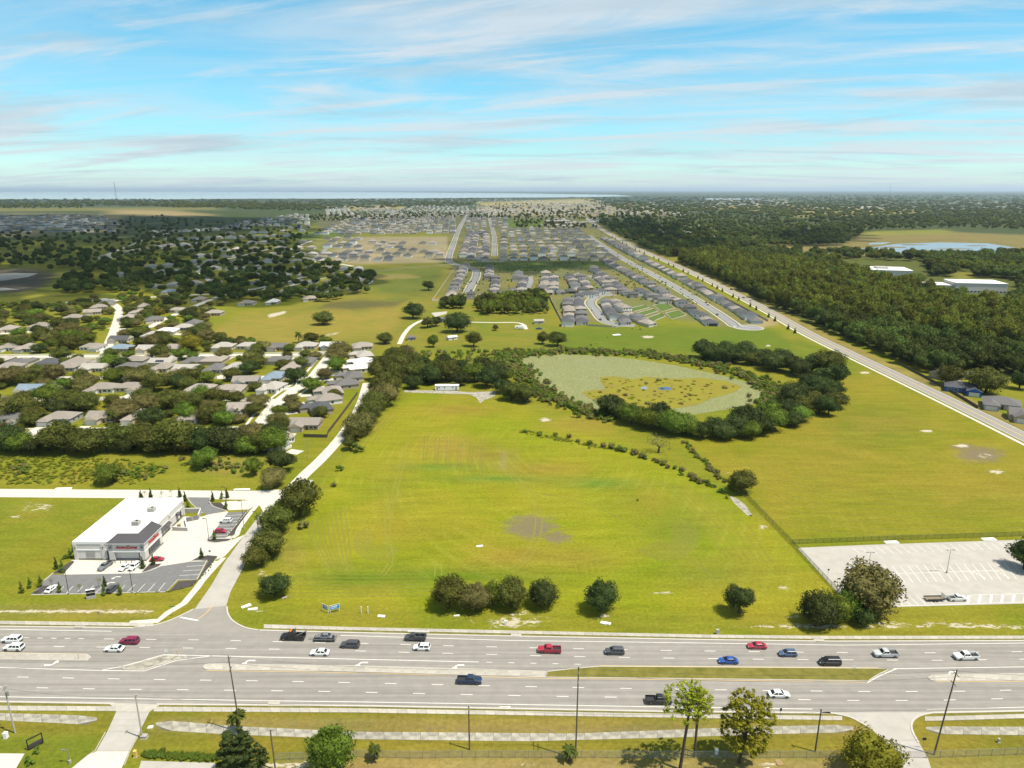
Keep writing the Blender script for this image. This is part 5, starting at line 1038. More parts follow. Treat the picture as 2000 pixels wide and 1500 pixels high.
NEAR_ROWS = [
 ('in the front neighbourhood row', [(22, 827, 'ranch_right', 'mid grey', 0), (109, 828, 'ranch_left', 'grey brown', 0), (196, 826, 'gable', 'grey brown', 0), (264, 826, 'cross', 'warm grey', 0), (363, 829, 'cross', 'grey brown', 0), (470, 808, 'gable', 'warm grey', .1), (556, 872, 'gable', 'warm grey', 1.2)]),
 ('hidden low among the tree belt', [(196, 856, 'ranch_left', 'mid grey', PI), (410, 862, 'ranch_left', 'pale grey', PI)]),
 ('in the second neighbourhood row', [(55, 770, 'gable', 'blue grey', 0), (96, 768, 'cross', 'grey brown', 0), (195, 768, 'ranch_left', 'grey brown', .05), (250, 766, 'ranch_right', 'grey brown', 0), (386, 770, 'ranch_left', 'warm grey', 0), (448, 770, 'ranch_right', 'warm grey', .1), (523, 768, 'cross', 'pale grey', -.2)]),
 ('in the third neighbourhood row', [(11, 726, 'ranch_left', 'grey brown', 0), (123, 726, 'ranch_left', 'grey brown', 0), (178, 727, 'gable', 'pale grey', 0), (249, 725, 'ranch_right', 'mid grey', 0), (310, 728, 'cross', 'grey brown', 0), (360, 729, 'gable', 'pale grey', 0), (415, 730, 'cross', 'mid grey', 0), (461, 726, 'ranch_left', 'pale grey', 0), (478, 753, 'gable', 'grey brown', .1), (531, 747, 'cross', 'blue grey', 0), (567, 727, 'cross', 'warm grey', 0)]),
 ('facing the long upper street', [(12, 706, 'cross', 'pale grey', PI), (50, 710, 'ranch_left', 'mid grey', PI), (109, 710, 'ranch_left', 'dark grey', PI), (160, 710, 'ranch_right', 'grey brown', PI), (213, 708, 'ranch_left', 'warm grey', PI), (274, 705, 'ranch_left', 'grey brown', PI), (325, 709, 'gable', 'pale grey', PI), (385, 707, 'cross', 'mid grey', PI), (424, 706, 'ranch_left', 'warm grey', PI), (548, 706, 'ranch_left', 'mid grey', PI), (596, 709, 'ranch_left', 'mid grey', PI)]),
 ('beyond the long upper street', [(14, 686, 'ranch_left', 'grey brown', 0), (46, 688, 'cross', 'warm grey', 0), (176, 685, 'ranch_right', 'grey brown', 0), (230, 688, 'ranch_left', 'blue grey', 0), (286, 689, 'gable', 'pale grey', 0), (332, 688, 'ranch_left', 'warm grey', 0), (433, 684, 'ranch_left', 'pale grey', 0), (482, 683, 'ranch_right', 'pale grey', 0), (539, 685, 'gable', 'mid grey', 0), (596, 683, 'ranch_left', 'pale grey', 0), (644, 683, 'gable', 'off white', 0), (708, 684, 'ranch_left', 'warm grey', .2)]),
 ('right of the sloping street', [(696, 700, 'ranch_left', 'pale grey', -1.2), (690, 714, 'cross', 'off white', -1.2), (682, 726, 'cross', 'off white', -1.2), (672, 742, 'ranch_left', 'mid grey', -1.2), (653, 758, 'cross', 'mid grey', -1.2), (630, 773, 'ranch_left', 'warm grey', -1.2), (616, 789, 'cross', 'grey brown', -1.1), (605, 806, 'ranch_left', 'dark grey', -1.1), (592, 840, 'gable', 'grey brown', 0)]),
 ('at the rear of the neighbourhood', [(8, 650, 'cross', 'warm grey', 0), (75, 643, 'ranch_left', 'grey brown', 0), (140, 626, 'ranch_left', 'grey brown', 0), (180, 615, 'gable', 'warm grey', .3), (193, 605, 'ranch_left', 'grey brown', .3), (208, 597, 'ranch_right', 'mid grey', .3), (230, 670, 'gable', 'dark grey', 0), (244, 627, 'cross', 'warm grey', 0), (269, 615, 'ranch_left', 'warm grey', .3), (279, 604, 'cross', 'grey brown', .3), (297, 661, 'ranch_left', 'pale grey', 0), (302, 630, 'ranch_left', 'mid grey', .4), (324, 653, 'ranch_right', 'off white', .1), (330, 574, 'ranch_left', 'blue grey', 0), (344, 611, 'ranch_right', 'warm grey', 0), (355, 646, 'ranch_left', 'pale grey', 0), (372, 638, 'cross', 'mid grey', 0), (415, 617, 'ranch_left', 'warm grey', 0), (385, 590, 'cross', 'grey brown', 0), (480, 597, 'ranch_left', 'grey brown', 0), (530, 595, 'cross', 'off white', 0), (605, 588, 'ranch_left', 'warm grey', .2), (640, 578, 'cross', 'pale grey', 0)])]
SHORT = {}
for phrase, row in NEAR_ROWS:
    row = sorted(row)
    for i, (x, y, k, rf, yw) in enumerate(row):
        w = G(x, y); back = yw > 3
        wl = rh.choice(['cream', 'white', 'tan', 'cream', 'grey'])
        h = place_house(k, w, yw, rf, wl, '%s roofed house %s, %s from the left' % (rf, phrase, ordinal(i)), 'houses of the left neighbourhood', sc=1.0)
        SHORT[(w[0], w[1])] = '%s house %s' % (ordinal(i), phrase)
        if (x, y) in ((596, 709), (448, 770), (523, 768), (325, 709)):
            for j in range(4): q = MB().poly([(-3 + j * 1.5, 3.2, 4.32), (-1.7 + j * 1.5, 3.2, 4.32), (-1.7 + j * 1.5, 1.2, 3.52), (-3 + j * 1.5, 1.2, 3.52)] if not back else [(-3 + j * 1.5, 8.8, 4.42), (-3 + j * 1.5, 10.8, 3.58), (-1.7 + j * 1.5, 10.8, 3.58), (-1.7 + j * 1.5, 8.8, 4.42)]).build('solar_panel', A['solar'], h)
        if y > 700:
            l = MB().box(-7.3 if k != 'ranch_right' else 2.2, -1.8 if k != 'ranch_right' else 7.6, -13, -5.6 if k != 'cross' else -4.1, 0, .06).build('driveway', A['concrete_white'], None, loc=(w[0], w[1], 0.0), rz=yw); struct(l)
for k_, q_ in enumerate(([(1228, 603), (1258, 596), (1268, 601), (1238, 609)], [(1242, 612), (1275, 603), (1285, 608), (1254, 618)], [(1262, 622), (1290, 612), (1300, 618), (1278, 627)], [(1276, 597), (1300, 590), (1318, 602), (1292, 609)], [(1300, 612), (1325, 606), (1340, 616), (1312, 624)])):
    sheet('lawn', q_, .06, mat('lush_lawn%d' % k_, (.075, .115, .014), .95, .2, .2)); kerb(q_, .5, .5, True, name='garden_wall')
# right-hand cluster beside the collector road
for (x, y, k, rf, wl, yw, lb) in [(1865, 742, 'gable', 'grey brown', 'tan', .3, 'brown roofed house nearest the oak beside the collector road'), (1935, 745, 'ranch_left', 'mid grey', 'cream', .3, 'grey roofed house half hidden under the woods on the right'), (1880, 768, 'ranch_right', 'dark grey', 'blue', -.5, 'bright blue walled house with dark roof beside the collector road'), (1955, 800, 'ranch_left', 'mid grey', 'grey', -.55, 'long grey roofed house by the collector road, in front of the blue one'), (2010, 825, 'gable', 'mid grey', 'tan', -.5, 'grey roofed house cut off by the right edge')]:
    place_house(k, G(x, y), yw, rf, wl, lb, 'houses by the collector road', sc=1.15)
# the new subdivision: rows of lots along the streets; the nearest three hundred houses in all are single things
CAND = []
def far_fac(x, y): return 1 + .42 * min(1, max(0, (math.hypot(x, y) - 850) / 900))   # lots and houses grow wider up the hill
def lot_row(pts, spacing, phrase, kinds=('cross', 'cross', 'two', 'lanai'), yaw=None, jit=.6, roofs=('mid grey', 'dark grey', 'mid grey', 'grey brown', 'dark grey', 'warm grey'), walls=('white', 'white', 'cream', 'cream', 'pale blue', 'tan'), skip=0.0, flip=0):
    w_ = np.array(wpts(pts)); p = resample(w_, spacing * far_fac(*w_.mean(0))); d = np.gradient(p, axis=0)
    for i, q in enumerate(p):
        if rh.random() < skip: continue
        a = math.atan2(d[i][1], d[i][0]) + (PI / 2 if flip == 0 else -PI / 2) if yaw is None else yaw
        CAND.append((q[0] + rh.uniform(-jit, jit), q[1] + rh.uniform(-jit, jit), rh.choice(kinds), rh.choice(roofs), rh.choice(walls), a, phrase, i))
SUB = 'in the new subdivision'
lot_row([(880, 581), (897, 547), (908, 524)], 15.6, 'in the row left of the lower spine street', flip=1)
lot_row([(868, 580), (885, 548), (896, 525)], 15.5, 'in the back row beside the left boundary fence', kinds=('lanai', 'cross'))
lot_row([(950, 578), (954, 550), (956, 526)], 15.6, 'in the row right of the lower spine street', flip=0)
lot_row([(966, 578), (968, 552), (969, 528)], 15, 'in the row backing onto the lower spine row', flip=1)
lot_row([(920, 582), (944, 582), (970, 582), (1000, 576), (1020, 574)], 16, 'in the row above the small pine wood', yaw=0, kinds=('lanai', 'two', 'cross'))
lot_row([(1002, 568), (1008, 552), (1013, 540)], 15.6, 'in the row left of the short stub street'); lot_row([(1018, 568), (1022, 552), (1026, 542)], 15, 'in the row at the stub street kerb', flip=1)
lot_row([(1060, 570), (1064, 554), (1066, 540)], 15.6, 'in the row right of the short stub street'); lot_row([(1080, 572), (1082, 556), (1082, 542)], 15.6, 'in the second row right of the stub street', flip=1)
lot_row([(1045, 576), (1075, 576), (1110, 574), (1140, 572)], 17, 'in the row above the wood, right end', yaw=0, kinds=('lanai', 'two_wide', 'cross'))
lot_row([(1126, 568), (1118, 552), (1112, 542)], 15.6, 'in the row before the cross fence'); lot_row([(1150, 566), (1140, 552), (1130, 541)], 15.6, 'in the row left of the second stub street', flip=1)
lot_row([(1195, 570), (1180, 555), (1166, 543)], 15.6, 'in the row right of the second stub street'); lot_row([(1222, 572), (1200, 555), (1182, 542), (1160, 530)], 15.6, 'in the inner row behind the diagonal street', flip=1)
lot_row([(1206, 598), (1224, 611)], 16, 'right of the hooked street bend', yaw=.4, kinds=('cross', 'two')); lot_row([(1240, 622), (1256, 630), (1272, 637)], 16, 'below the fenced lawns', yaw=.4, kinds=('cross', 'cross', 'two'))
lot_row([(1250, 575), (1275, 585), (1300, 594)], 17, 'in the short row left of the diagonal street', yaw=0, kinds=('two', 'two_wide'))
lot_row([(1110, 634), (1112, 615), (1108, 598), (1116, 584)], 15.6, 'in the row left of the hooked street', kinds=('cross', 'two', 'cross')); lot_row([(1138, 634), (1136, 615), (1128, 598), (1130, 586)], 15.6, 'at the left kerb of the hooked street', flip=1)
lot_row([(1198, 622), (1188, 607), (1182, 594)], 15.6, 'at the right kerb of the hooked street'); lot_row([(1222, 634), (1212, 616), (1204, 602)], 15.6, 'in the row behind the hooked street', flip=1)
lot_row([(1150, 582), (1180, 574), (1215, 574), (1238, 582)], 17, 'around the top of the hooked street', yaw=0, kinds=('two', 'two_wide'))
lot_row([(1392, 637), (1370, 622), (1345, 606), (1318, 590), (1290, 572), (1262, 555), (1235, 540), (1205, 524), (1180, 509)], 15.6, 'in the row left of the diagonal street', flip=1)
lot_row([(1470, 627), (1445, 612), (1418, 596), (1390, 580), (1360, 562), (1330, 546), (1300, 530), (1268, 514), (1235, 497), (1205, 481), (1180, 467)], 15.6, 'left of the collector road')
lot_row([(905, 506), (908, 490), (913, 470), (920, 455)], 15.6, 'in the row right of the upper spine street'); lot_row([(920, 506), (923, 490), (927, 470), (932, 455)], 15.6, 'in the second row right of the upper spine street', flip=1)
lot_row([(948, 508), (949, 490), (950, 470), (949, 455)], 15.6, 'in the row left of the second street'); lot_row([(938, 508), (940, 490), (941, 470), (941, 455)], 15.6, 'in the back row left of the second street')
for j, y in enumerate((508, 500, 492, 484.5, 477.5, 471, 465, 459, 454, 449.5)):
    lot_row([(984, y), (1080, y - .5), (1200 - 3.5 * (508 - y) * .35, y + 1)], 15.5, 'in right block row %s' % ORD[j], yaw=0 if j % 2 == 0 else PI, kinds=('cross', 'two', 'lanai', 'cross'))
for j, (x0, x1, y) in enumerate(((625, 760, 509), (650, 860, 502), (680, 870, 494), (640, 800, 484), (650, 865, 477), (640, 700, 468))):
    lot_row([(x0, y), (x1, y)], 17, 'in unfinished block row %s' % ORD[j], yaw=0, kinds=('cross', 'two', 'lanai'), skip=.28, roofs=('dark grey', 'mid grey', 'grey brown'))
for j, y in enumerate((458, 454, 450, 446, 442.5, 439, 436, 433, 430, 427.5, 425)):
    lot_row([(620 + 8 * j, y), (760, y - 1), (885, y - 2)], 16, 'in the older rows far up the left of the spine', yaw=0, skip=.12, roofs=('mid grey', 'grey brown', 'warm grey', 'dark grey'))
    if j > 2: lot_row([(915, y), (945, y)], 16, 'in the far rows between the streets', yaw=0, skip=.1); lot_row([(965, y), (988, y)], 16, 'in the far rows right of the second street', yaw=0, skip=.1)
for j, (x0, y0, x1, y1) in enumerate(((205, 505, 330, 482), (330, 470, 560, 462), (335, 481, 590, 474), (345, 492, 610, 486), (360, 503, 640, 498), (380, 514, 690, 512), (300, 524, 360, 518), (390, 527, 700, 527), (240, 540, 350, 533), (440, 540, 710, 541), (300, 562, 420, 554), (500, 556, 715, 552), (490, 572, 690, 566), (430, 458, 590, 452), (300, 455, 420, 450))):
    lot_row([(x0, y0), (x1, y1)], 21, 'in shaded left row %s' % ORD[j], yaw=0 if j % 2 else PI, kinds=('ranch_left', 'cross'), jit=3, skip=.12, roofs=('warm grey', 'pale grey', 'off white', 'pale grey', 'grey brown'), walls=('white', 'cream', 'tan'))
for j, y in enumerate((453, 448, 443.5, 439.5, 436, 432.5, 429.5, 427, 424.5, 422)):
    lot_row([(-60, y + 1), (120, y + .3), (235 - 3 * j, y)], 19, 'far left', yaw=0, skip=.2, roofs=('mid grey', 'dark grey', 'pale grey'), walls=('white', 'cream', 'grey'))
for j, y in enumerate((447, 442, 437.5, 433.5, 430, 427, 424, 421.5)):
    lot_row([(430 + 18 * j, y), (600, y - 1)], 19, 'far left middle', yaw=0, skip=.2, walls=('white', 'cream', 'grey'))
for j, y in enumerate((422, 420, 418, 416, 414, 412.5, 411, 409.5, 408, 406.5, 405, 403.5)):
    lot_row([(640, y), (1000, y - 1), (1340 - 14 * j, y - 1)], 22, 'far middle', yaw=0, skip=.3, walls=('white', 'cream', 'tan'), roofs=('warm grey', 'pale grey', 'mid grey'))
for (x0, x1, y0, y1, n) in ((1380, 1540, 388, 402, 240), (1700, 2050, 392, 410, 160), (1240, 1400, 395, 415, 110), (1550, 1800, 404, 409, 130), (1000, 1180, 392, 402, 160), (1060, 1180, 428, 444, 26), (1260, 1420, 440, 490, 40), (1560, 2040, 380, 388, 90), (680, 1000, 388, 396, 70)):
    for k in range(n):
        w = G(rh.uniform(x0, x1), rh.uniform(y0, y1)); CAND.append((w[0], w[1], 'ranch_left', rh.choice(['pale grey', 'warm grey', 'off white']), rh.choice(['white', 'cream']), rh.choice([0, PI / 2, PI]), 'far', 0))
CAND.sort(key=lambda c: math.hypot(c[0], c[1]))
kept = []; HXY = np.array(HOUSES)
cell = {}
for c in CAND:                      # no two houses on one spot
    k = (int(c[0] // 17), int(c[1] // 17)); near = [q for i in (-1, 0, 1) for j in (-1, 0, 1) for q in cell.get((k[0] + i, k[1] + j), [])]
    if any(math.hypot(c[0] - q[0], c[1] - q[1]) < 11.8 * far_fac(c[0], c[1]) for q in near) or (len(HXY) and np.min(np.hypot(HXY[:, 0] - c[0], HXY[:, 1] - c[1])) < 15): continue
    cell.setdefault(k, []).append(c); kept.append(c)
n_single = 300 - len(HOUSES); singles, rest = kept[:n_single], kept[n_single:]
byrow = {}
for c in singles: byrow.setdefault(c[6], []).append(c)
LMAP = {'lanai': 'cross', 'two_wide': 'two', 'gable': 'ranch_left', 'ranch_right': 'ranch_left'}
for ph, row in byrow.items():
    row.sort(key=lambda c: P(c[0], c[1])[1], reverse=True); flat = abs(P(row[0][0], row[0][1])[0] - P(row[-1][0], row[-1][1])[0]) > 3 * abs(P(row[0][0], row[0][1])[1] - P(row[-1][0], row[-1][1])[1])
    if flat: row.sort(key=lambda c: P(c[0], c[1])[0])
    for i, c in enumerate(row):
        far = math.hypot(c[0], c[1]) > 1050; lb = '%s roofed house %s, %s from %s' % (c[3], ph, ordinal(i), 'left' if flat else 'near end')
        if len(lb.split()) > 16: lb = lb.replace('in the row ', '').replace('in the second row', 'second row').replace('in the short row', 'short row').replace('in the inner row', 'inner row').replace('in the back row', 'back row')
        if len(lb.split()) > 16: lb = lb.replace(' roofed', '')
        if far: place_house(LMAP.get(c[2], c[2]), c, c[5], c[3], c[4], lb, 'houses of the subdivisions', True, rh.uniform(.88, 1.02) * far_fac(c[0], c[1]))
        else: place_house(c[2], c, c[5], c[3], c[4], lb, 'houses of the subdivisions', False, rh.uniform(.86, 1.0) * far_fac(c[0], c[1]))
b = MB(); sm = [A['roof mid grey'], A['roof dark grey'], A['roof warm grey'], A['roof pale grey'], A['wall white'], A['wall cream'], A['wall grey']]
ri = {'mid grey': 0, 'dark grey': 1, 'warm grey': 2, 'pale grey': 3, 'grey brown': 2, 'off white': 3}; wi = {'white': 4, 'cream': 5, 'grey': 6, 'tan': 5, 'pale blue': 6}
for c in rest:
    two = c[2].startswith('two'); h = 5.7 if two else 3.0; w, d = (12, 15) if c[2] in ('cross', 'two', 'lanai') else (16, 12)
    fk = far_fac(c[0], c[1]); w, d, h = w * fk, d * fk, h * fk
    if abs(math.sin(c[5])) > .7: w, d = d, w
    b.box(c[0] - w / 2, c[0] + w / 2, c[1] - d / 2, c[1] + d / 2, 0, h, wi[c[4]]); roof_hip(b, c[0] - w / 2, c[0] + w / 2, c[1] - d / 2, c[1] + d / 2, h + .01, .44, False, .5, ri[c[3]], wi[c[4]])
o = b.build('distant_houses', sm); tag(o, 'mass of small distant houses in the far subdivisions', 'houses', kind='stuff')
for c in kept: HOUSES.append((c[0], c[1]))
# ------------------------------------------------------------------ trees
def leaf_mat(name, col, col2, var=.3, objvar=.16, tl=.22):
    return mat(name, col, .8, var, .55, col2, spec=.12, objvar=objvar, translucent=tl, detail=3)
A['leaf_oak'] = leaf_mat('oak_leaves', (0.070, 0.082, 0.016), (0.154, 0.152, 0.028)); A['leaf_dark'] = leaf_mat('dark_leaves', (0.038, 0.056, 0.016), (0.091, 0.108, 0.025)); A['leaf_green'] = leaf_mat('green_leaves', (0.088, 0.131, 0.014), (0.184, 0.228, 0.028))
A['leaf_olive'] = leaf_mat('olive_leaves', (0.131, 0.114, 0.038), (0.219, 0.184, 0.061)); A['leaf_yellow'] = leaf_mat('yellow_leaves', (.14, .115, .010), (.23, .18, .02)); A['leaf_grey'] = leaf_mat('grey_leaves', (0.149, 0.140, 0.079), (0.228, 0.210, 0.105))
A['leaf_pine'] = leaf_mat('pine_needles', (0.20, 0.205, 0.012), (0.36, 0.34, 0.025)); A['leaf_palm'] = leaf_mat('palm_fronds', (.05, .075, .010), (.10, .115, .02)); A['leaf_forest'] = leaf_mat('forest_leaves', (0.056, 0.081, 0.018), (0.137, 0.158, 0.028), objvar=.30)
A['bark'] = mat('bark', (.075, .055, .040), .95, .3, 3.0)
def crown_arrays(rng, lobes, leaf, dens, up=.25, flat=1.0, core=.70):
    V = []; F = []; n0 = 0
    for (c, r) in lobes:
        c = np.array(c, float); r = np.array(r, float) * np.ones(3); n = max(12, int(dens * (r[0] * r[1] + r[0] * r[2]) / 2 / leaf ** 2))
        d = rng.normal(size=(n, 3)); d[:, 2] += up; d /= np.linalg.norm(d, axis=1)[:, None]
        p = c + d * r * rng.uniform(.74, 1.08, (n, 1)) ; nn = d + rng.normal(scale=.55, size=(n, 3)); nn[:, 2] += .25; nn /= np.linalg.norm(nn, axis=1)[:, None]
        t = np.cross(nn, rng.normal(size=(n, 3))); t /= np.linalg.norm(t, axis=1)[:, None] + 1e-9; bt = np.cross(nn, t); s = leaf * rng.uniform(.55, 1.25, (n, 1)) * .5; s2 = s * rng.uniform(.5, 1.0, (n, 1))
        q = np.stack([p - t * s, p - bt * s2 + nn * s * .25, p + t * s, p + bt * s2 + nn * s * .25], 1).reshape(-1, 3)
        V.append(q); F.append(np.arange(n * 4).reshape(-1, 4) + n0); n0 += n * 4
        if core:                    # an inner mass of small facets, so the crown is not hollow
            th, ph = np.meshgrid(np.linspace(0, 2 * PI, 9)[:-1], np.linspace(-1.3, 1.3, 5)); k = core * rng.uniform(.85, 1.1, th.shape)
            cv = c + np.stack([np.cos(th) * np.cos(ph) * k, np.sin(th) * np.cos(ph) * k, np.sin(ph) * k], -1) * r; m, w = th.shape; ii = np.arange(m * w).reshape(m, w) + n0
            f = np.stack([ii[:-1], np.roll(ii[:-1], -1, 1), np.roll(ii[1:], -1, 1), ii[1:]], -1).reshape(-1, 4); V.append(cv.reshape(-1, 3)); F.append(f); n0 += m * w
    return np.concatenate(V), np.concatenate(F)
def bumpy_crown(rng, w, h, leaf, dens, nb=40, amp=.36, zc=.54, rz=.47):
    b = rng.normal(size=(nb, 3)); b[:, 2] = np.abs(b[:, 2]) * .9 - .45; b /= np.linalg.norm(b, axis=1)[:, None]; am = amp * rng.uniform(.35, 1.25, nb); wd = rng.uniform(.30, .62, nb); lob = rng.normal(size=(5, 3)); lob /= np.linalg.norm(lob, axis=1)[:, None]; la = rng.uniform(-.30, .26, 5)
    rad = np.array([w / 2, w / 2, h * rz]); c0 = np.array([0, 0, h * zc])
    def rr(d):
        ang = np.arccos(np.clip(d @ b.T, -1, 1)); q = am * (1 - (ang / wd) ** 2); k = q.argmax(1); return .66 + np.maximum(q.max(1), 0) + (np.maximum(d @ lob.T, 0) ** 2) @ la, k
    n = int(dens * (w * h) / leaf ** 2); d = rng.normal(size=(n, 3)); d[:, 2] += .2; d /= np.linalg.norm(d, axis=1)[:, None]; r, k = rr(d); p = d * (r * rng.uniform(.84, 1.12, n))[:, None]
    nn = p - b[k] * .60 + rng.normal(scale=.28, size=(n, 3)); nn /= np.linalg.norm(nn, axis=1)[:, None]; low = np.where(p[:, 2] < -.75, .5, 1.0); p = p * rad + c0
    t = np.cross(nn, rng.normal(size=(n, 3))); t /= np.linalg.norm(t, axis=1)[:, None] + 1e-9; bt = np.cross(nn, t); s = leaf * rng.uniform(.5, 1.3, (n, 1)) * .5; s2 = s * rng.uniform(.5, 1.0, (n, 1))
    V = np.stack([p - t * s, p - bt * s2 + nn * s * .3, p + t * s, p + bt * s2 + nn * s * .3], 1).reshape(-1, 3); F = np.arange(n * 4).reshape(-1, 4)
    th, ph = np.meshgrid(np.linspace(0, 2 * PI, 25)[:-1], np.linspace(-1.45, 1.45, 13)); dd = np.stack([np.cos(th) * np.cos(ph), np.sin(th) * np.cos(ph), np.sin(ph)], -1).reshape(-1, 3); r2, _ = rr(dd); cv = dd * (r2 * .84)[:, None] * rad + c0
    m, q = th.shape; ii = np.arange(m * q).reshape(m, q) + n * 4; f = np.stack([ii[:-1], np.roll(ii[:-1], -1, 1), np.roll(ii[1:], -1, 1), ii[1:]], -1).reshape(-1, 4)
    V = np.concatenate([V, cv]); V[:, 2] = np.maximum(V[:, 2], .15); return V, np.concatenate([F, f])
def oak_lobes(rng, w, h, n, base=.22):
    L = []
    for i in range(n):
        a = rng.uniform(0, 2 * PI); z = rng.uniform(base, .80); prof = math.sin(PI * min(1, max(.05, (z - base * .4) / (1.08 - base * .4)))) ** .6; rr = w * .5 * .74 * prof * math.sqrt(rng.uniform(.15, 1))
        r = w * rng.uniform(.17, .25); L.append(((math.cos(a) * rr, math.sin(a) * rr, min(z * h, h - r * .85)), (r, r, r * rng.uniform(.68, .9))))
    L.append(((0, 0, h * .62), (w * .27, w * .27, h * .27))); return L
TP = {}
def tree_proto(kind):
    if kind in TP: return TP[kind]
    rng = np.random.default_rng(sum(map(ord, kind)) + 17); root = empty('tree', (0, 0, -200)); t = MB(); lf = 'leaf_oak'
    base = kind.rstrip('0123456789')
    if base in ('oak', 'dark', 'green', 'olive', 'yellow', 'grey'):
        w, h = 10.0, 9.0; L = oak_lobes(rng, w, h, 22 if base != 'grey' else 11); lf = 'leaf_' + base
        v, f = crown_arrays(rng, L, .50, 1.6, core=0) if base == 'grey' else bumpy_crown(rng, w, h, .46, 7.0, zc=.53, rz=.49)
        t.tube((0, 0, -.1), (.2, .1, h * .36), .42, .28, 8)
        for k in range(6):
            c = L[k][0]; t.tube((.2, .1, h * .30), (c[0] * .8, c[1] * .8, c[2]), .17, .05, 5)
    elif base == 'bush':
        w, h = 4.0, 2.8; L = [((rng.uniform(-1.1, 1.1), rng.uniform(-1.1, 1.1), rng.uniform(.7, 1.7)), rng.uniform(.7, 1.1)) for _ in range(7)]; L = [(c, (r, r, r * .85)) for c, r in L]; lf = 'leaf_green' if kind != 'bush2' else 'leaf_olive'
        v, f = crown_arrays(rng, L, .42, 3.0, core=.66); t.tube((0, 0, -.1), (0, 0, 1.0), .1, .06, 6)
    elif base == 'cone':
        w, h = 2.2, 4.6; L = []
        for k in range(9):
            z = .5 + 3.7 * k / 8; r = .95 * (1 - (k / 9) ** 1.3) + .15
            for j in range(3 if k < 6 else 1): a = rng.uniform(0, 2 * PI); L.append(((math.cos(a) * r * .35, math.sin(a) * r * .35, z), (r * .75, r * .75, .55)))
        lf = 'leaf_green' if kind == 'cone' else 'leaf_dark'; v, f = crown_arrays(rng, L, .3, 3.0, core=.6); t.tube((0, 0, -.1), (0, 0, 3.0), .09, .04, 6)
    elif base == 'sapling':
        w, h = 2.6, 4.0; L = [((rng.uniform(-.6, .6), rng.uniform(-.6, .6), rng.uniform(1.6, 3.5)), rng.uniform(.35, .6)) for _ in range(8)]; L = [(c, (r, r, r)) for c, r in L]; lf = 'leaf_yellow' if kind == 'sapling' else 'leaf_grey'; v, f = crown_arrays(rng, L, .28, 1.3, core=0); t.tube((0, 0, -.1), (0, 0, 3.2), .06, .03, 6)
    elif base == 'conifer':
        w, h = 9.0, 10.0; L = []
        for k in range(110): a = rng.uniform(0, 2 * PI); z = rng.uniform(.05, .95); r = (1 - z) ** .38 * 3.9 * rng.uniform(.5, 1) ; L.append(((math.cos(a) * r, math.sin(a) * r, z * h), (.7, .7, .6)))
        L += [((0, 0, 3), (2.8, 2.8, 2.6)), ((0, 0, 6), (1.8, 1.8, 2.2))]; lf = 'leaf_dark'; v, f = crown_arrays(rng, L, .30, 3.0, core=.7); t.tube((0, 0, -.1), (0, 0, 7), .3, .1, 8)
    elif base == 'pine':           # tall slash pine: bare stem, flat airy crown of separate plates
        w, h = 10.0, 22.0; L = []; tips = []
        for k in range(150): a = rng.uniform(0, 2 * PI); z = rng.uniform(15.2, 21.4); r = math.sqrt(rng.uniform(.02, 1)) * 4.7 * (1 if z < 20 else .5); c = (math.cos(a) * r, math.sin(a) * r, z); tips.append(c); L.append((c, (rng.uniform(.5, .95), rng.uniform(.5, .95), rng.uniform(.3, .55))))
        lf = 'leaf_pine'; v, f = crown_arrays(rng, L, .30, 3.4, up=.5, core=.5); t.tube((0, 0, -.1), (.5, .2, 13), .36, .26, 10); t.tube((.5, .2, 13), (.2, .1, 20), .26, .10, 8)
        for c in tips[::3]: t.tube((.35, .15, min(c[2] - .8, 18.5)), c, .10, .03, 5)
    elif base == 'broadpine':      # spreading pine with a heavy, gappy crown reaching low
        w, h = 12.5, 17.5; L = []; tips = []
        for k in range(330): a = rng.uniform(0, 2 * PI); z = rng.uniform(4.5, 16.8); r = rng.uniform(1.8, 5.9) * math.sin(PI * (z - 2.5) / 16.5) ** .5; c = (math.cos(a) * r, math.sin(a) * r, z); tips.append(c); L.append((c, (rng.uniform(.55, 1.05), rng.uniform(.55, 1.05), rng.uniform(.4, .7))))
        lf = 'leaf_pine'; v, f = crown_arrays(rng, L, .30, 3.4, up=.3, core=.55); t.tube((0, 0, -.1), (.3, .2, 9), .40, .30, 10); t.tube((.3, .2, 9), (.1, .0, 16), .30, .08, 8)
        for c in tips[:30]: t.tube((.2, .1, max(3.5, c[2] - 2.5)), c, .12, .03, 5)
    elif base == 'palm':
        w, h = 5.0, 6.5; V = []; F = []; n0 = 0
        for k in range(46):
            a = rng.uniform(0, 2 * PI); e = rng.uniform(-.9, 1.2); ln = rng.uniform(1.7, 2.5); o = np.array([0, 0, 5.2]); prev = None; wd = .38
            for j in range(6):
                s = j / 5; rr = ln * s * math.cos(e * (1 - s * .25)); z = ln * s * math.sin(e) - 1.1 * s * s; ctr = o + np.array([math.cos(a) * rr, math.sin(a) * rr, z]); n = np.array([-math.sin(a), math.cos(a), 0]) * wd * math.sin(PI * (.12 + .83 * s)); row = [ctr - n - np.array([0, 0, .12]), ctr, ctr + n - np.array([0, 0, .12])]
                V += row
                if j: q = n0 + j * 3; F += [(q - 3, q - 2, q + 1, q), (q - 2, q - 1, q + 2, q + 1)]
            n0 += 18
        v, f = np.array(V), np.array(F); lf = 'leaf_palm'; t.tube((0, 0, -.1), (.1, 0, 5.2), .24, .2, 8)
    elif base == 'forest':         # rounder crowns for massed woods
        w, h = 9.0, 11.0; L = oak_lobes(rng, w, h, 12, .3); lf = 'leaf_forest'; v, f = bumpy_crown(rng, w, h, .8, 5.0, 26, .30, .58, .44); t.tube((0, 0, -.1), (0, 0, 5), .3, .2, 6)
    elif base == 'spire':
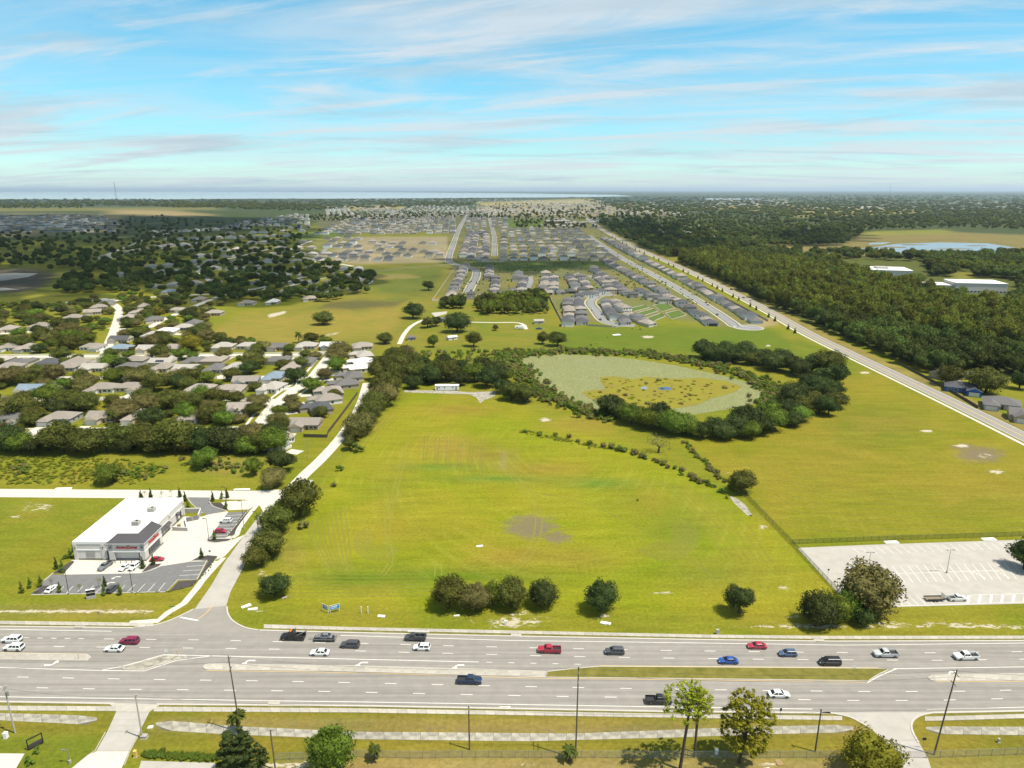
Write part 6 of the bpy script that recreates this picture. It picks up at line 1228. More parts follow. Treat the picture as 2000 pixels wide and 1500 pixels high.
        w, h = 6.5, 12.0; L = [((rng.uniform(-.9, .9), rng.uniform(-.9, .9), z), (1.9 * (1.15 - z / 14), 1.9 * (1.15 - z / 14), 1.5)) for z in np.linspace(4.5, 12.2, 8)]; lf = 'leaf_spire'; v, f = bumpy_crown(rng, w, h, .7, 5.0, 24, .36, .62, .40); t.tube((0, 0, -.1), (0, 0, 8), .22, .12, 6)
    me = arr_mesh('crown', v, f, A[lf]); cr = link('crown', me, root); t.build('trunk', A['bark'], root); TP[kind] = (root, w, h, cr.data); return TP[kind]
A['leaf_spire'] = leaf_mat('pinewood_needles', (0.085, 0.100, 0.014), (0.200, 0.200, 0.022), objvar=.3)
TUSED = set(); NT = 0; TREES = []
rt = random.Random(23)
def plant(kind, w, wm, hm, label, group=None, name='tree', cat='tree', lean=0.0):
    root, W0, H0, _ = tree_proto(kind); o = root if kind not in TUSED else copy_tree(root); TUSED.add(kind); global NT; NT += 1
    o.name = name; o.location = (w[0], w[1], 0.0); o.rotation_euler = (0, lean, rt.uniform(0, 6.28) if not lean else 0); o.scale = (wm / W0 * rt.uniform(.88, 1.15), wm / W0 * rt.uniform(.85, 1.1), hm / H0); tag(o, label, cat, group); TREES.append((w[0], w[1], wm / 2)); return o
def plant_px(kind, px, py, wpx, ratio, label, group=None, name='tree', cat='tree', lean=0.0):
    wm = wpx * (1.12 if cat == 'tree' else 1.0) / ppm(px, py); return plant(kind, G(px, py), wm, wm * ratio, label, group, name, cat, lean)
# single trees and shrubs of the field and the frontage
for a in [('dark', 537, 1164, 54, .82, 'round dark oak at the lower left corner of the field'), ('oak1', 876, 1186, 66, .86, 'leftmost oak of the clump on the field frontage'), ('olive', 931, 1190, 60, .84, 'brownish oak second in the frontage clump'), ('green1', 963, 1181, 42, .95, 'small green tree inside the frontage clump'), ('oak2', 999, 1185, 62, .86, 'rightmost oak of the frontage clump'), ('dark1', 1057, 1186, 52, .90, 'dark round tree standing just right of the frontage clump'), ('dark2', 1171, 1193, 66, .88, 'dark tree alone at the middle of the field frontage'),
    ('dark3', 1443, 1197, 54, 1.0, 'pointed dark tree alone near the right end of the frontage'), ('olive1', 1692, 1192, 112, .78, 'large spreading olive oak at the corner of the car park'), ('dark1', 1592, 1222, 64, .95, 'dark bushy tree at the left of the corner thicket'), ('green2', 1628, 1216, 58, .95, 'bright green bushy tree in the corner thicket'), ('green1', 1662, 1203, 54, .9, 'green tree in front of the spreading oak'), ('dark', 1682, 1219, 48, .8, 'low dark tree at the right of the corner thicket'), ('dark2', 2000, 1112, 62, .9, 'dark tree cut by the right edge in the car park'),
    ('oak', 586, 1008, 78, .95, 'large oak beside the side road, right of the junction'), ('oak1', 538, 1040, 56, .8, 'oak leaning over the side road, below the large oak'), ('green1', 552, 1014, 46, .8, 'green tree tucked between the two roadside oaks'), ('oak2', 524, 1086, 62, .75, 'oak beside the side road opposite the store'), ('oak3', 502, 1106, 52, .7, 'lowest roadside oak opposite the store'),
    ('olive', 537, 950, 44, .85, 'olive tree at the corner of the cross road and the lane'), ('dark3', 552, 922, 50, .85, 'dark tree left of the lane behind the cross road'), ('green', 401, 914, 42, .95, 'round green tree in the weedy meadow'), ('green2', 498, 929, 30, 1.2, 'slim green tree at the right end of the weedy meadow'), ('green1', 217, 944, 40, .95, 'green tree low in the weedy meadow'), ('grey', 1286, 884, 46, .75, 'grey thin tree standing alone above the shrub row'), ('oak1', 1446, 962, 48, .85, 'oak standing at the bend of the fence line'),
    ('oak2', 632, 634, 38, .62, 'broad oak alone in the tan field'), ('dark1', 893, 648, 46, .75, 'big dark oak alone by the farm lane'), ('oak3', 925, 677, 30, .85, 'round oak below the farm lane'), ('oak1', 1059, 672, 22, 1.0, 'smaller of two oaks above the pond'), ('oak', 1089, 676, 34, .85, 'larger of two oaks above the pond'), ('dark2', 807, 622, 38, .75, 'dark oak left of the farm lane'), ('dark3', 837, 567, 21, .8, 'dark oak alone in the shaded field'), ('oak2', 752, 671, 28, .7, 'oak at the end of the upper street'), ('oak3', 835, 640, 26, .7, 'oak beside the left bend of the farm lane'), ('dark', 852, 637, 24, .8, 'dark oak beside the farm shed'), ('green', 846, 678, 20, 1.2, 'slim green tree below the farm shed'), ('dark1', 725, 546, 26, .7, 'dark oak right of the shaded houses'), ('dark2', 700, 538, 16, .8, 'small dark oak near the shaded houses'), ('oak3', 968, 645, 14, .7, 'little tree in the farm paddock'),
    ('oak', 1855, 752, 50, .8, 'round oak left of the brown roofed house'), ('oak1', 1925, 768, 66, .7, 'broad oak behind the blue house'), ('dark', 1990, 760, 40, .9, 'dark tree at the right edge above the houses')]:
    plant_px(*a)
for a in [('conifer', 468, 1516, 100, .95, 'dense dark conifer beside the tall utility pole at the bottom'), ('conifer', 512, 1494, 34, 1.1, 'smaller conifer beside the dense dark one'), ('green2', 645, 1512, 92, 1.05, 'green tree with open crown at the bottom left of centre'), ('yellow', 1697, 1522, 96, .8, 'yellowish tree at the bottom edge near the gated drive')]: plant_px(*a)
for (x, y, lb) in ((466, 1432, 'cabbage palm standing before the tall utility pole'), (732, 1484, 'small palm beside the gate in the chain-link fence'), (1112, 1486, 'small palm at the foot of the middle utility pole')): plant_px('palm', x, y, 38 if x < 500 else 32, 1.25 if x < 500 else 1.0, lb, 'palms along the fence', 'palm_tree')
plant('pine', G(1328, 1503), 10.0, 22.5, 'tall slash pine with a bare stem at the bottom', None, 'pine_tree', 'tree', .035); plant('pine1', G(1356, 1478), 7.5, 17.0, 'thinner pine just behind the tall slash pine', None, 'pine_tree'); plant('broadpine', G(1443, 1490), 12.8, 17.8, 'broad heavy crowned pine beside the fence', None, 'pine_tree', 'tree', .10)
# palms of the left neighbourhood
for (x, y, w, lb) in ((222, 830, 24, 'palm before the third house of the front row'), (272, 806, 26, 'palm behind the fourth house of the front row'), (55, 815, 20, 'palm beside the first house of the front row'), (92, 822, 14, 'small palm before the second house of the front row'), (584, 670, 18, 'palm at the edge of the tan field'), (462, 812, 12, 'little palm before the gabled house'), (630, 668, 12, 'palm beside the white roofed house'), (246, 817, 14, 'small palm left of the fourth house')): plant_px('palm', x, y, w, 1.2, lb, 'palms of the neighbourhood', 'palm_tree')
# belt of oaks along the lane
BELT = [(683, 878, 34), (690, 862, 42), (702, 850, 46), (712, 838, 44), (720, 826, 46), (729, 812, 48), (735, 800, 46), (748, 792, 50), (757, 780, 52), (740, 775, 40), (766, 768, 48), (752, 758, 46), (736, 742, 40), (770, 750, 44), (778, 735, 46), (765, 728, 40), (748, 722, 34), (785, 718, 40), (772, 706, 34), (795, 745, 36), (790, 700, 30)]
for i, (x, y, w) in enumerate(sorted(BELT, key=lambda q: -q[1])): plant_px(rt.choice(['oak', 'oak1', 'oak2', 'oak3', 'olive']), x, y, w * rt.uniform(.8, 1.1), rt.uniform(.65, .95), 'oak in the belt along the lane, %s from the near end' % ordinal(i), 'oaks along the lane')
FB = [(x + rt.uniform(-5, 5), 884 + rt.uniform(-5, 3), rt.uniform(50, 70)) for x in range(8, 545, 28)]
for i, (x, y, w) in enumerate(FB): plant_px(rt.choice(['oak', 'oak1', 'oak2', 'dark', 'dark2', 'green', 'oak3']), x, y, w * rt.uniform(.75, 1.1), rt.uniform(.55, .85), 'tree of the belt behind the meadow, %s from the left' % ordinal(i), 'tree belt behind the meadow')
PR = [(1375, 700), (1392, 706), (1412, 700), (1430, 708), (1450, 702), (1468, 712), (1490, 712), (1508, 722), (1526, 716), (1545, 728), (1562, 735), (1585, 728), (1600, 742), (1618, 732), (1630, 752), (1608, 762), (1632, 772), (1614, 785), (1635, 795), (1590, 790), (1600, 808), (1575, 805), (1618, 812), (1560, 820), (1540, 812), (1545, 832), (1520, 826), (1500, 838), (1478, 832), (1485, 848), (1455, 842), (1462, 856), (1435, 848), (1412, 856), (1395, 846), (1372, 856), (1350, 850), (1330, 840), (1312, 846), (1290, 834), (1270, 838), (1252, 824), (1232, 828), (1212, 816), (1195, 812), (1575, 762), (1588, 775), (1555, 790)]
for i, (x, y) in enumerate(sorted(PR)):
    side_ = 'far' if y < 790 and x < 1570 else ('right' if x > 1560 else 'near')
    plant_px(rt.choice(['dark', 'dark1', 'dark2', 'dark3', 'oak1', 'oak'] if side_ != 'near' else ['dark', 'dark1', 'green', 'dark3', 'dark2', 'green1']), x, y, rt.uniform(32, 60), rt.uniform(.6, .9), 'oak ringing the pond on its %s side, %s from the left of the ring' % (side_, ordinal(i)), 'oaks around the pond')
LW = [(x + rt.uniform(-6, 6), y + rt.uniform(-4, 4), w) for x, y, w in [(820, 745, 44), (842, 752, 40), (858, 738, 46), (880, 745, 46), (905, 735, 40), (925, 748, 44), (945, 752, 46), (960, 740, 44), (975, 750, 36), (900, 755, 36), (835, 730, 40), (810, 722, 36), (940, 728, 36), (870, 722, 34), (985, 765, 36), (1000, 780, 40), (1020, 784, 40), (990, 742, 30), (815, 760, 30)]]
for i, (x, y, w) in enumerate(sorted(LW)): plant_px(rt.choice(['dark', 'dark1', 'oak', 'green', 'dark2', 'oak2']), x, y, w, .8, 'tree in the copse behind the white trailer, %s from the left' % ordinal(i), 'copse left of the pond')
for i, (x, y) in enumerate(sorted([(940, 608), (955, 612), (970, 606), (985, 612), (998, 605), (1010, 612), (1022, 604), (1035, 610), (1046, 602), (1056, 608), (950, 596), (975, 595), (1000, 594), (1025, 592), (1045, 590), (1055, 583), (870, 600), (885, 603), (900, 602), (1062, 596), (995, 590), (868, 596)])):
    plant_px(rt.choice(['dark', 'spire', 'dark2', 'spire1', 'green']), x, y, rt.uniform(16, 26), 1.0, 'tree in the small wood below the subdivision, %s from the left' % ordinal(i), 'small wood below the subdivision')
# trees between the houses of the left neighbourhood
HA = np.array(HOUSES); zone_poly = [(0, 600), (120, 590), (330, 570), (440, 590), (410, 640), (400, 665), (640, 668), (730, 680), (705, 730), (640, 800), (590, 870), (0, 872)]
def inside(pts, x, y):
    r = False; n = len(pts)
    for i in range(n):
        ax, ay = pts[i]; bx, by = pts[(i + 1) % n]
        if (ay > y) != (by > y) and x < (bx - ax) * (y - ay) / (by - ay) + ax: r = not r
    return r
near_lab = [(k[0], k[1], v, k[0], k[1]) for k, v in SHORT.items()]
names = {'oak': 'oak', 'oak1': 'oak', 'oak2': 'oak', 'oak3': 'oak', 'olive': 'olive oak', 'green': 'green tree', 'green1': 'green tree', 'dark': 'dark oak', 'dark2': 'dark oak', 'yellow': 'yellowish tree', 'olive1': 'olive oak'}
HSTREET = np.concatenate([resample(smooth_line(wpts(p), 6), 4.0) for p in LEFTST]); cnt = 0; tries = 0; placed = []; seen = {}
while cnt < 125 and tries < 9000:
    tries += 1; x = rt.uniform(-10, 735); y = 592 + 285 * rt.random() ** .9
    if not inside(zone_poly, x, y): continue
    w = G(x, y); d = np.hypot(HA[:, 0] - w[0], HA[:, 1] - 5 - w[1])
    if d.min() < 11.5 or np.min(np.hypot(HSTREET[:, 0] - w[0], HSTREET[:, 1] - w[1])) < 7.5: continue
    if any(math.hypot(w[0] - q[0], w[1] - q[1]) < 7.5 for q in placed): continue
    front = ((np.abs(HA[:, 0] - w[0]) < 8) & (HA[:, 1] - w[1] > 0) & (HA[:, 1] - w[1] < 20)).any()
    if front and rt.random() < .66: continue
    k = rt.choice(['oak', 'oak1', 'oak2', 'oak3', 'olive', 'olive1', 'green', 'dark', 'dark2', 'oak2', 'green1', 'yellow' if rt.random() < .15 else 'oak'])
    wm = rt.uniform(11, 18); hl = min(near_lab, key=lambda q: math.hypot(q[0] - w[0], q[1] - w[1])); dx, dy = w[0] - hl[0], w[1] - hl[1] - 5
    sh = SHORT.get((hl[3], hl[4])); rel = ('right of' if dx > 0 else 'left of') if abs(dx) > abs(dy) else ('behind' if dy > 0 else 'in front of')
    lb = '%s %s %s the %s' % ('large' if wm > 14.5 else 'small', names[k], rel, sh)
    if lb in seen: continue
    seen[lb] = 1; placed.append(w); plant(k, w, wm, wm * rt.uniform(.62, .78), lb, 'trees among the houses of the left neighbourhood'); cnt += 1
# planting of the retail plot
SP = [(425, 660, 'cone1'), (468, 680, 'cone'), (488, 585, 'bush'), (530, 575, 'cone'), (560, 530, 'cone'), (165, 840, 'cone'), (228, 800, 'cone'), (308, 790, 'cone'), (452, 835, 'cone'), (790, 790, 'cone1'), (785, 855, 'cone'), (905, 855, 'cone'), (1073, 655, 'cone1'), (1153, 625, 'cone1'), (1517, 575, 'cone1'), (1613, 440, 'cone'), (1600, 150, 'cone1'), (1668, 130, 'cone'), (1700, 205, 'cone'), (1708, 125, 'cone1'), (1060, 128, 'cone1'), (1135, 130, 'cone1'), (1352, 120, 'cone1'), (1392, 150, 'cone1'), (1415, 205, 'cone'), (390, 800, 'sapling'), (605, 845, 'sapling'), (745, 800, 'sapling'), (285, 840, 'sapling'), (1090, 130, 'sapling'), (1218, 122, 'sapling1'), (1290, 120, 'sapling')]
for i, (x, y, k) in enumerate(sorted(SP)):
    q = zq(x, y); kk = {'cone': 'young green conifer', 'cone1': 'slim dark cypress', 'bush': 'rounded shrub', 'sapling': 'thin yellowish sapling', 'sapling1': 'thin bare sapling'}[k]
    where = 'behind the store' if y < 160 and x < 1420 else ('by the rear drive' if y < 240 else ('in the side lot' if x > 1500 else ('along the front lot' if y > 740 else 'beside the store entrance')))
    plant(k, G(*q), 2.4 if k.startswith('sap') else 2.0 if k != 'bush' else 3, 3.6 if k.startswith('sap') else rt.uniform(3.6, 4.8) if k != 'bush' else 2.2, '%s %s, %s planting from the left' % (kk, where, ordinal(i)), 'young planting of the store plot', 'young_tree' if k != 'bush' else 'shrub', 'tree' if k != 'bush' else 'shrub')
print('TREES', NT)
# young street trees beside the collector road
for i, t_ in enumerate(np.linspace(0, 1, 26)):
    p = crp[int(len(crp) * (.40 + .40 * t_))] ; l = side(crp, 12.5)[int(len(crp) * (.40 + .40 * t_))]
    plant('cone1', l, 3.4, 5.2, 'young street tree left of the collector road, %s from the near end' % ordinal(i), 'young trees along the collector road', 'street_tree')
print('TREES', NT)
# ------------------------------------------------------------------ water
def water_mat(name, col, rough, bump=.1, scale=.3):
    m = mat(name, col, rough, .2, scale, bump=bump, spec=.5); return m
A['water'] = water_mat('lake_water', (.16, .19, .215), .22, .05, .05)
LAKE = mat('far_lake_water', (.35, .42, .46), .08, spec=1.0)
sheet('lake', [(-1500, 389.5), (0, 389), (300, 389.5), (500, 388), (700, 388), (900, 386.5), (1100, 385.5), (1238, 383.2), (1200, 380.5), (1000, 377.5), (700, 375), (400, 374), (-1500, 374)], 0.5, LAKE)
sheet('lake', [(1362, 388.5), (1400, 387), (1480, 388), (1476, 389.8), (1390, 390.2)], 0.5, LAKE)
sheet('lake', [(1588, 490), (1640, 489.5), (1690, 485), (1750, 476.5), (1840, 473.5), (1930, 475.5), (1985, 484), (1950, 493), (1880, 497.5), (1760, 495), (1660, 494), (1600, 494)], 0.12, A['water'])
sheet('lake', [(1700, 474.5), (1740, 473), (1725, 477), (1695, 478)], 0.12, A['water'])
for i, q in enumerate(([(-120, 541), (30, 533), (75, 534), (55, 541), (10, 548), (-120, 553)], [(-120, 560), (10, 562), (40, 566), (-120, 574)])): sheet('sand_flat', q, 0.10, mat('salt_flat%d' % i, (.42, .40, .36), .7, .3, .03, col2=(.20, .18, .15), detail=8))
LM = mat('lake_marsh', (.15, .12, .05), .95, .3, .02)
for (x, y, rx, ry) in ((1700, 488, 22, 1.2), (1745, 483, 30, 1.0), (1800, 490, 26, 1.1), (1860, 486, 34, .9), (1905, 480, 18, .8), (1780, 478, 24, .8), (1930, 490, 20, .9), (1650, 492, 16, .7)):
    sheet('lake_marsh', [(x + rx * math.cos(t) * (1 + .35 * math.sin(3 * t + x)), y + ry * math.sin(t) * (1 + .3 * math.cos(2 * t + x))) for t in np.linspace(0, 2 * PI, 15)[:-1]], .3, LM)
PONDP = [(1006, 703), (1030, 696), (1100, 692), (1180, 695), (1250, 703), (1320, 714), (1400, 731), (1465, 748), (1497, 764), (1500, 778), (1470, 790), (1420, 800), (1340, 812), (1250, 815), (1190, 808), (1140, 792), (1100, 775), (1060, 752), (1030, 730)]
def lily():
    m = bpy.data.materials.new('lily_pad_pond'); m.use_nodes = True; N = m.node_tree.nodes; L = m.node_tree.links; b = N['Principled BSDF']; g = N.new('ShaderNodeNewGeometry')
    def nz(s, d, r):
        n = N.new('ShaderNodeTexNoise'); n.inputs['Scale'].default_value = s; n.inputs['Detail'].default_value = d; n.inputs['Roughness'].default_value = r; L.new(g.outputs['Position'], n.inputs['Vector']); return n.outputs['Fac']
    v = N.new('ShaderNodeTexVoronoi'); v.inputs['Scale'].default_value = .9; L.new(g.outputs['Position'], v.inputs['Vector'])
    r = N.new('ShaderNodeMapRange'); r.inputs['From Min'].default_value = .30; r.inputs['From Max'].default_value = .62; L.new(v.outputs['Distance'], r.inputs['Value'])
    m1 = N.new('ShaderNodeMix'); m1.data_type = 'RGBA'; m1.inputs[6].default_value = (.20, .205, .070, 1); m1.inputs[7].default_value = (.28, .275, .135, 1); L.new(nz(.035, 8, .65), m1.inputs[0])
    m2 = N.new('ShaderNodeMix'); m2.data_type = 'RGBA'; L.new(r.outputs[0], m2.inputs[0]); L.new(m1.outputs[2], m2.inputs[6]); m2.inputs[7].default_value = (.155, .165, .055, 1)
    m3 = N.new('ShaderNodeMix'); m3.data_type = 'RGBA'; r3 = N.new('ShaderNodeMapRange'); r3.inputs['From Min'].default_value = .52; r3.inputs['From Max'].default_value = .66; L.new(nz(.02, 9, .7), r3.inputs['Value']); L.new(r3.outputs[0], m3.inputs[0]); L.new(m2.outputs[2], m3.inputs[6]); m3.inputs[7].default_value = (.17, .18, .085, 1)
    L.new(m3.outputs[2], b.inputs['Base Color']); b.inputs['Roughness'].default_value = .6; b.inputs['Specular IOR Level'].default_value = .25; return m
sheet('pond', PONDP, 0.05, lily())
MARSHM = mat('marsh_grass', (.225, .215, .008), .95, .12, .09, col2=(.185, .14, .02), bump=.6, detail=12)
for q in ([(1137, 766), (1160, 762), (1185, 760), (1172, 744), (1172, 737), (1200, 735), (1235, 741), (1260, 736), (1320, 740), (1370, 738), (1420, 745), (1450, 756), (1430, 768), (1390, 778), (1360, 792), (1300, 800), (1250, 800), (1215, 792), (1180, 784), (1150, 778)],): sheet('marsh', q, 0.12, MARSHM)
sheet('pond', [(1283, 758), (1300, 755.5), (1313, 757.5), (1310, 762), (1290, 762)], .17, mat('open_water', (.03, .07, .16), .05, spec=.6)); sheet('pond', [(1250, 757), (1262, 755), (1266, 760), (1254, 761)], .17, A['water'])
# ------------------------------------------------------------------ massed vegetation (nobody could count it)
def scatter_group(protos):
    ng = bpy.data.node_groups.new('scatter', 'GeometryNodeTree'); ng.interface.new_socket('Geometry', in_out='INPUT', socket_type='NodeSocketGeometry'); ng.interface.new_socket('Geometry', in_out='OUTPUT', socket_type='NodeSocketGeometry')
    N = ng.nodes; L = ng.links; gi = N.new('NodeGroupInput'); go = N.new('NodeGroupOutput'); iop = N.new('GeometryNodeInstanceOnPoints'); jn = N.new('GeometryNodeJoinGeometry')
    for o in protos:
        oi = N.new('GeometryNodeObjectInfo'); oi.inputs['Object'].default_value = o; oi.inputs['As Instance'].default_value = True; L.new(oi.outputs['Geometry'], jn.inputs[0])
    L.new(gi.outputs[0], iop.inputs['Points']); L.new(jn.outputs[0], iop.inputs['Instance']); iop.inputs['Pick Instance'].default_value = True
    def attr(nm, ty):
        a = N.new('GeometryNodeInputNamedAttribute'); a.data_type = ty; a.inputs[0].default_value = nm; return a.outputs[0]
    L.new(attr('pick', 'INT'), iop.inputs['Instance Index']); L.new(attr('size', 'FLOAT_VECTOR'), iop.inputs['Scale']); L.new(attr('turn', 'FLOAT_VECTOR'), iop.inputs['Rotation']); L.new(iop.outputs[0], go.inputs[0]); return ng
def bare(mesh): return bpy.data.objects.new('leaf_mass', mesh)
def crown_of(kind): return tree_proto(kind)[3]
rs = np.random.default_rng(77)
def scatter(name, pts, sizes, protos, label, cat, zs=None):
    pts = np.asarray(pts, float); n = len(pts); me = bpy.data.meshes.new(name); me.vertices.add(n); co = np.zeros((n, 3), np.float32); co[:, :2] = pts
    if zs is not None: co[:, 2] = zs
    me.vertices.foreach_set('co', co.ravel())
    a = me.attributes.new('pick', 'INT', 'POINT'); a.data.foreach_set('value', rs.integers(0, len(protos), n).astype(np.int32))
    a = me.attributes.new('size', 'FLOAT_VECTOR', 'POINT'); a.data.foreach_set('vector', np.asarray(sizes, np.float32).ravel())
    t = np.zeros((n, 3), np.float32); t[:, 2] = rs.uniform(0, 6.28, n); a = me.attributes.new('turn', 'FLOAT_VECTOR', 'POINT'); a.data.foreach_set('vector', t.ravel())
    me.update(); o = link(name, me); md = o.modifiers.new('scatter', 'NODES'); md.node_group = scatter_group(protos); tag(o, label, cat, kind='stuff'); return o
def pick_ground(poly, spacing, jit=.45):    # evenly over the ground inside a photograph polygon
    w = np.array(wpts(poly)); x0, y0 = w.min(0); x1, y1 = w.max(0); gx_, gy_ = np.meshgrid(np.arange(x0, x1, spacing), np.arange(y0, y1, spacing)); q = np.stack([gx_.ravel(), gy_.ravel()], -1) + rs.uniform(-jit, jit, (gx_.size, 2)) * spacing
    a, b_ = P(q[:, 0], q[:, 1]); return q[poly_sd(poly, a, b_) > 0]
def pick_px(poly, n):                        # evenly over the picture, for far woods
    p = np.array(poly, float); x = rs.uniform(p[:, 0].min(), p[:, 0].max(), n * 4); y = rs.uniform(p[:, 1].min(), p[:, 1].max(), n * 4); k = poly_sd(poly, x, y) > 0; return np.array([G(a, b_) for a, b_ in zip(x[k][:n], y[k][:n])])
HA2 = np.array(HOUSES); HC = {}
for h in HOUSES: HC.setdefault((int(h[0] // 20), int(h[1] // 20)), []).append(h)
def off_houses(q, r=9.0, front=0.0):
    out = []
    for p in q:
        k = (int(p[0] // 20), int(p[1] // 20)); ok = True
        for i in (-1, 0, 1):
            for j in (-1, 0, 1, 2):
                for h in HC.get((k[0] + i, k[1] + j), []):
                    if math.hypot(h[0] - p[0], h[1] - p[1]) < r or (front and abs(h[0] - p[0]) < 8 and 0 < h[1] - p[1] < front): ok = False
        if ok: out.append(p)
    return np.array(out)
ROADP = [np.array(smooth_line(wpts(CR), 6))] + [smooth_line(wpts(p), 6) for p, w in STREETS.values()]
def off_roads(q, r=9.0):
    R_ = np.concatenate([resample(p, 6.0) for p in ROADP]); out = []
    C_ = {}
    for p in R_: C_.setdefault((int(p[0] // 20), int(p[1] // 20)), []).append(p)
    for p in q:
        k = (int(p[0] // 20), int(p[1] // 20))
        if all(math.hypot(h[0] - p[0], h[1] - p[1]) > r for i in (-1, 0, 1) for j in (-1, 0, 1) for h in C_.get((k[0] + i, k[1] + j), [])): out.append(p)
    return np.array(out)
def sz(n, lo, hi, flat=1.0): s = rs.uniform(lo, hi, n); return np.stack([s, s, s * rs.uniform(.85, 1.15, n) * flat], -1)
FO = [bare(crown_of(k)) for k in ('forest', 'forest1', 'forest2')]; SPI = [bare(crown_of(k)) for k in ('spire', 'spire1', 'spire2')]; BU = [bare(crown_of(k)) for k in ('bush', 'bush1', 'bush2')]
WOODN = [(1318, 512), (1380, 498), (1480, 512), (1640, 535), (1760, 562), (1880, 600), (2060, 640), (2060, 690), (1900, 690), (1800, 660), (1680, 640), (1560, 618), (1460, 578), (1380, 538)]
q = off_houses(off_roads(pick_ground(WOODN, 6.4), 14), 14); scatter('pine_wood', q, sz(len(q), .75, 1.85), SPI + SPI + FO[:1], 'pine plantation beyond the collector road on the right', 'wood')
q = pick_ground([(925, 600), (940, 586), (1000, 583), (1062, 574), (1078, 612), (1040, 616), (940, 616)], 6.0); scatter('small_pine_wood', q, sz(len(q), .55, .95), SPI + FO[:1], 'young pines filling the small wood below the subdivision', 'wood')
q = pick_ground([(860, 592), (905, 590), (908, 604), (862, 604)], 7.0); scatter('small_grove', q, sz(len(q), .6, .95), FO, 'dark grove below the left boundary fence', 'wood')
OAKW = [(1560, 622), (1680, 640), (1800, 662), (1900, 692), (2060, 692), (2060, 742), (1985, 735), (1900, 722), (1850, 738), (1790, 722), (1740, 700), (1660, 668)]
q = off_houses(off_roads(pick_ground(OAKW, 6.6), 20), 13); scatter('oak_wood', q, sz(len(q), .75, 1.6), FO, 'dark oak wood between the collector road and the pine plantation', 'wood')
MIXR = [(1145, 424), (1230, 416), (1400, 420), (1560, 432), (1700, 440), (2080, 436), (2080, 452), (1850, 446), (1690, 452), (1650, 480), (1480, 482), (1500, 490), (1590, 496), (1700, 500), (1950, 502), (2080, 494), (2080, 640), (1900, 600), (1760, 560), (1640, 533), (1480, 510), (1380, 497), (1300, 505), (1240, 480)]
SCH = [(1640, 508), (1805, 512), (1820, 556), (1650, 560)]; SCH2 = [(1790, 540), (1985, 545), (1995, 590), (1800, 588)]; CLEAR = [[(1600, 528), (1650, 520), (1690, 548), (1640, 545)], [(1860, 532), (1900, 530), (1905, 545), (1865, 545)], [(1560, 498), (1640, 498), (1620, 505), (1560, 505)], [(1830, 580), (1960, 590), (1990, 610), (1900, 605)]]
q = off_roads(off_houses(pick_px(MIXR, 5200), 11, 16), 12); a, b_ = P(q[:, 0], q[:, 1]); k = np.ones(len(q), bool)
for c in [SCH, SCH2] + CLEAR: k &= poly_sd(c, a, b_) < 0
q = q[k]; h_ = soft_noise(q[:, 0], q[:, 1], 90.0) > .12
scatter('pale_woodland', q[h_], sz(int(h_.sum()), 1.0, 1.7, .85), SPI, 'paler stands of trees in the woodland at right', 'wood'); q = q[~h_]
scatter('mixed_woodland', q, sz(len(q), 1.2, 2.2, .8), FO, 'mixed woodland and gardens around the lake at right', 'wood')
SHADE = [(-60, 465), (30, 452), (120, 462), (210, 440), (260, 424), (350, 422), (420, 432), (560, 440), (640, 452), (600, 470), (580, 500), (640, 512), (720, 540), (725, 572), (640, 590), (450, 590), (330, 575), (100, 572), (130, 545), (80, 520), (-60, 525)]
q = off_houses(pick_px(SHADE, 1300), 13, 30); scatter('shaded_oaks', q, sz(len(q), .95, 1.6, .78), FO, 'dark oaks crowding the shaded houses at left', 'wood')
NB = [(0, 596), (120, 590), (330, 570), (440, 592), (405, 640), (405, 664), (640, 670), (725, 684), (700, 730), (640, 800), (585, 872), (-60, 874), (-60, 600)]
ts = np.array([(t[0], t[1]) for t in TREES]); q = off_houses(pick_ground(NB, 10.5), 9.0, 15); q = np.array([p for p in q if np.min(np.hypot(ts[:, 0] - p[0], ts[:, 1] - p[1])) > 6]); q = q[rs.random(len(q)) < .55]
HS = HSTREET; q = np.array([p for p in q if np.min(np.hypot(HS[:, 0] - p[0], HS[:, 1] - p[1])) > 7.0]); scatter('garden_trees', q, sz(len(q), .55, 1.15, .75), [bare(crown_of(k)) for k in ('oak', 'oak2', 'olive', 'green')], 'smaller garden trees filling gaps between the neighbourhood houses', 'trees')
FAR = [(-400, 390), (400, 390), (700, 389.5), (930, 388), (1240, 386), (1600, 381), (2500, 379), (2500, 436), (1700, 438), (1400, 418), (1230, 414), (1120, 386), (930, 390), (930, 402), (640, 410), (600, 414), (300, 404), (-400, 404)]
q = pick_px(FAR, 6500); q = off_houses(q, 9); a, b_ = P(q[:, 0], q[:, 1]); kk = np.clip((430 - b_) / 40, 0, 1); s = (1.6 + 2.2 * kk) * rs.uniform(.7, 1.3, len(q)); S_ = np.stack([s * 1.3, s * 1.3, np.minimum(s, 1.9) * .8], -1); h_ = soft_noise(q[:, 0], q[:, 1], 260.0) > .08; scatter('far_pale_woodland', q[h_], S_[h_], SPI, 'paler patches of far woodland', 'wood'); scatter('far_woodland', q[~h_], S_[~h_], FO, 'far woodland spreading to the horizon', 'wood')
q = pick_px([(-400, 403.5), (150, 402), (160, 408.5), (-400, 412)], 420).tolist() + pick_px([(240, 401), (560, 398), (640, 405), (350, 408)], 520).tolist() + pick_px([(820, 398), (920, 397), (925, 403), (830, 405)], 70).tolist(); scatter('far_tree_line', q, sz(len(q), 1.3, 2.2), SPI, 'dark tree lines on the far left ridge', 'wood')
q = off_houses(pick_px([(930, 400), (1230, 397), (1330, 416), (1000, 420)], 260), 8); scatter('far_hedges', q, sz(len(q), .8, 1.8), FO, 'far trees between the tan plots', 'trees')
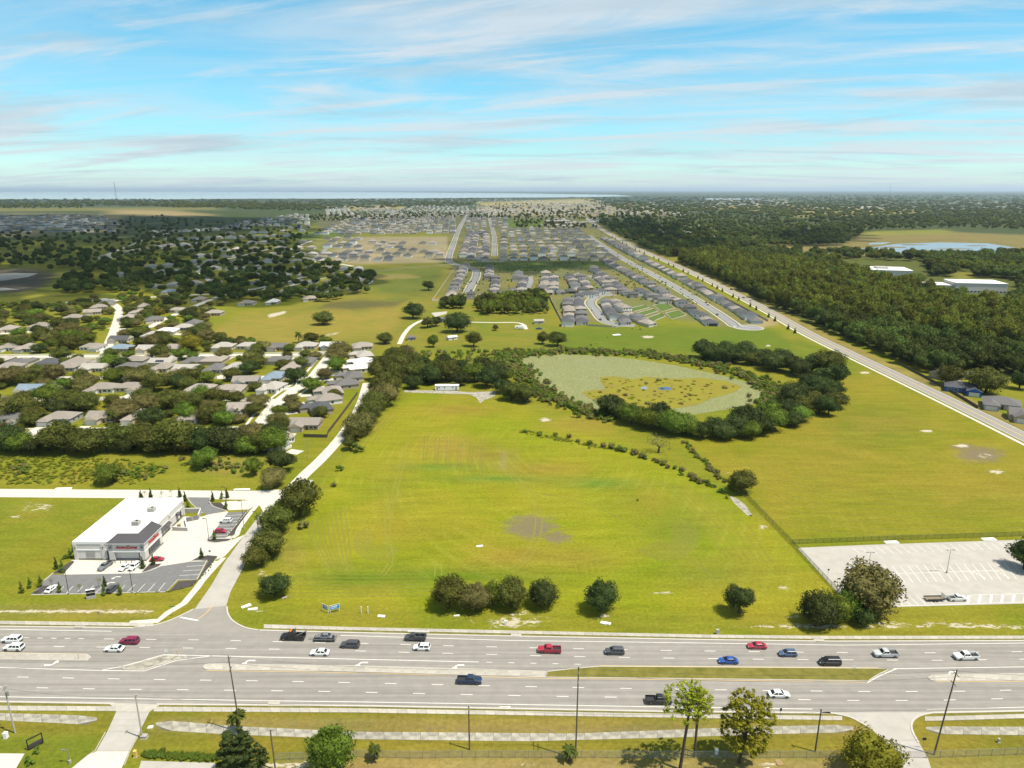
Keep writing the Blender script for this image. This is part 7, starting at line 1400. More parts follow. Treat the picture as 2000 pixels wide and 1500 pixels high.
q = off_houses(pick_px([(590, 424), (760, 415), (1000, 420), (1130, 414), (1150, 430), (1000, 428), (900, 426), (620, 434)], 420), 8); scatter('far_street_trees', q, sz(len(q), .8, 1.5), FO, 'trees between the far subdivision streets', 'trees')
q = off_houses(pick_px([(1000, 430), (1060, 428), (1120, 440), (1180, 446), (1100, 448), (1010, 446)], 110), 8); scatter('school_grove', q, sz(len(q), .8, 1.3), FO, 'grove around the school beyond the right block', 'trees')
q = off_houses(off_roads(pick_px([(872, 446), (1185, 446), (1310, 540), (1400, 600), (1230, 585), (1000, 575), (890, 580), (900, 520)], 900), 5), 6); scatter('garden_shrubs', q, sz(len(q), .5, 1.1), BU, 'young garden trees between the new houses', 'shrubs')
# scrub round the pond, weeds in the meadow, shrubs on the field edges
def along(pts, n, spread):
    p = resample(wpts(pts), 1.0); i = rs.integers(0, len(p), n); return p[i] + rs.normal(scale=spread, size=(n, 2))
q = np.concatenate([along([(985, 690), (1005, 715), (1030, 742), (1060, 768), (1100, 788), (1150, 806), (1200, 818)], 420, 5.0), along([(1000, 694), (1060, 690), (1150, 688), (1260, 692), (1340, 705), (1420, 724), (1500, 752), (1520, 775), (1480, 798)], 620, 5.0), pick_ground([(800, 690), (990, 684), (1090, 683), (1100, 692), (1005, 705), (1000, 730), (960, 722), (880, 712), (810, 708)], 5.5)])
scatter('pond_scrub', q, sz(len(q), .7, 1.5), BU, 'scrub and reeds fringing the pond', 'scrub')
q = pick_ground([(-40, 892), (120, 893), (280, 900), (330, 915), (270, 945), (-40, 948)], 2.2); q = q[rs.random(len(q)) < .75]; WEED = [bare(arr_mesh('weed_leaves', *crown_arrays(np.random.default_rng(k), [((0, 0, .5), (1.2, 1.2, .6)), ((.7, .3, .4), (.9, .9, .5)), ((-.6, -.4, .4), (.8, .8, .5))], .34, 2.6, core=.6), leaf_mat('weed_leaves%d' % k, (.145, .16, .011), (.215, .215, .02)))) for k in (1, 2)]
scatter('meadow_weeds', q, sz(len(q), .45, 1.0), WEED, 'tall weeds covering the left meadow', 'weeds')
q = pick_ground([(1140, 766), (1185, 762), (1175, 738), (1230, 742), (1360, 740), (1440, 756), (1390, 776), (1300, 798), (1220, 790), (1160, 778)], 5.0); q = q[rs.random(len(q)) < .55]; REED = [bare(crown_of('bush2'))]; scatter('marsh_tufts', q, sz(len(q), .5, 1.4, .6), WEED + WEED + REED, 'tufts of marsh grass in the pond', 'reeds')
q = np.concatenate([along([(40, 905), (60, 930)], 20, 3), along([(360, 900), (430, 912), (500, 920)], 60, 3), along([(200, 930), (300, 925)], 40, 3)]); scatter('meadow_brush', q, sz(len(q), .5, 1.0), BU, 'brush patches in the left meadow', 'scrub')
q = np.concatenate([along([(1335, 862), (1365, 895), (1400, 928), (1435, 955)], 90, .9), along([(1255, 640), (1100, 690)], 10, 4)]); scatter('fence_brush', q, sz(len(q), .35, .75), BU, 'brush along the fence line of the right field', 'scrub')
SHR = [(1030 + t * 380, 846 + t * 116 - 22 * math.sin(t * PI)) for t in np.linspace(0, 1, 46)]
for i, (x, y) in enumerate(SHR):
    if i < 18 and i % 3: continue
    plant_px(rt.choice(['bush', 'bush1', 'bush2']), x + rt.uniform(-6, 6), y + rt.uniform(-3, 3), rt.uniform(11, 22), .7, 'shrub in the diagonal row across the field, %s from the left' % ordinal(i), 'shrub row across the field', 'shrub', 'shrub')
q = along([(1020, 842), (1060, 850), (1110, 862), (1160, 872), (1200, 876)], 120, 1.4); scatter('field_weeds', q, sz(len(q), .4, 1.0, .6), WEED, 'green weed strip crossing the upper field', 'weeds')
for (x, y, w, lb) in ((666, 919, 22, 'round bush alone in the upper left of the field'), (654, 950, 17, 'brown bush below the round one at left'), (1420, 974, 10, 'little bush before the fence oak'), (1245, 978, 8, 'tiny bush alone in the middle of the field'), (595, 1030, 30, 'dry bush at the foot of the large roadside oak'), (700, 882, 34, 'low bush at the near end of the lane belt'), (1575, 1206, 26, 'low bush left of the corner thicket'), (73, 1470, 22, 'clipped bush by the black sign frame'), (60, 1492, 26, 'long clipped bush at the bottom left'), (1467, 1008, 6, 'little bush beside the green fence')): plant_px('bush2' if 'brown' in lb or 'dry' in lb else 'bush', x, y, w, .72, lb, None, 'shrub', 'shrub')
hd = G(340, 1478)
q = along([(284, 1474), (330, 1478), (418, 1482)], 150, .5); scatter('hedge', q, sz(len(q), .28, .42, 1.1), BU[:2], 'clipped hedge beside the small car park at the bottom', 'hedge')
sheet('parking_lot', [(276, 1486), (420, 1490), (432, 1600), (240, 1600)], .02, A['asphalt_pale']); sheet('parking_lot', [(-60, 1471), (48, 1472), (20, 1520), (-80, 1560)], .02, A['concrete_white'])
q = np.concatenate([along([zq(1250, 835), zq(1440, 790), zq(1560, 680), zq(1625, 570)], 60, .25), along([zq(1705, 420), zq(1860, 220)], 34, .2), along([zq(1000, 842), zq(1250, 832)], 16, .2)]); scatter('bed_shrubs', q, sz(len(q), .10, .2), BU[:1], 'small clipped shrubs in the mulch beds', 'shrubs')
# ------------------------------------------------------------------ poles and wires
def utility_pole(px, py, h, lean, label, arms=(), grey=False, tr=False):
    g = G(px, py); o = tag(empty('utility_pole', (g[0], g[1], 0)), label, 'pole', 'utility poles south of the highway'); m = A['grey_pole' if grey else 'wood_pole']
    MB().tube((0, 0, -.2), (lean * h, 0, h), .2, .13, 10).build('post', m, o)
    for (z, w) in arms:
        c = MB().box(lean * z - .06, lean * z + .06, -w / 2, w / 2, z - .07, z + .07).build('crossarm', A['wood_pole'], o)
        for s in (-1, 0, 1): MB().tube((lean * z, s * w * .45, z + .07), (lean * z, s * w * .45, z + .33), .06, .04, 6).build('insulator', A['white'], c)
    if tr: MB().tube((lean * (h - 2) + .35, 0, h - 2.6), (lean * (h - 2) + .35, 0, h - 1.5), .28, .28, 10).build('transformer', A['steel'], o)
    return (g[0], g[1], lean, h)
pA = utility_pole(30, 1432, 13, -.02, 'grey utility pole at the bottom left corner', ((12.4, 1.6),), True, True); pB = utility_pole(278, 1441, 12, 0, 'slim grey pole beside the left driveway', ((11.4, 1.2),), True)
pC = utility_pole(470, 1431, 21, -.035, 'tall leaning wooden pole behind the palm', ((20, 2.4), (17.5, 2.0))); pD = utility_pole(538, 1503, 10.5, -.02, 'short wooden pole right of the dense conifer', ((10, 1.2),))
pE = utility_pole(917, 1464, 11.8, 0, 'short wooden pole at the middle of the verge', ((11.2, 1.2),)); pF = utility_pole(1124, 1481, 24, .005, 'tall wooden pole at the middle, beside a small palm', ((23, 2.4), (20.5, 2.0)))
pG = utility_pole(1592, 1468, 11.5, .01, 'short wooden pole left of the gated drive', ((11, 1.2),)); pH = utility_pole(1824, 1474, 22.5, .07, 'tall leaning wooden pole right of the gated drive', ((21.5, 2.4), (19, 2.0))); pI = utility_pole(1357, 1469, 11, .02, 'short wooden pole between the two pines', ((10.4, 1.2),))
def wire(a, c, za, zc, dy, label, sag=1.0):
    pts = [(a[0] + a[2] * za + (c[0] + c[2] * zc - a[0] - a[2] * za) * t, a[1] + (c[1] - a[1]) * t + dy, za + (zc - za) * t - sag * 4 * t * (1 - t)) for t in np.linspace(0, 1, 15)]; b = MB()
    rings = [[(p[0], p[1] + .028 * math.cos(k), p[2] + .028 * math.sin(k)) for k in (0, 2.09, 4.19)] for p in pts]; b.loft(rings); tag(b.build('power_line', A['wire']), label, 'cable', 'overhead cables')
outL = (-190.0, 141.0, 0, 21); outR = (170.0, 134.0, 0, 22)
for nm, a, c in (('left of the tall palm pole', outL, pC), ('between the palm pole and the middle pole', pC, pF), ('between the middle pole and the leaning right pole', pF, pH), ('right of the leaning right pole', pH, outR)):
    for dy, ww in ((-1.0, 'near'), (1.0, 'far')): wire(a, c, a[3] - 1.0, c[3] - 1.0, dy, '%s upper cable %s' % (ww, nm), 1.6)
for nm, a, c in (('from the corner pole to the driveway pole', pA, pB), ('from the driveway pole to the verge pole', pB, pE), ('from the verge pole to the pine pole', pE, pI), ('from the pine pole to the gate pole', pI, pG), ('from the gate pole to the right', pG, (150., 140., 0, 11.))): wire(a, c, a[3] - .6, c[3] - .6, 0, 'lower cable ' + nm, .8)
def lamp_post(px, py, h, label, heads=1, grey=False, rz=0.0):
    g = G(px, py); o = tag(empty('lamp_post', (g[0], g[1], 0), rz), label, 'lamp post', 'lamp posts'); m = A['steel'] if grey else A['dark_metal']
    MB().tube((0, 0, .6), (0, 0, h), .10, .07, 8).build('post', m, o); MB().tube((0, 0, 0), (0, 0, .8), .3, .3, 12).build('base', A['concrete'], o)
    for s in ((-1, 1) if heads == 2 else (-1,)): a = MB().box(min(0, s * 1.0), max(0, s * 1.0), -.05, .05, h - .12, h - .02).build('arm', m, o); MB().box(s * 1.0 - .38, s * 1.0 + .38, -.18, .18, h - .16, h).build('lamp_head', m, a)
for (x, y, h, lb) in ((519, 850, 9.0, 'dark lamp post in the front lot, left of two'), (1000, 842, 9.0, 'dark lamp post in the front lot, right of two'), (1569, 436, 8.5, 'lamp post at the island of the side lot'), (1834, 356, 11.5, 'tall slim lamp post beside the side road'), (1705, 195, 9.0, 'lamp post at the rear of the side lot'), (1945, 432, 11.0, 'tall pole at the kerb of the side road')): q = zq(x, y); lamp_post(q[0], q[1], h, lb, 1)
lamp_post(1694, 1124, 8.6, 'two headed lamp post in the right car park, left of two', 2, True); lamp_post(1849, 1119, 8.6, 'two headed lamp post in the right car park, right of two', 2, True); lamp_post(137, 1490, 3.6, 'short globe lamp post on the lawn at bottom left', 1, True); lamp_post(160, 733, 8, 'street light among the neighbourhood oaks', 1, True); lamp_post(601, 893, 9, 'street light beside the lane', 1, True); lamp_post(1017, 622, 9, 'white light post on the farm paddock', 1, True)
# ------------------------------------------------------------------ fences
A['mesh_green'] = see_through('green_fence_mesh', (.035, .09, .035), .22); A['mesh_grey'] = see_through('chain_link', (.30, .30, .29), .16); A['fence_dark'] = mat('dark_fence_wood', (.085, .07, .055), .9, .2, 1.0); A['fence_tan'] = mat('tan_vinyl', (.46, .41, .34), .8)
def fence(name, pts, bay_, h, panel, postm, label, rail=True, solid_=False, cat='fence'):
    p = resample(wpts(pts), bay_); o0 = p[0]; o = tag(empty(name, (o0[0], o0[1], 0)), label, cat)
    pm = MB().tube((0, 0, 0), (0, 0, h + .08), .05, .05, 6).mesh('post', postm) if not solid_ else MB().box(-.09, .09, -.09, .09, 0, h + .08).mesh('post', postm)
    for i, q in enumerate(p):
        link('post', pm, o, (q[0] - o0[0], q[1] - o0[1], 0))
        if i:
            a, c = p[i - 1] - o0, q - o0; d = c - a; L_ = float(np.hypot(*d)); ang = math.atan2(d[1], d[0]); t = .03 if solid_ else .008
            key = (name, round(L_, 2))
            if key not in WH: WH[key] = (MB().box(.06, L_ - .06, -t, t, .05, h).mesh('panel', panel), MB().tube((.05, 0, h + .03), (L_ - .05, 0, h + .03), .03, .03, 5).mesh('top_rail', postm))
            link('panel', WH[key][0], o, (a[0], a[1], 0), ang)
            if rail: link('top_rail', WH[key][1], o, (a[0], a[1], 0), ang)
    return o
A['fence_post_green'] = mat('green_post', (.03, .08, .035), .6)
fence('green_fence', [(1546, 1063), (1700, 1057), (1850, 1052), (2000, 1047), (2080, 1044)], 3.0, 1.9, A['mesh_green'], A['fence_post_green'], 'green mesh fence along the top of the right car park')
fence('green_fence', [(1455, 968), (1485, 1000), (1546, 1063), (1600, 1121), (1642, 1166)], 3.0, 1.9, A['mesh_green'], A['fence_post_green'], 'green mesh fence running down the left side of the car park')
fence('chain_link_fence', [(540, 1485), (700, 1479), (815, 1482), (900, 1480), (1200, 1481), (1500, 1481), (1755, 1480)], 3.0, 1.9, A['mesh_grey'], A['steel'], 'long chain-link fence along the bottom verge'); fence('chain_link_fence', [(1810, 1481), (1900, 1478), (2060, 1472)], 3.0, 1.9, A['mesh_grey'], A['steel'], 'chain-link fence right of the gated drive')
gt = tag(empty('gate', Z(G(1756, 1481), 0), 0), 'chain-link double gate across the right drive', 'gate')
for s in (0, 1): L_ = MB().box(.05 + s * 3.0, 2.95 + s * 3.0, -.01, .01, .1, 1.8).build('gate_panel', A['mesh_grey'], gt); MB().tube((.05 + s * 3.0, 0, 1.84), (2.95 + s * 3.0, 0, 1.84), .035, .035, 6).build('gate_rail', A['steel'], L_); MB().tube((.0 + s * 6.05, 0, 0), (.0 + s * 6.05, 0, 2.0), .06, .06, 6).build('gate_post', A['steel'], gt)
fence('boundary_fence', [(844, 588), (862, 562), (880, 536), (893, 520)], 4.0, 1.9, A['fence_tan'], A['fence_tan'], 'pale vinyl fence along the left edge of the lower block', False, True); fence('boundary_fence', [(844, 588), (900, 584), (960, 586), (1060, 580)], 4.0, 1.9, A['fence_tan'], A['fence_tan'], 'pale vinyl fence below the lower block', False, True)
fence('boundary_fence', [(1103, 639), (1090, 615), (1076, 588), (1072, 576)], 4.0, 2.2, A['fence_tan'], A['fence_tan'], 'vinyl fence left of the hooked street houses', False, True); fence('boundary_wall', [(1500, 628), (1440, 596), (1380, 564), (1320, 534), (1262, 508)], 6.0, 2.0, A['concrete'], A['concrete'], 'long pale boundary wall left of the collector road', False, True, 'wall')
fence('boundary_wall', [(1145, 636), (1170, 638), (1200, 640), (1210, 639)], 4.0, 1.6, A['concrete'], A['concrete'], 'low pale wall at the end of the hooked street', False, True, 'wall'); fence('garden_wall', [(1756, 712), (1800, 735), (1850, 762), (1910, 798)], 5.0, 1.8, A['fence_dark'], A['fence_dark'], 'dark wall between the collector road and the right houses', False, True, 'wall')
fence('board_fence', [(593, 854), (640, 855), (640, 848), (672, 806), (698, 770)], 2.4, 1.8, A['fence_dark'], A['fence_dark'], 'dark board fence beside the lane behind the houses', False, True); fence('white_fence', [(533, 766), (575, 760), (580, 752)], 2.4, 1.6, A['white'], A['white'], 'white fence round the corner garden by the sloping street', False, True); fence('white_fence', [(128, 592), (180, 588), (225, 586)], 3, 1.5, A['white'], A['white'], 'white fence at the back of the meadow houses', False, True)
fence('boundary_fence', [(922, 508), (940, 511.5), (985, 511.5)], 5, 1.9, A['fence_tan'], A['fence_tan'], 'pale fence below the second street block', False, True)
# ------------------------------------------------------------------ signs and small street furniture
def post_sign(px, py, h, w, hh, face, back, label, rz=0.0, shape='rect'):
    g = G(px, py); o = tag(empty('road_sign', (g[0], g[1], .1), rz), label, 'sign'); MB().tube((0, 0, 0), (0, 0, h), .04, .04, 6).build('post', A['steel'], o)
    if shape == 'rect': MB().box(-w / 2, w / 2, -.06, -.045, h - hh, h).build('sign_face', face, o)
    else: k = 8; MB().loft([[(w / 2 * math.cos(PI / 8 + 2 * PI * i / k), y, h - w / 2 + w / 2 * math.sin(PI / 8 + 2 * PI * i / k)) for i in range(k)] for y in (-.06, -.045)]).build('sign_face', face, o)
    return o
post_sign(326, 1284, 2.6, .8, 1.0, A['white'], None, 'white regulatory sign on the diagonal traffic island'); post_sign(347, 1284, 2.0, .3, .5, A['paint_yellow'], None, 'small yellow marker on the diagonal traffic island'); post_sign(154, 1288, 1.6, .25, .5, A['paint_yellow'], None, 'small yellow marker on the left median'); post_sign(1666, 1318, 2.8, .9, .9, A['white'], None, 'white regulatory sign on the grass median'); post_sign(195, 1212, 3.0, .75, .75, A['steel'], None, 'grey backed sign beside the left pavement'); post_sign(411, 1088, 2.6, .75, .75, A['steel'], None, 'grey backed sign at the store exit')
post_sign(1523, 1404, 3.0, .5, .8, A['dark_metal'], None, 'dark backed sign on the near pavement'); post_sign(1802, 1461, 2.8, .9, .7, A['dark_metal'], None, 'brown sign beside the right drive'); post_sign(1617, 1123, 2.2, .6, .6, A['dark_metal'], None, 'dark backed sign at the left of the car park'); sn = post_sign(338, 1204, 3.2, .02, .02, A['green'] if 'green' in A else mat('sign_green', (.02, .22, .06), .5), None, 'green street name sign at the mouth of the side road'); MB().box(-.9, .9, -.03, .03, 3.2, 3.5).build('name_plate', MATS['sign_green'], sn)
rs_ = tag(empty('sale_sign', Z(G(643, 1198), 0), 0), 'blue and white V-shaped sale sign on the field frontage', 'sign'); A['sign_blue'] = mat('sign_blue', (.03, .22, .50), .5); A['sign_cream'] = mat('sign_cream', (.55, .56, .25), .6)
for s, x0, x1, dy in ((-1, -2.2, -.25, 1.3), (1, .25, 2.9, 1.3)):
    a = np.array([x0 if s > 0 else x1, 0.0]); c = np.array([x1 if s > 0 else x0, dy]); d = c - a; L_ = float(np.hypot(*d)); e = link('sign_panel', MB().box(0, L_, -.05, .05, 1.0, 2.6).mesh('sign_panel', A['sign_cream']), rs_, (a[0], a[1], 0), math.atan2(d[1], d[0]))
    for sd in (-1, 1): MB().box(.12, L_ - .12, sd * .062 - .008, sd * .062 + .008, 1.12, 2.48).build('sign_print', A['sign_blue'], e); MB().box(.35, L_ - .55, sd * .075 - .004, sd * .075 + .004, 1.95, 2.25).build('sign_headline', A['white'], e); MB().box(.35, L_ - .8, sd * .075 - .004, sd * .075 + .004, 1.45, 1.62).build('sign_subline', A['white'], e)
    for t_ in (.02, .98): q = a + d * t_; MB().box(q[0] - .07, q[0] + .07, q[1] - .07, q[1] + .07, 0, 2.7).build('sign_post', A['white'], rs_)
for (x, y, lb) in ((706, 1198, 'left of two white posts on the field frontage'), (719, 1198, 'right of two white posts on the field frontage')): g = G(x, y); tag(MB().box(-.1, .1, -.1, .1, 0, 2.2).box(-.13, .13, -.13, .13, 2.2, 2.3).build('marker_post', A['white'], None, loc=(g[0], g[1], 0)), lb, 'post', 'white posts on the frontage')
def slab(x, y, l, w, a, lb, h=.25):
    g = G(x, y); o = MB().prism([(-l/2, -w/2), (l/2, -w/2), (l/2 * .9, w/2), (-l/2, w/2 * .8)], -.05, h); o.v = [(v[0], v[1], v[2] + (.12 * v[0] / l if v[2] > 0 else 0)) for v in o.v]; tag(o.build('concrete_slab', A['white'], None, loc=(g[0], g[1], 0), rz=a), lb, 'slab')
for a in ((937, 1067, 2.4, 1.0, .1, 'white slab lying alone in the middle of the field'), (745, 1204, 2.3, 1.1, -.25, 'white slab lying on the frontage right of the posts'), (892, 1203, 1.8, .7, 0, 'white slab before the frontage clump'), (1179, 1217, 1.9, 1.3, -.5, 'broken white slab below the lone dark tree, left piece'), (1187, 1218, 1.9, 1.1, -.5, 'broken white slab below the lone dark tree, right piece'), (494, 1190, 2.9, 1.0, .1, 'white slab lying near the field corner, lower of two'), (481, 1184, 2.9, 1.3, .6, 'white slab lying near the field corner, upper of two'), (1204, 654, 7, 5, .2, 'white slab in the green below the hooked street'), (1741, 1059.5, 5, 2, 0, 'concrete drain headwall on the car park edge, left of two'), (1931, 1053.5, 5, 2, 0, 'concrete drain headwall on the car park edge, right of two'), (125, 954.5, 7, 1.6, .0, 'concrete drain headwall beside the cross road, left of two'), (473, 956.5, 7, 1.6, .0, 'concrete drain headwall beside the cross road, right of two'), (294, 1421, 1.2, .9, 0, 'square concrete cover beside the ditch end')): slab(*a)
def cabinet(px, py, w, d, h, m, lb, cat='cabinet'):
    g = G(px, py); o = tag(empty('utility_cabinet', (g[0], g[1], 0)), lb, cat); bx = MB().box(-w/2, w/2, -d/2, d/2, .1, h).build('housing', m, o); MB().box(-w/2 - .1, w/2 + .1, -d/2 - .1, d/2 + .1, 0, .1).build('plinth', A['concrete'], o); MB().box(-w/2 - .04, w/2 + .04, -d/2 - .04, d/2 + .04, h, h + .06).build('lid', m, o); MB().box(-w/2 + .06, w/2 - .06, -d/2 - .012, -d/2 - .001, .2, h - .1).build('door', m, o)
cabinet(1401, 1238, .8, .6, 1.4, A['unit'], 'grey utility cabinet on the far pavement'); cabinet(988, 1220, .8, .5, 1.3, A['white'], 'white utility cabinet on the bare patch of the frontage'); cabinet(12, 1441, .8, .8, 1.4, A['white'], 'white utility cabinet on the bottom left lawn'); cabinet(1399, 1473, .7, .6, 1.3, A['white'], 'white utility box at the chain-link fence'); cabinet(265, 1478, .6, .6, 1.6, A['paint_yellow'], 'yellow utility post by the left driveway'); cabinet(282, 1441, 1.4, 1.0, .7, A['concrete'], 'low concrete box at the foot of the driveway pole'); cabinet(1950, 1450, .4, .4, 1.0, A['unit'], 'small meter box on the right verge')
bs = tag(empty('lawn_sign', Z(G(70, 1458), 0), R(50)), 'empty black framed lawn sign at the bottom left', 'sign'); MB().box(-1.6, 1.6, -.15, .15, 0, .3).build('base', A['black'], bs); MB().box(-1.5, 1.5, -.06, .06, .3, 1.3).build('sign_panel', A['mulch'], bs)
for s in (-1, 1): MB().box(s * 1.5 - .1, s * 1.5 + .1, -.1, .1, .301, 2.6).build('frame_post', A['black'], bs)
MB().box(-1.6, 1.6, -.1, .1, 2.602, 2.8).build('frame_top', A['black'], bs)
for (x, y, lb, m) in ((1522, 1490, 'wooden pallet lying behind the chain-link fence', 'pallet_wood'), (1500, 1506, 'pile of pale boards at the bottom edge', 'white')):
    g = G(x, y); o = tag(empty('pallet', (g[0], g[1], 0), .2), lb, 'pallet')
    for k in range(6): MB().box(-.7 + k * .24, -.52 + k * .24, -.8, .8, .12, .16).build('board', MATS['pallet_wood'] if m == 'pallet_wood' else A['white'], o)
    for k in (-.7, 0, .7): MB().box(-.7, .7, k - .06, k + .06, 0, .119).build('runner', MATS['pallet_wood'], o)
for i, (x, y) in enumerate(((1000, 1236.5), (155, 1225), (1008, 1241), (1600, 1251.5), (535, 1374))):
    g = G(x, y); o = tag(empty('storm_drain', (g[0], g[1], 0.0)), 'kerb storm drain %s' % ['on the far kerb by the white cabinet', 'on the far kerb left of the side road', 'at the middle of the far kerb', 'on the far kerb by the corner thicket', 'on the near kerb right of the palm'][i], 'drain', 'storm drains'); MB().box(-1.5, 1.5, -.5, .5, 0, .19).build('cover', A['concrete'], o); MB().box(-1.1, 1.1, -.56, -.505, .03, .15).build('inlet', A['black'], o)
# ------------------------------------------------------------------ larger odd buildings
def long_building(name, px, py, L_, D_, H_, rz, label, wallm, cat='building', panes=14):
    g = G(px, py); o = tag(empty(name, (g[0], g[1], 0), rz), label, cat); MB().box(-L_/2, L_/2, 0, D_, 0, H_).build('wall', wallm, o); MB().box(-L_/2 - .4, L_/2 + .4, -.4, D_ + .4, H_, H_ + .6).build('roof', A['membrane'], o)
    for k in range(panes): x = -L_/2 + L_ * (k + .5) / panes; w = MB().box(x - 1.6, x + 1.6, -.12, -.01, 1.2, 3.2).build('window', A['white'], o); MB().box(x - 1.4, x + 1.4, -.16, -.121, 1.35, 3.05).build('pane', A['glass'], w)
    return o
s1 = long_building('school_building', 1728, 543, 72, 52, 11, R(-14), 'long white roofed school building behind the pine plantation', A['stucco']); MB().box(-70, -37, 20, 55, 0, 6).build('wing', A['stucco_grey'], s1); MB().box(-70.4, -37, 19.6, 55.4, 6, 6.5).build('wing_roof', A['membrane'], s1); MB().box(-60, -45, 19.2, 19.55, 0, 5).build('entrance', A['red'] if False else A['wall tan'], s1); MB().box(-8, 8, 18, 40, 11.61, 13.5).build('roof_plant', A['stucco_grey'], s1)
s2 = long_building('school_building', 1915, 573, 58, 40, 12, R(-10), 'white school building nearest the right edge', A['stucco']); MB().box(-78, -29.5, 8, 38, 0, 8).build('wing', A['stucco'], s2); MB().box(-78.4, -29.4, 7.6, 38.4, 8, 8.5).build('wing_roof', A['membrane'], s2); MB().box(-120, -79, 14, 40, 0, 5).build('wing', A['stucco_grey'], s2); MB().box(-120.4, -78.5, 13.6, 40.4, 5, 5.5).build('wing_roof', A['membrane'], s2)
long_building('warehouse', 1090, 436, 90, 30, 8, 0, 'red roofed school beyond the right block', A['stucco']).children[1].data.materials[0] = mat('brick_red_roof', (.22, .09, .07), .9)
for i in range(9): long_building('apartment_block', 880 + i * 30, 415, 62, 18, 11, 0, 'pale apartment block in the far row, %s from the left' % ORD[i], A['wall cream'], 'building', 8)['group'] = 'far row of apartment blocks'
for i in range(5): long_building('apartment_block', 640 + i * 9, 413 - i * .3, 28, 20, 11, 0, 'pale apartment block on the left ridge, %s from the left' % ORD[i], A['wall white'], 'building', 5)['group'] = 'apartment blocks on the left ridge'
tr = tag(empty('site_trailer', Z(G(873, 763), 0), .02), 'long white site trailer at the top of the field', 'trailer'); MB().box(-7.6, 7.6, 0, 3.2, .5, 3.3).build('body', A['white'], tr); MB().box(-7.75, 7.75, -.12, 3.32, 3.3, 3.45).build('roof', A['membrane'], tr); MB().box(-7.5, 7.5, .05, 3.15, 0, .5).build('skirt', A['stucco_grey'], tr)
for x in (-4.8, -1.5, 3.8): w = MB().box(x - .5, x + .5, -.06, -.005, 1.7, 2.5).build('window', A['white_metal'], tr); MB().box(x - .42, x + .42, -.09, -.061, 1.76, 2.44).build('pane', A['glass'], w)
MB().box(5.4, 6.4, -.06, -.005, .6, 2.7).build('door', A['steel'], tr); MB().box(-6.6, -5.7, -.06, -.005, .6, 2.7).build('door', A['steel'], tr)
for (x, y, l, d, h, rz, wl, rf, lb) in ((1053, 633, 9, 6, 3, .1, 'cream', 'pale grey', 'little cream cottage on the farm paddock'), (868, 629, 9, 6, 3, 0, 'grey', 'mid grey', 'grey shed behind the farm oak'), (885, 664, 8, 5, 2.4, .5, 'white', 'off white', 'white roofed lean-to below the farm lane'), (804, 665, 7, 5, 2.6, .2, 'grey', 'mid grey', 'little grey shed left of the paddock')):
    g = G(x, y); o = tag(empty('shed', (g[0], g[1], 0), rz), lb, 'shed'); MB().box(-l/2, l/2, 0, d, 0, h).build('wall', A['wall ' + wl], o); b = MB(); roof_hip(b, -l/2, l/2, 0, d, h, .4, True); b.build('roof', [A['roof ' + rf], A['wall ' + wl]], o); MB().box(-.5, .5, -.05, -.005, 0, 2.0).build('door', A['hdoor'], o); MB().box(1.6, 2.6, -.05, -.005, 1.0, 1.9).build('window', A['glass'], o)
cp = tag(empty('camper', Z(G(1014, 643), 0), 0), 'white camper trailer parked on the farm paddock', 'camper'); MB().loft([[(x, 0, z0), (x, 2.4, z0), (x, 2.4, z1), (x, 0, z1)] for x, z0, z1 in ((-4, .9, 2.4), (-3.6, .6, 2.9), (3.4, .6, 2.9), (4, 1.0, 2.6))]).build('body', A['white'], cp); add_wheels(cp, (-.4, .5), 1.1, .35, .2); MB().box(-2.5, -1.2, -.04, -.005, 1.5, 2.2).build('window', A['glass'], cp); MB().box(1.2, 2.0, -.04, -.005, .7, 2.4).build('door', A['white_metal'], cp)
vehicle('pickup', 'blue', 1053, 643, 0.2, 'blue pickup parked before the farm cottage')
# lattice mast on the left horizon
g = G(230, 408.5); mast = tag(empty('radio_mast', (g[0], g[1], 0)), 'tall lattice radio mast on the left horizon', 'mast'); HM = 172; leg = [(2.6 * math.cos(a), 2.6 * math.sin(a)) for a in (0.3, 2.4, 4.5)]
for (x, y) in leg: MB().tube((x, y, 0), (x * .55, y * .55, HM), .55, .45, 5).build('leg', A['steel'], mast)
b = MB()
for k in range(28):
    z0, z1 = k * HM / 28, (k + 1) * HM / 28; f0, f1 = 1 - .45 * z0 / HM, 1 - .45 * z1 / HM
    for i in range(3): p, q = leg[i], leg[(i + 1) % 3]; b.tube((p[0] * f0, p[1] * f0, z0), (q[0] * f1, q[1] * f1, z1), .3, .3, 4, cap=False)
tag(b.build('lattice', A['steel'], mast), kind='stuff'); MB().tube((0, 0, HM), (0, 0, HM + 10), .5, .2, 5).build('antenna', A['steel'], mast)
g = G(1737, 381); m2 = tag(empty('radio_mast', (g[0], g[1], 0)), 'slim red mast on the right horizon', 'mast'); MB().tube((0, 0, 0), (0, 0, 260), 4, 3, 5).build('shaft', A['steel'], m2); MB().tube((0, 0, 260), (0, 0, 300), 1.5, .5, 5).build('antenna', A['steel'], m2)

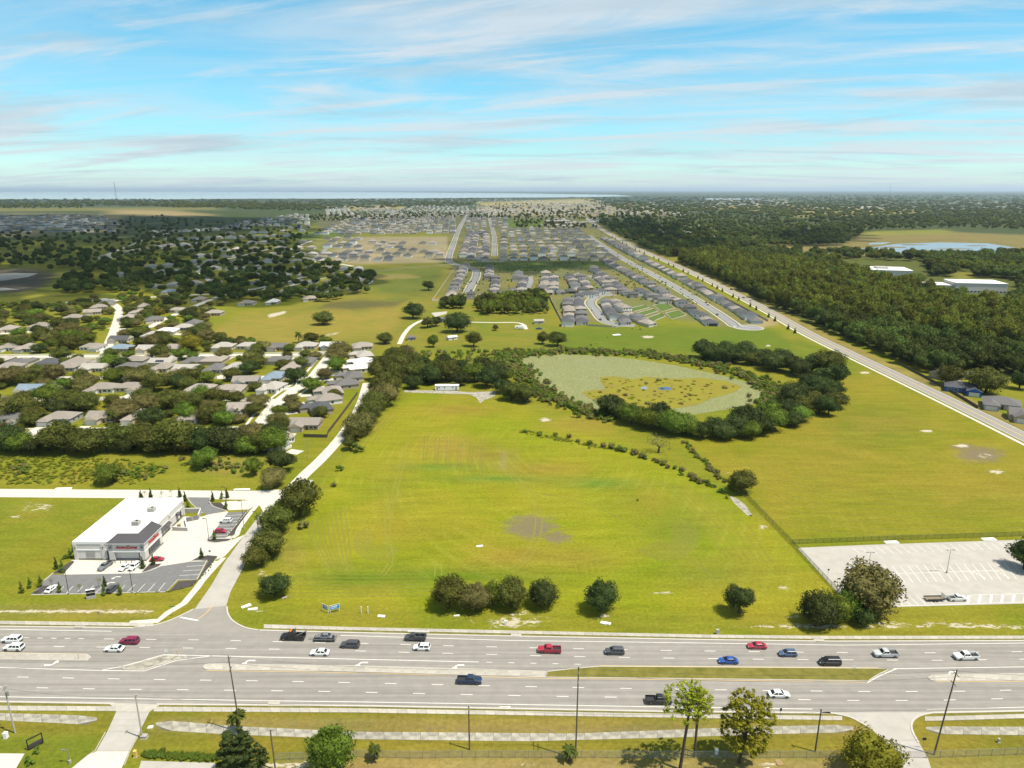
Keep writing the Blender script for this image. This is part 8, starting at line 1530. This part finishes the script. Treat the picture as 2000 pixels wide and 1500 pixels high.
# cars parked along the new streets and driving on the collector road
NEWC = 'cars parked in the new subdivision'; kp = [('sedan', 'dark grey'), ('suv', 'white'), ('suv', 'black'), ('sedan', 'silver'), ('suv', 'dark grey'), ('sedan', 'blue'), ('pickup', 'white')]
for nm, key in (('diagonal street', 'diagonal'), ('hooked street', 'hook'), ('lower spine street', 'spine')):
    p = resample(smooth_line(wpts(STREETS[key][0]), 6), 5.0); n_ = {'diagonal': 13, 'hook': 4, 'spine': 7}[key]
    for i in range(n_):
        j = int(4 + (len(p) * (.62 if key != 'spine' else .22) - 6) * i / n_); d = p[j + 1] - p[j]; nrm = np.array([-d[1], d[0]]) / np.hypot(*d) * (3.2 if i % 2 else -3.2); w = p[j] + nrm; a_, b_ = P(w[0], w[1]); k, c = kp[(i * 3 + len(nm)) % 7]
        vehicle(k, c, a_, b_, math.atan2(d[1], d[0]), '%s %s parked on the %s, %s from the near end' % (c, {'sedan': 'car', 'suv': 'suv', 'pickup': 'pickup'}[k], nm, ordinal(i)), None, NEWC)
for (x, y, k, c, lb) in ((1428, 566, 'suv', 'black', 'black suv on the collector road beside the pine wood'), (1452, 582, 'sedan', 'dark grey', 'dark car on the collector road behind the black suv'), (1466, 588, 'sedan', 'silver', 'silver car on the collector road')): vehicle(k, c, x, y, R(100), lb)
# ------------------------------------------------------------------ clouds overhead (above the frame) and the haze
A['cloud'] = mat('cloud_white', (.85, .86, .88), 1.0, spec=0.0, translucent=.35)
def cloud(name, poly, alt, spacing, seed, label):
    rr = np.random.default_rng(seed); sh = SUN_DIR[:2] / SUN_DIR[2] * alt; w = np.array(wpts(poly)); x0, y0 = w.min(0); x1, y1 = w.max(0)
    gx_, gy_ = np.meshgrid(np.arange(x0, x1, spacing), np.arange(y0, y1, spacing)); q = np.stack([gx_.ravel(), gy_.ravel()], -1) + rr.uniform(-.4, .4, (gx_.size, 2)) * spacing
    sd = poly_sd([tuple(p) for p in w], q[:, 0], q[:, 1]); q = q[sd > -spacing * .2]; sd = sd[sd > -spacing * .2]; V = []; F = []; n0 = 0
    th, ph = np.meshgrid(np.linspace(0, 2 * PI, 11)[:-1], np.linspace(-PI / 2, PI / 2, 7)); m, c = th.shape
    for p, s in zip(q, sd):
        r = spacing * rr.uniform(.65, .95) * (1 if s > spacing else .75); k = rr.uniform(.88, 1.12, th.shape); z = np.sin(ph) * np.where(ph > 0, .8, .35)
        V.append(np.stack([p[0] + sh[0] + r * np.cos(th) * np.cos(ph) * k, p[1] + sh[1] + r * np.sin(th) * np.cos(ph) * k, alt + r * z * k + min(1.5, max(0, s / spacing)) * spacing * .3], -1).reshape(-1, 3)); ii = np.arange(m * c).reshape(m, c) + n0
        F.append(np.stack([ii[:-1], np.roll(ii[:-1], -1, 1), np.roll(ii[1:], -1, 1), ii[1:]], -1).reshape(-1, 4)); n0 += m * c
    o = link(name, arr_mesh(name, np.concatenate(V), np.concatenate(F), A['cloud'], True)); tag(o, label, 'cloud', kind='stuff'); return o
A['thin_cloud'] = see_through('thin_cloud_white', (.85, .86, .88), .06, 1.0); A['cloud'] = see_through('cloud_body', (.85, .86, .88), .42, 1.0)
cloud('cloud', [(-500, 585), (60, 588), (250, 578), (450, 590), (640, 585), (740, 560), (700, 535), (640, 500), (590, 465), (600, 428), (300, 420), (150, 418), (-500, 424)], 1150, 80, 4, 'broad fair weather cloud overhead shading the left houses')
c2 = cloud('cloud', [(720, 545), (860, 572), (1000, 575), (1060, 566), (1160, 545), (1290, 520), (1390, 500), (1340, 452), (1180, 424), (900, 421), (620, 432), (610, 470), (660, 510)], 1150, 80, 9, 'thin cloud overhead dimming the new subdivision'); c2.data.materials[0] = A['thin_cloud']
cloud('cloud', [(1160, 428), (1260, 430), (1350, 455), (1390, 490), (1330, 500), (1240, 470), (1180, 445)], 1150, 60, 12, 'small fair weather cloud overhead shading the wood by the collector road')
cloud('cloud', [(860, 506), (1180, 506), (1190, 522), (1040, 535), (900, 524)], 1150, 40, 14, 'narrow cloud overhead shading the green between the blocks')
cloud('cloud', [(1480, 470), (1560, 452), (1680, 450), (1690, 470), (1600, 482)], 1150, 60, 6, 'small fair weather cloud overhead shading the lakeside wood')
for k in list(TP):
    if k not in TUSED:
        for c in list(TP[k][0].children): bpy.data.objects.remove(c)
        bpy.data.objects.remove(TP[k][0])
for d_ in (HP, LP):
    for k, r_ in list(d_.items()):
        if 'label' not in r_:
            for c in list(r_.children):
                for e in list(c.children): bpy.data.objects.remove(e)
                bpy.data.objects.remove(c)
            bpy.data.objects.remove(r_)
def haze():
    m = bpy.data.materials.new('haze_air'); m.use_nodes = True; N = m.node_tree.nodes; L = m.node_tree.links; N.clear(); o = N.new('ShaderNodeOutputMaterial'); v = N.new('ShaderNodeVolumePrincipled')
    v.inputs['Color'].default_value = (.70, .85, 1.0, 1); v.inputs['Density'].default_value = HAZE; v.inputs['Anisotropy'].default_value = 0.2; L.new(v.outputs[0], o.inputs['Volume'])
    b = MB().box(-200000, 200000, -2000, 300000, -2, 330).build('haze', m); b['kind'] = 'stuff'; b['label'] = 'thin blue haze over the whole landscape'; b['category'] = 'haze'
HAZE = 2.4e-5
haze()

for o in COL.objects:
    l = o.get('label')
    if l and len(l.split()) > 16: print('LONG', len(l.split()), o.name, l)
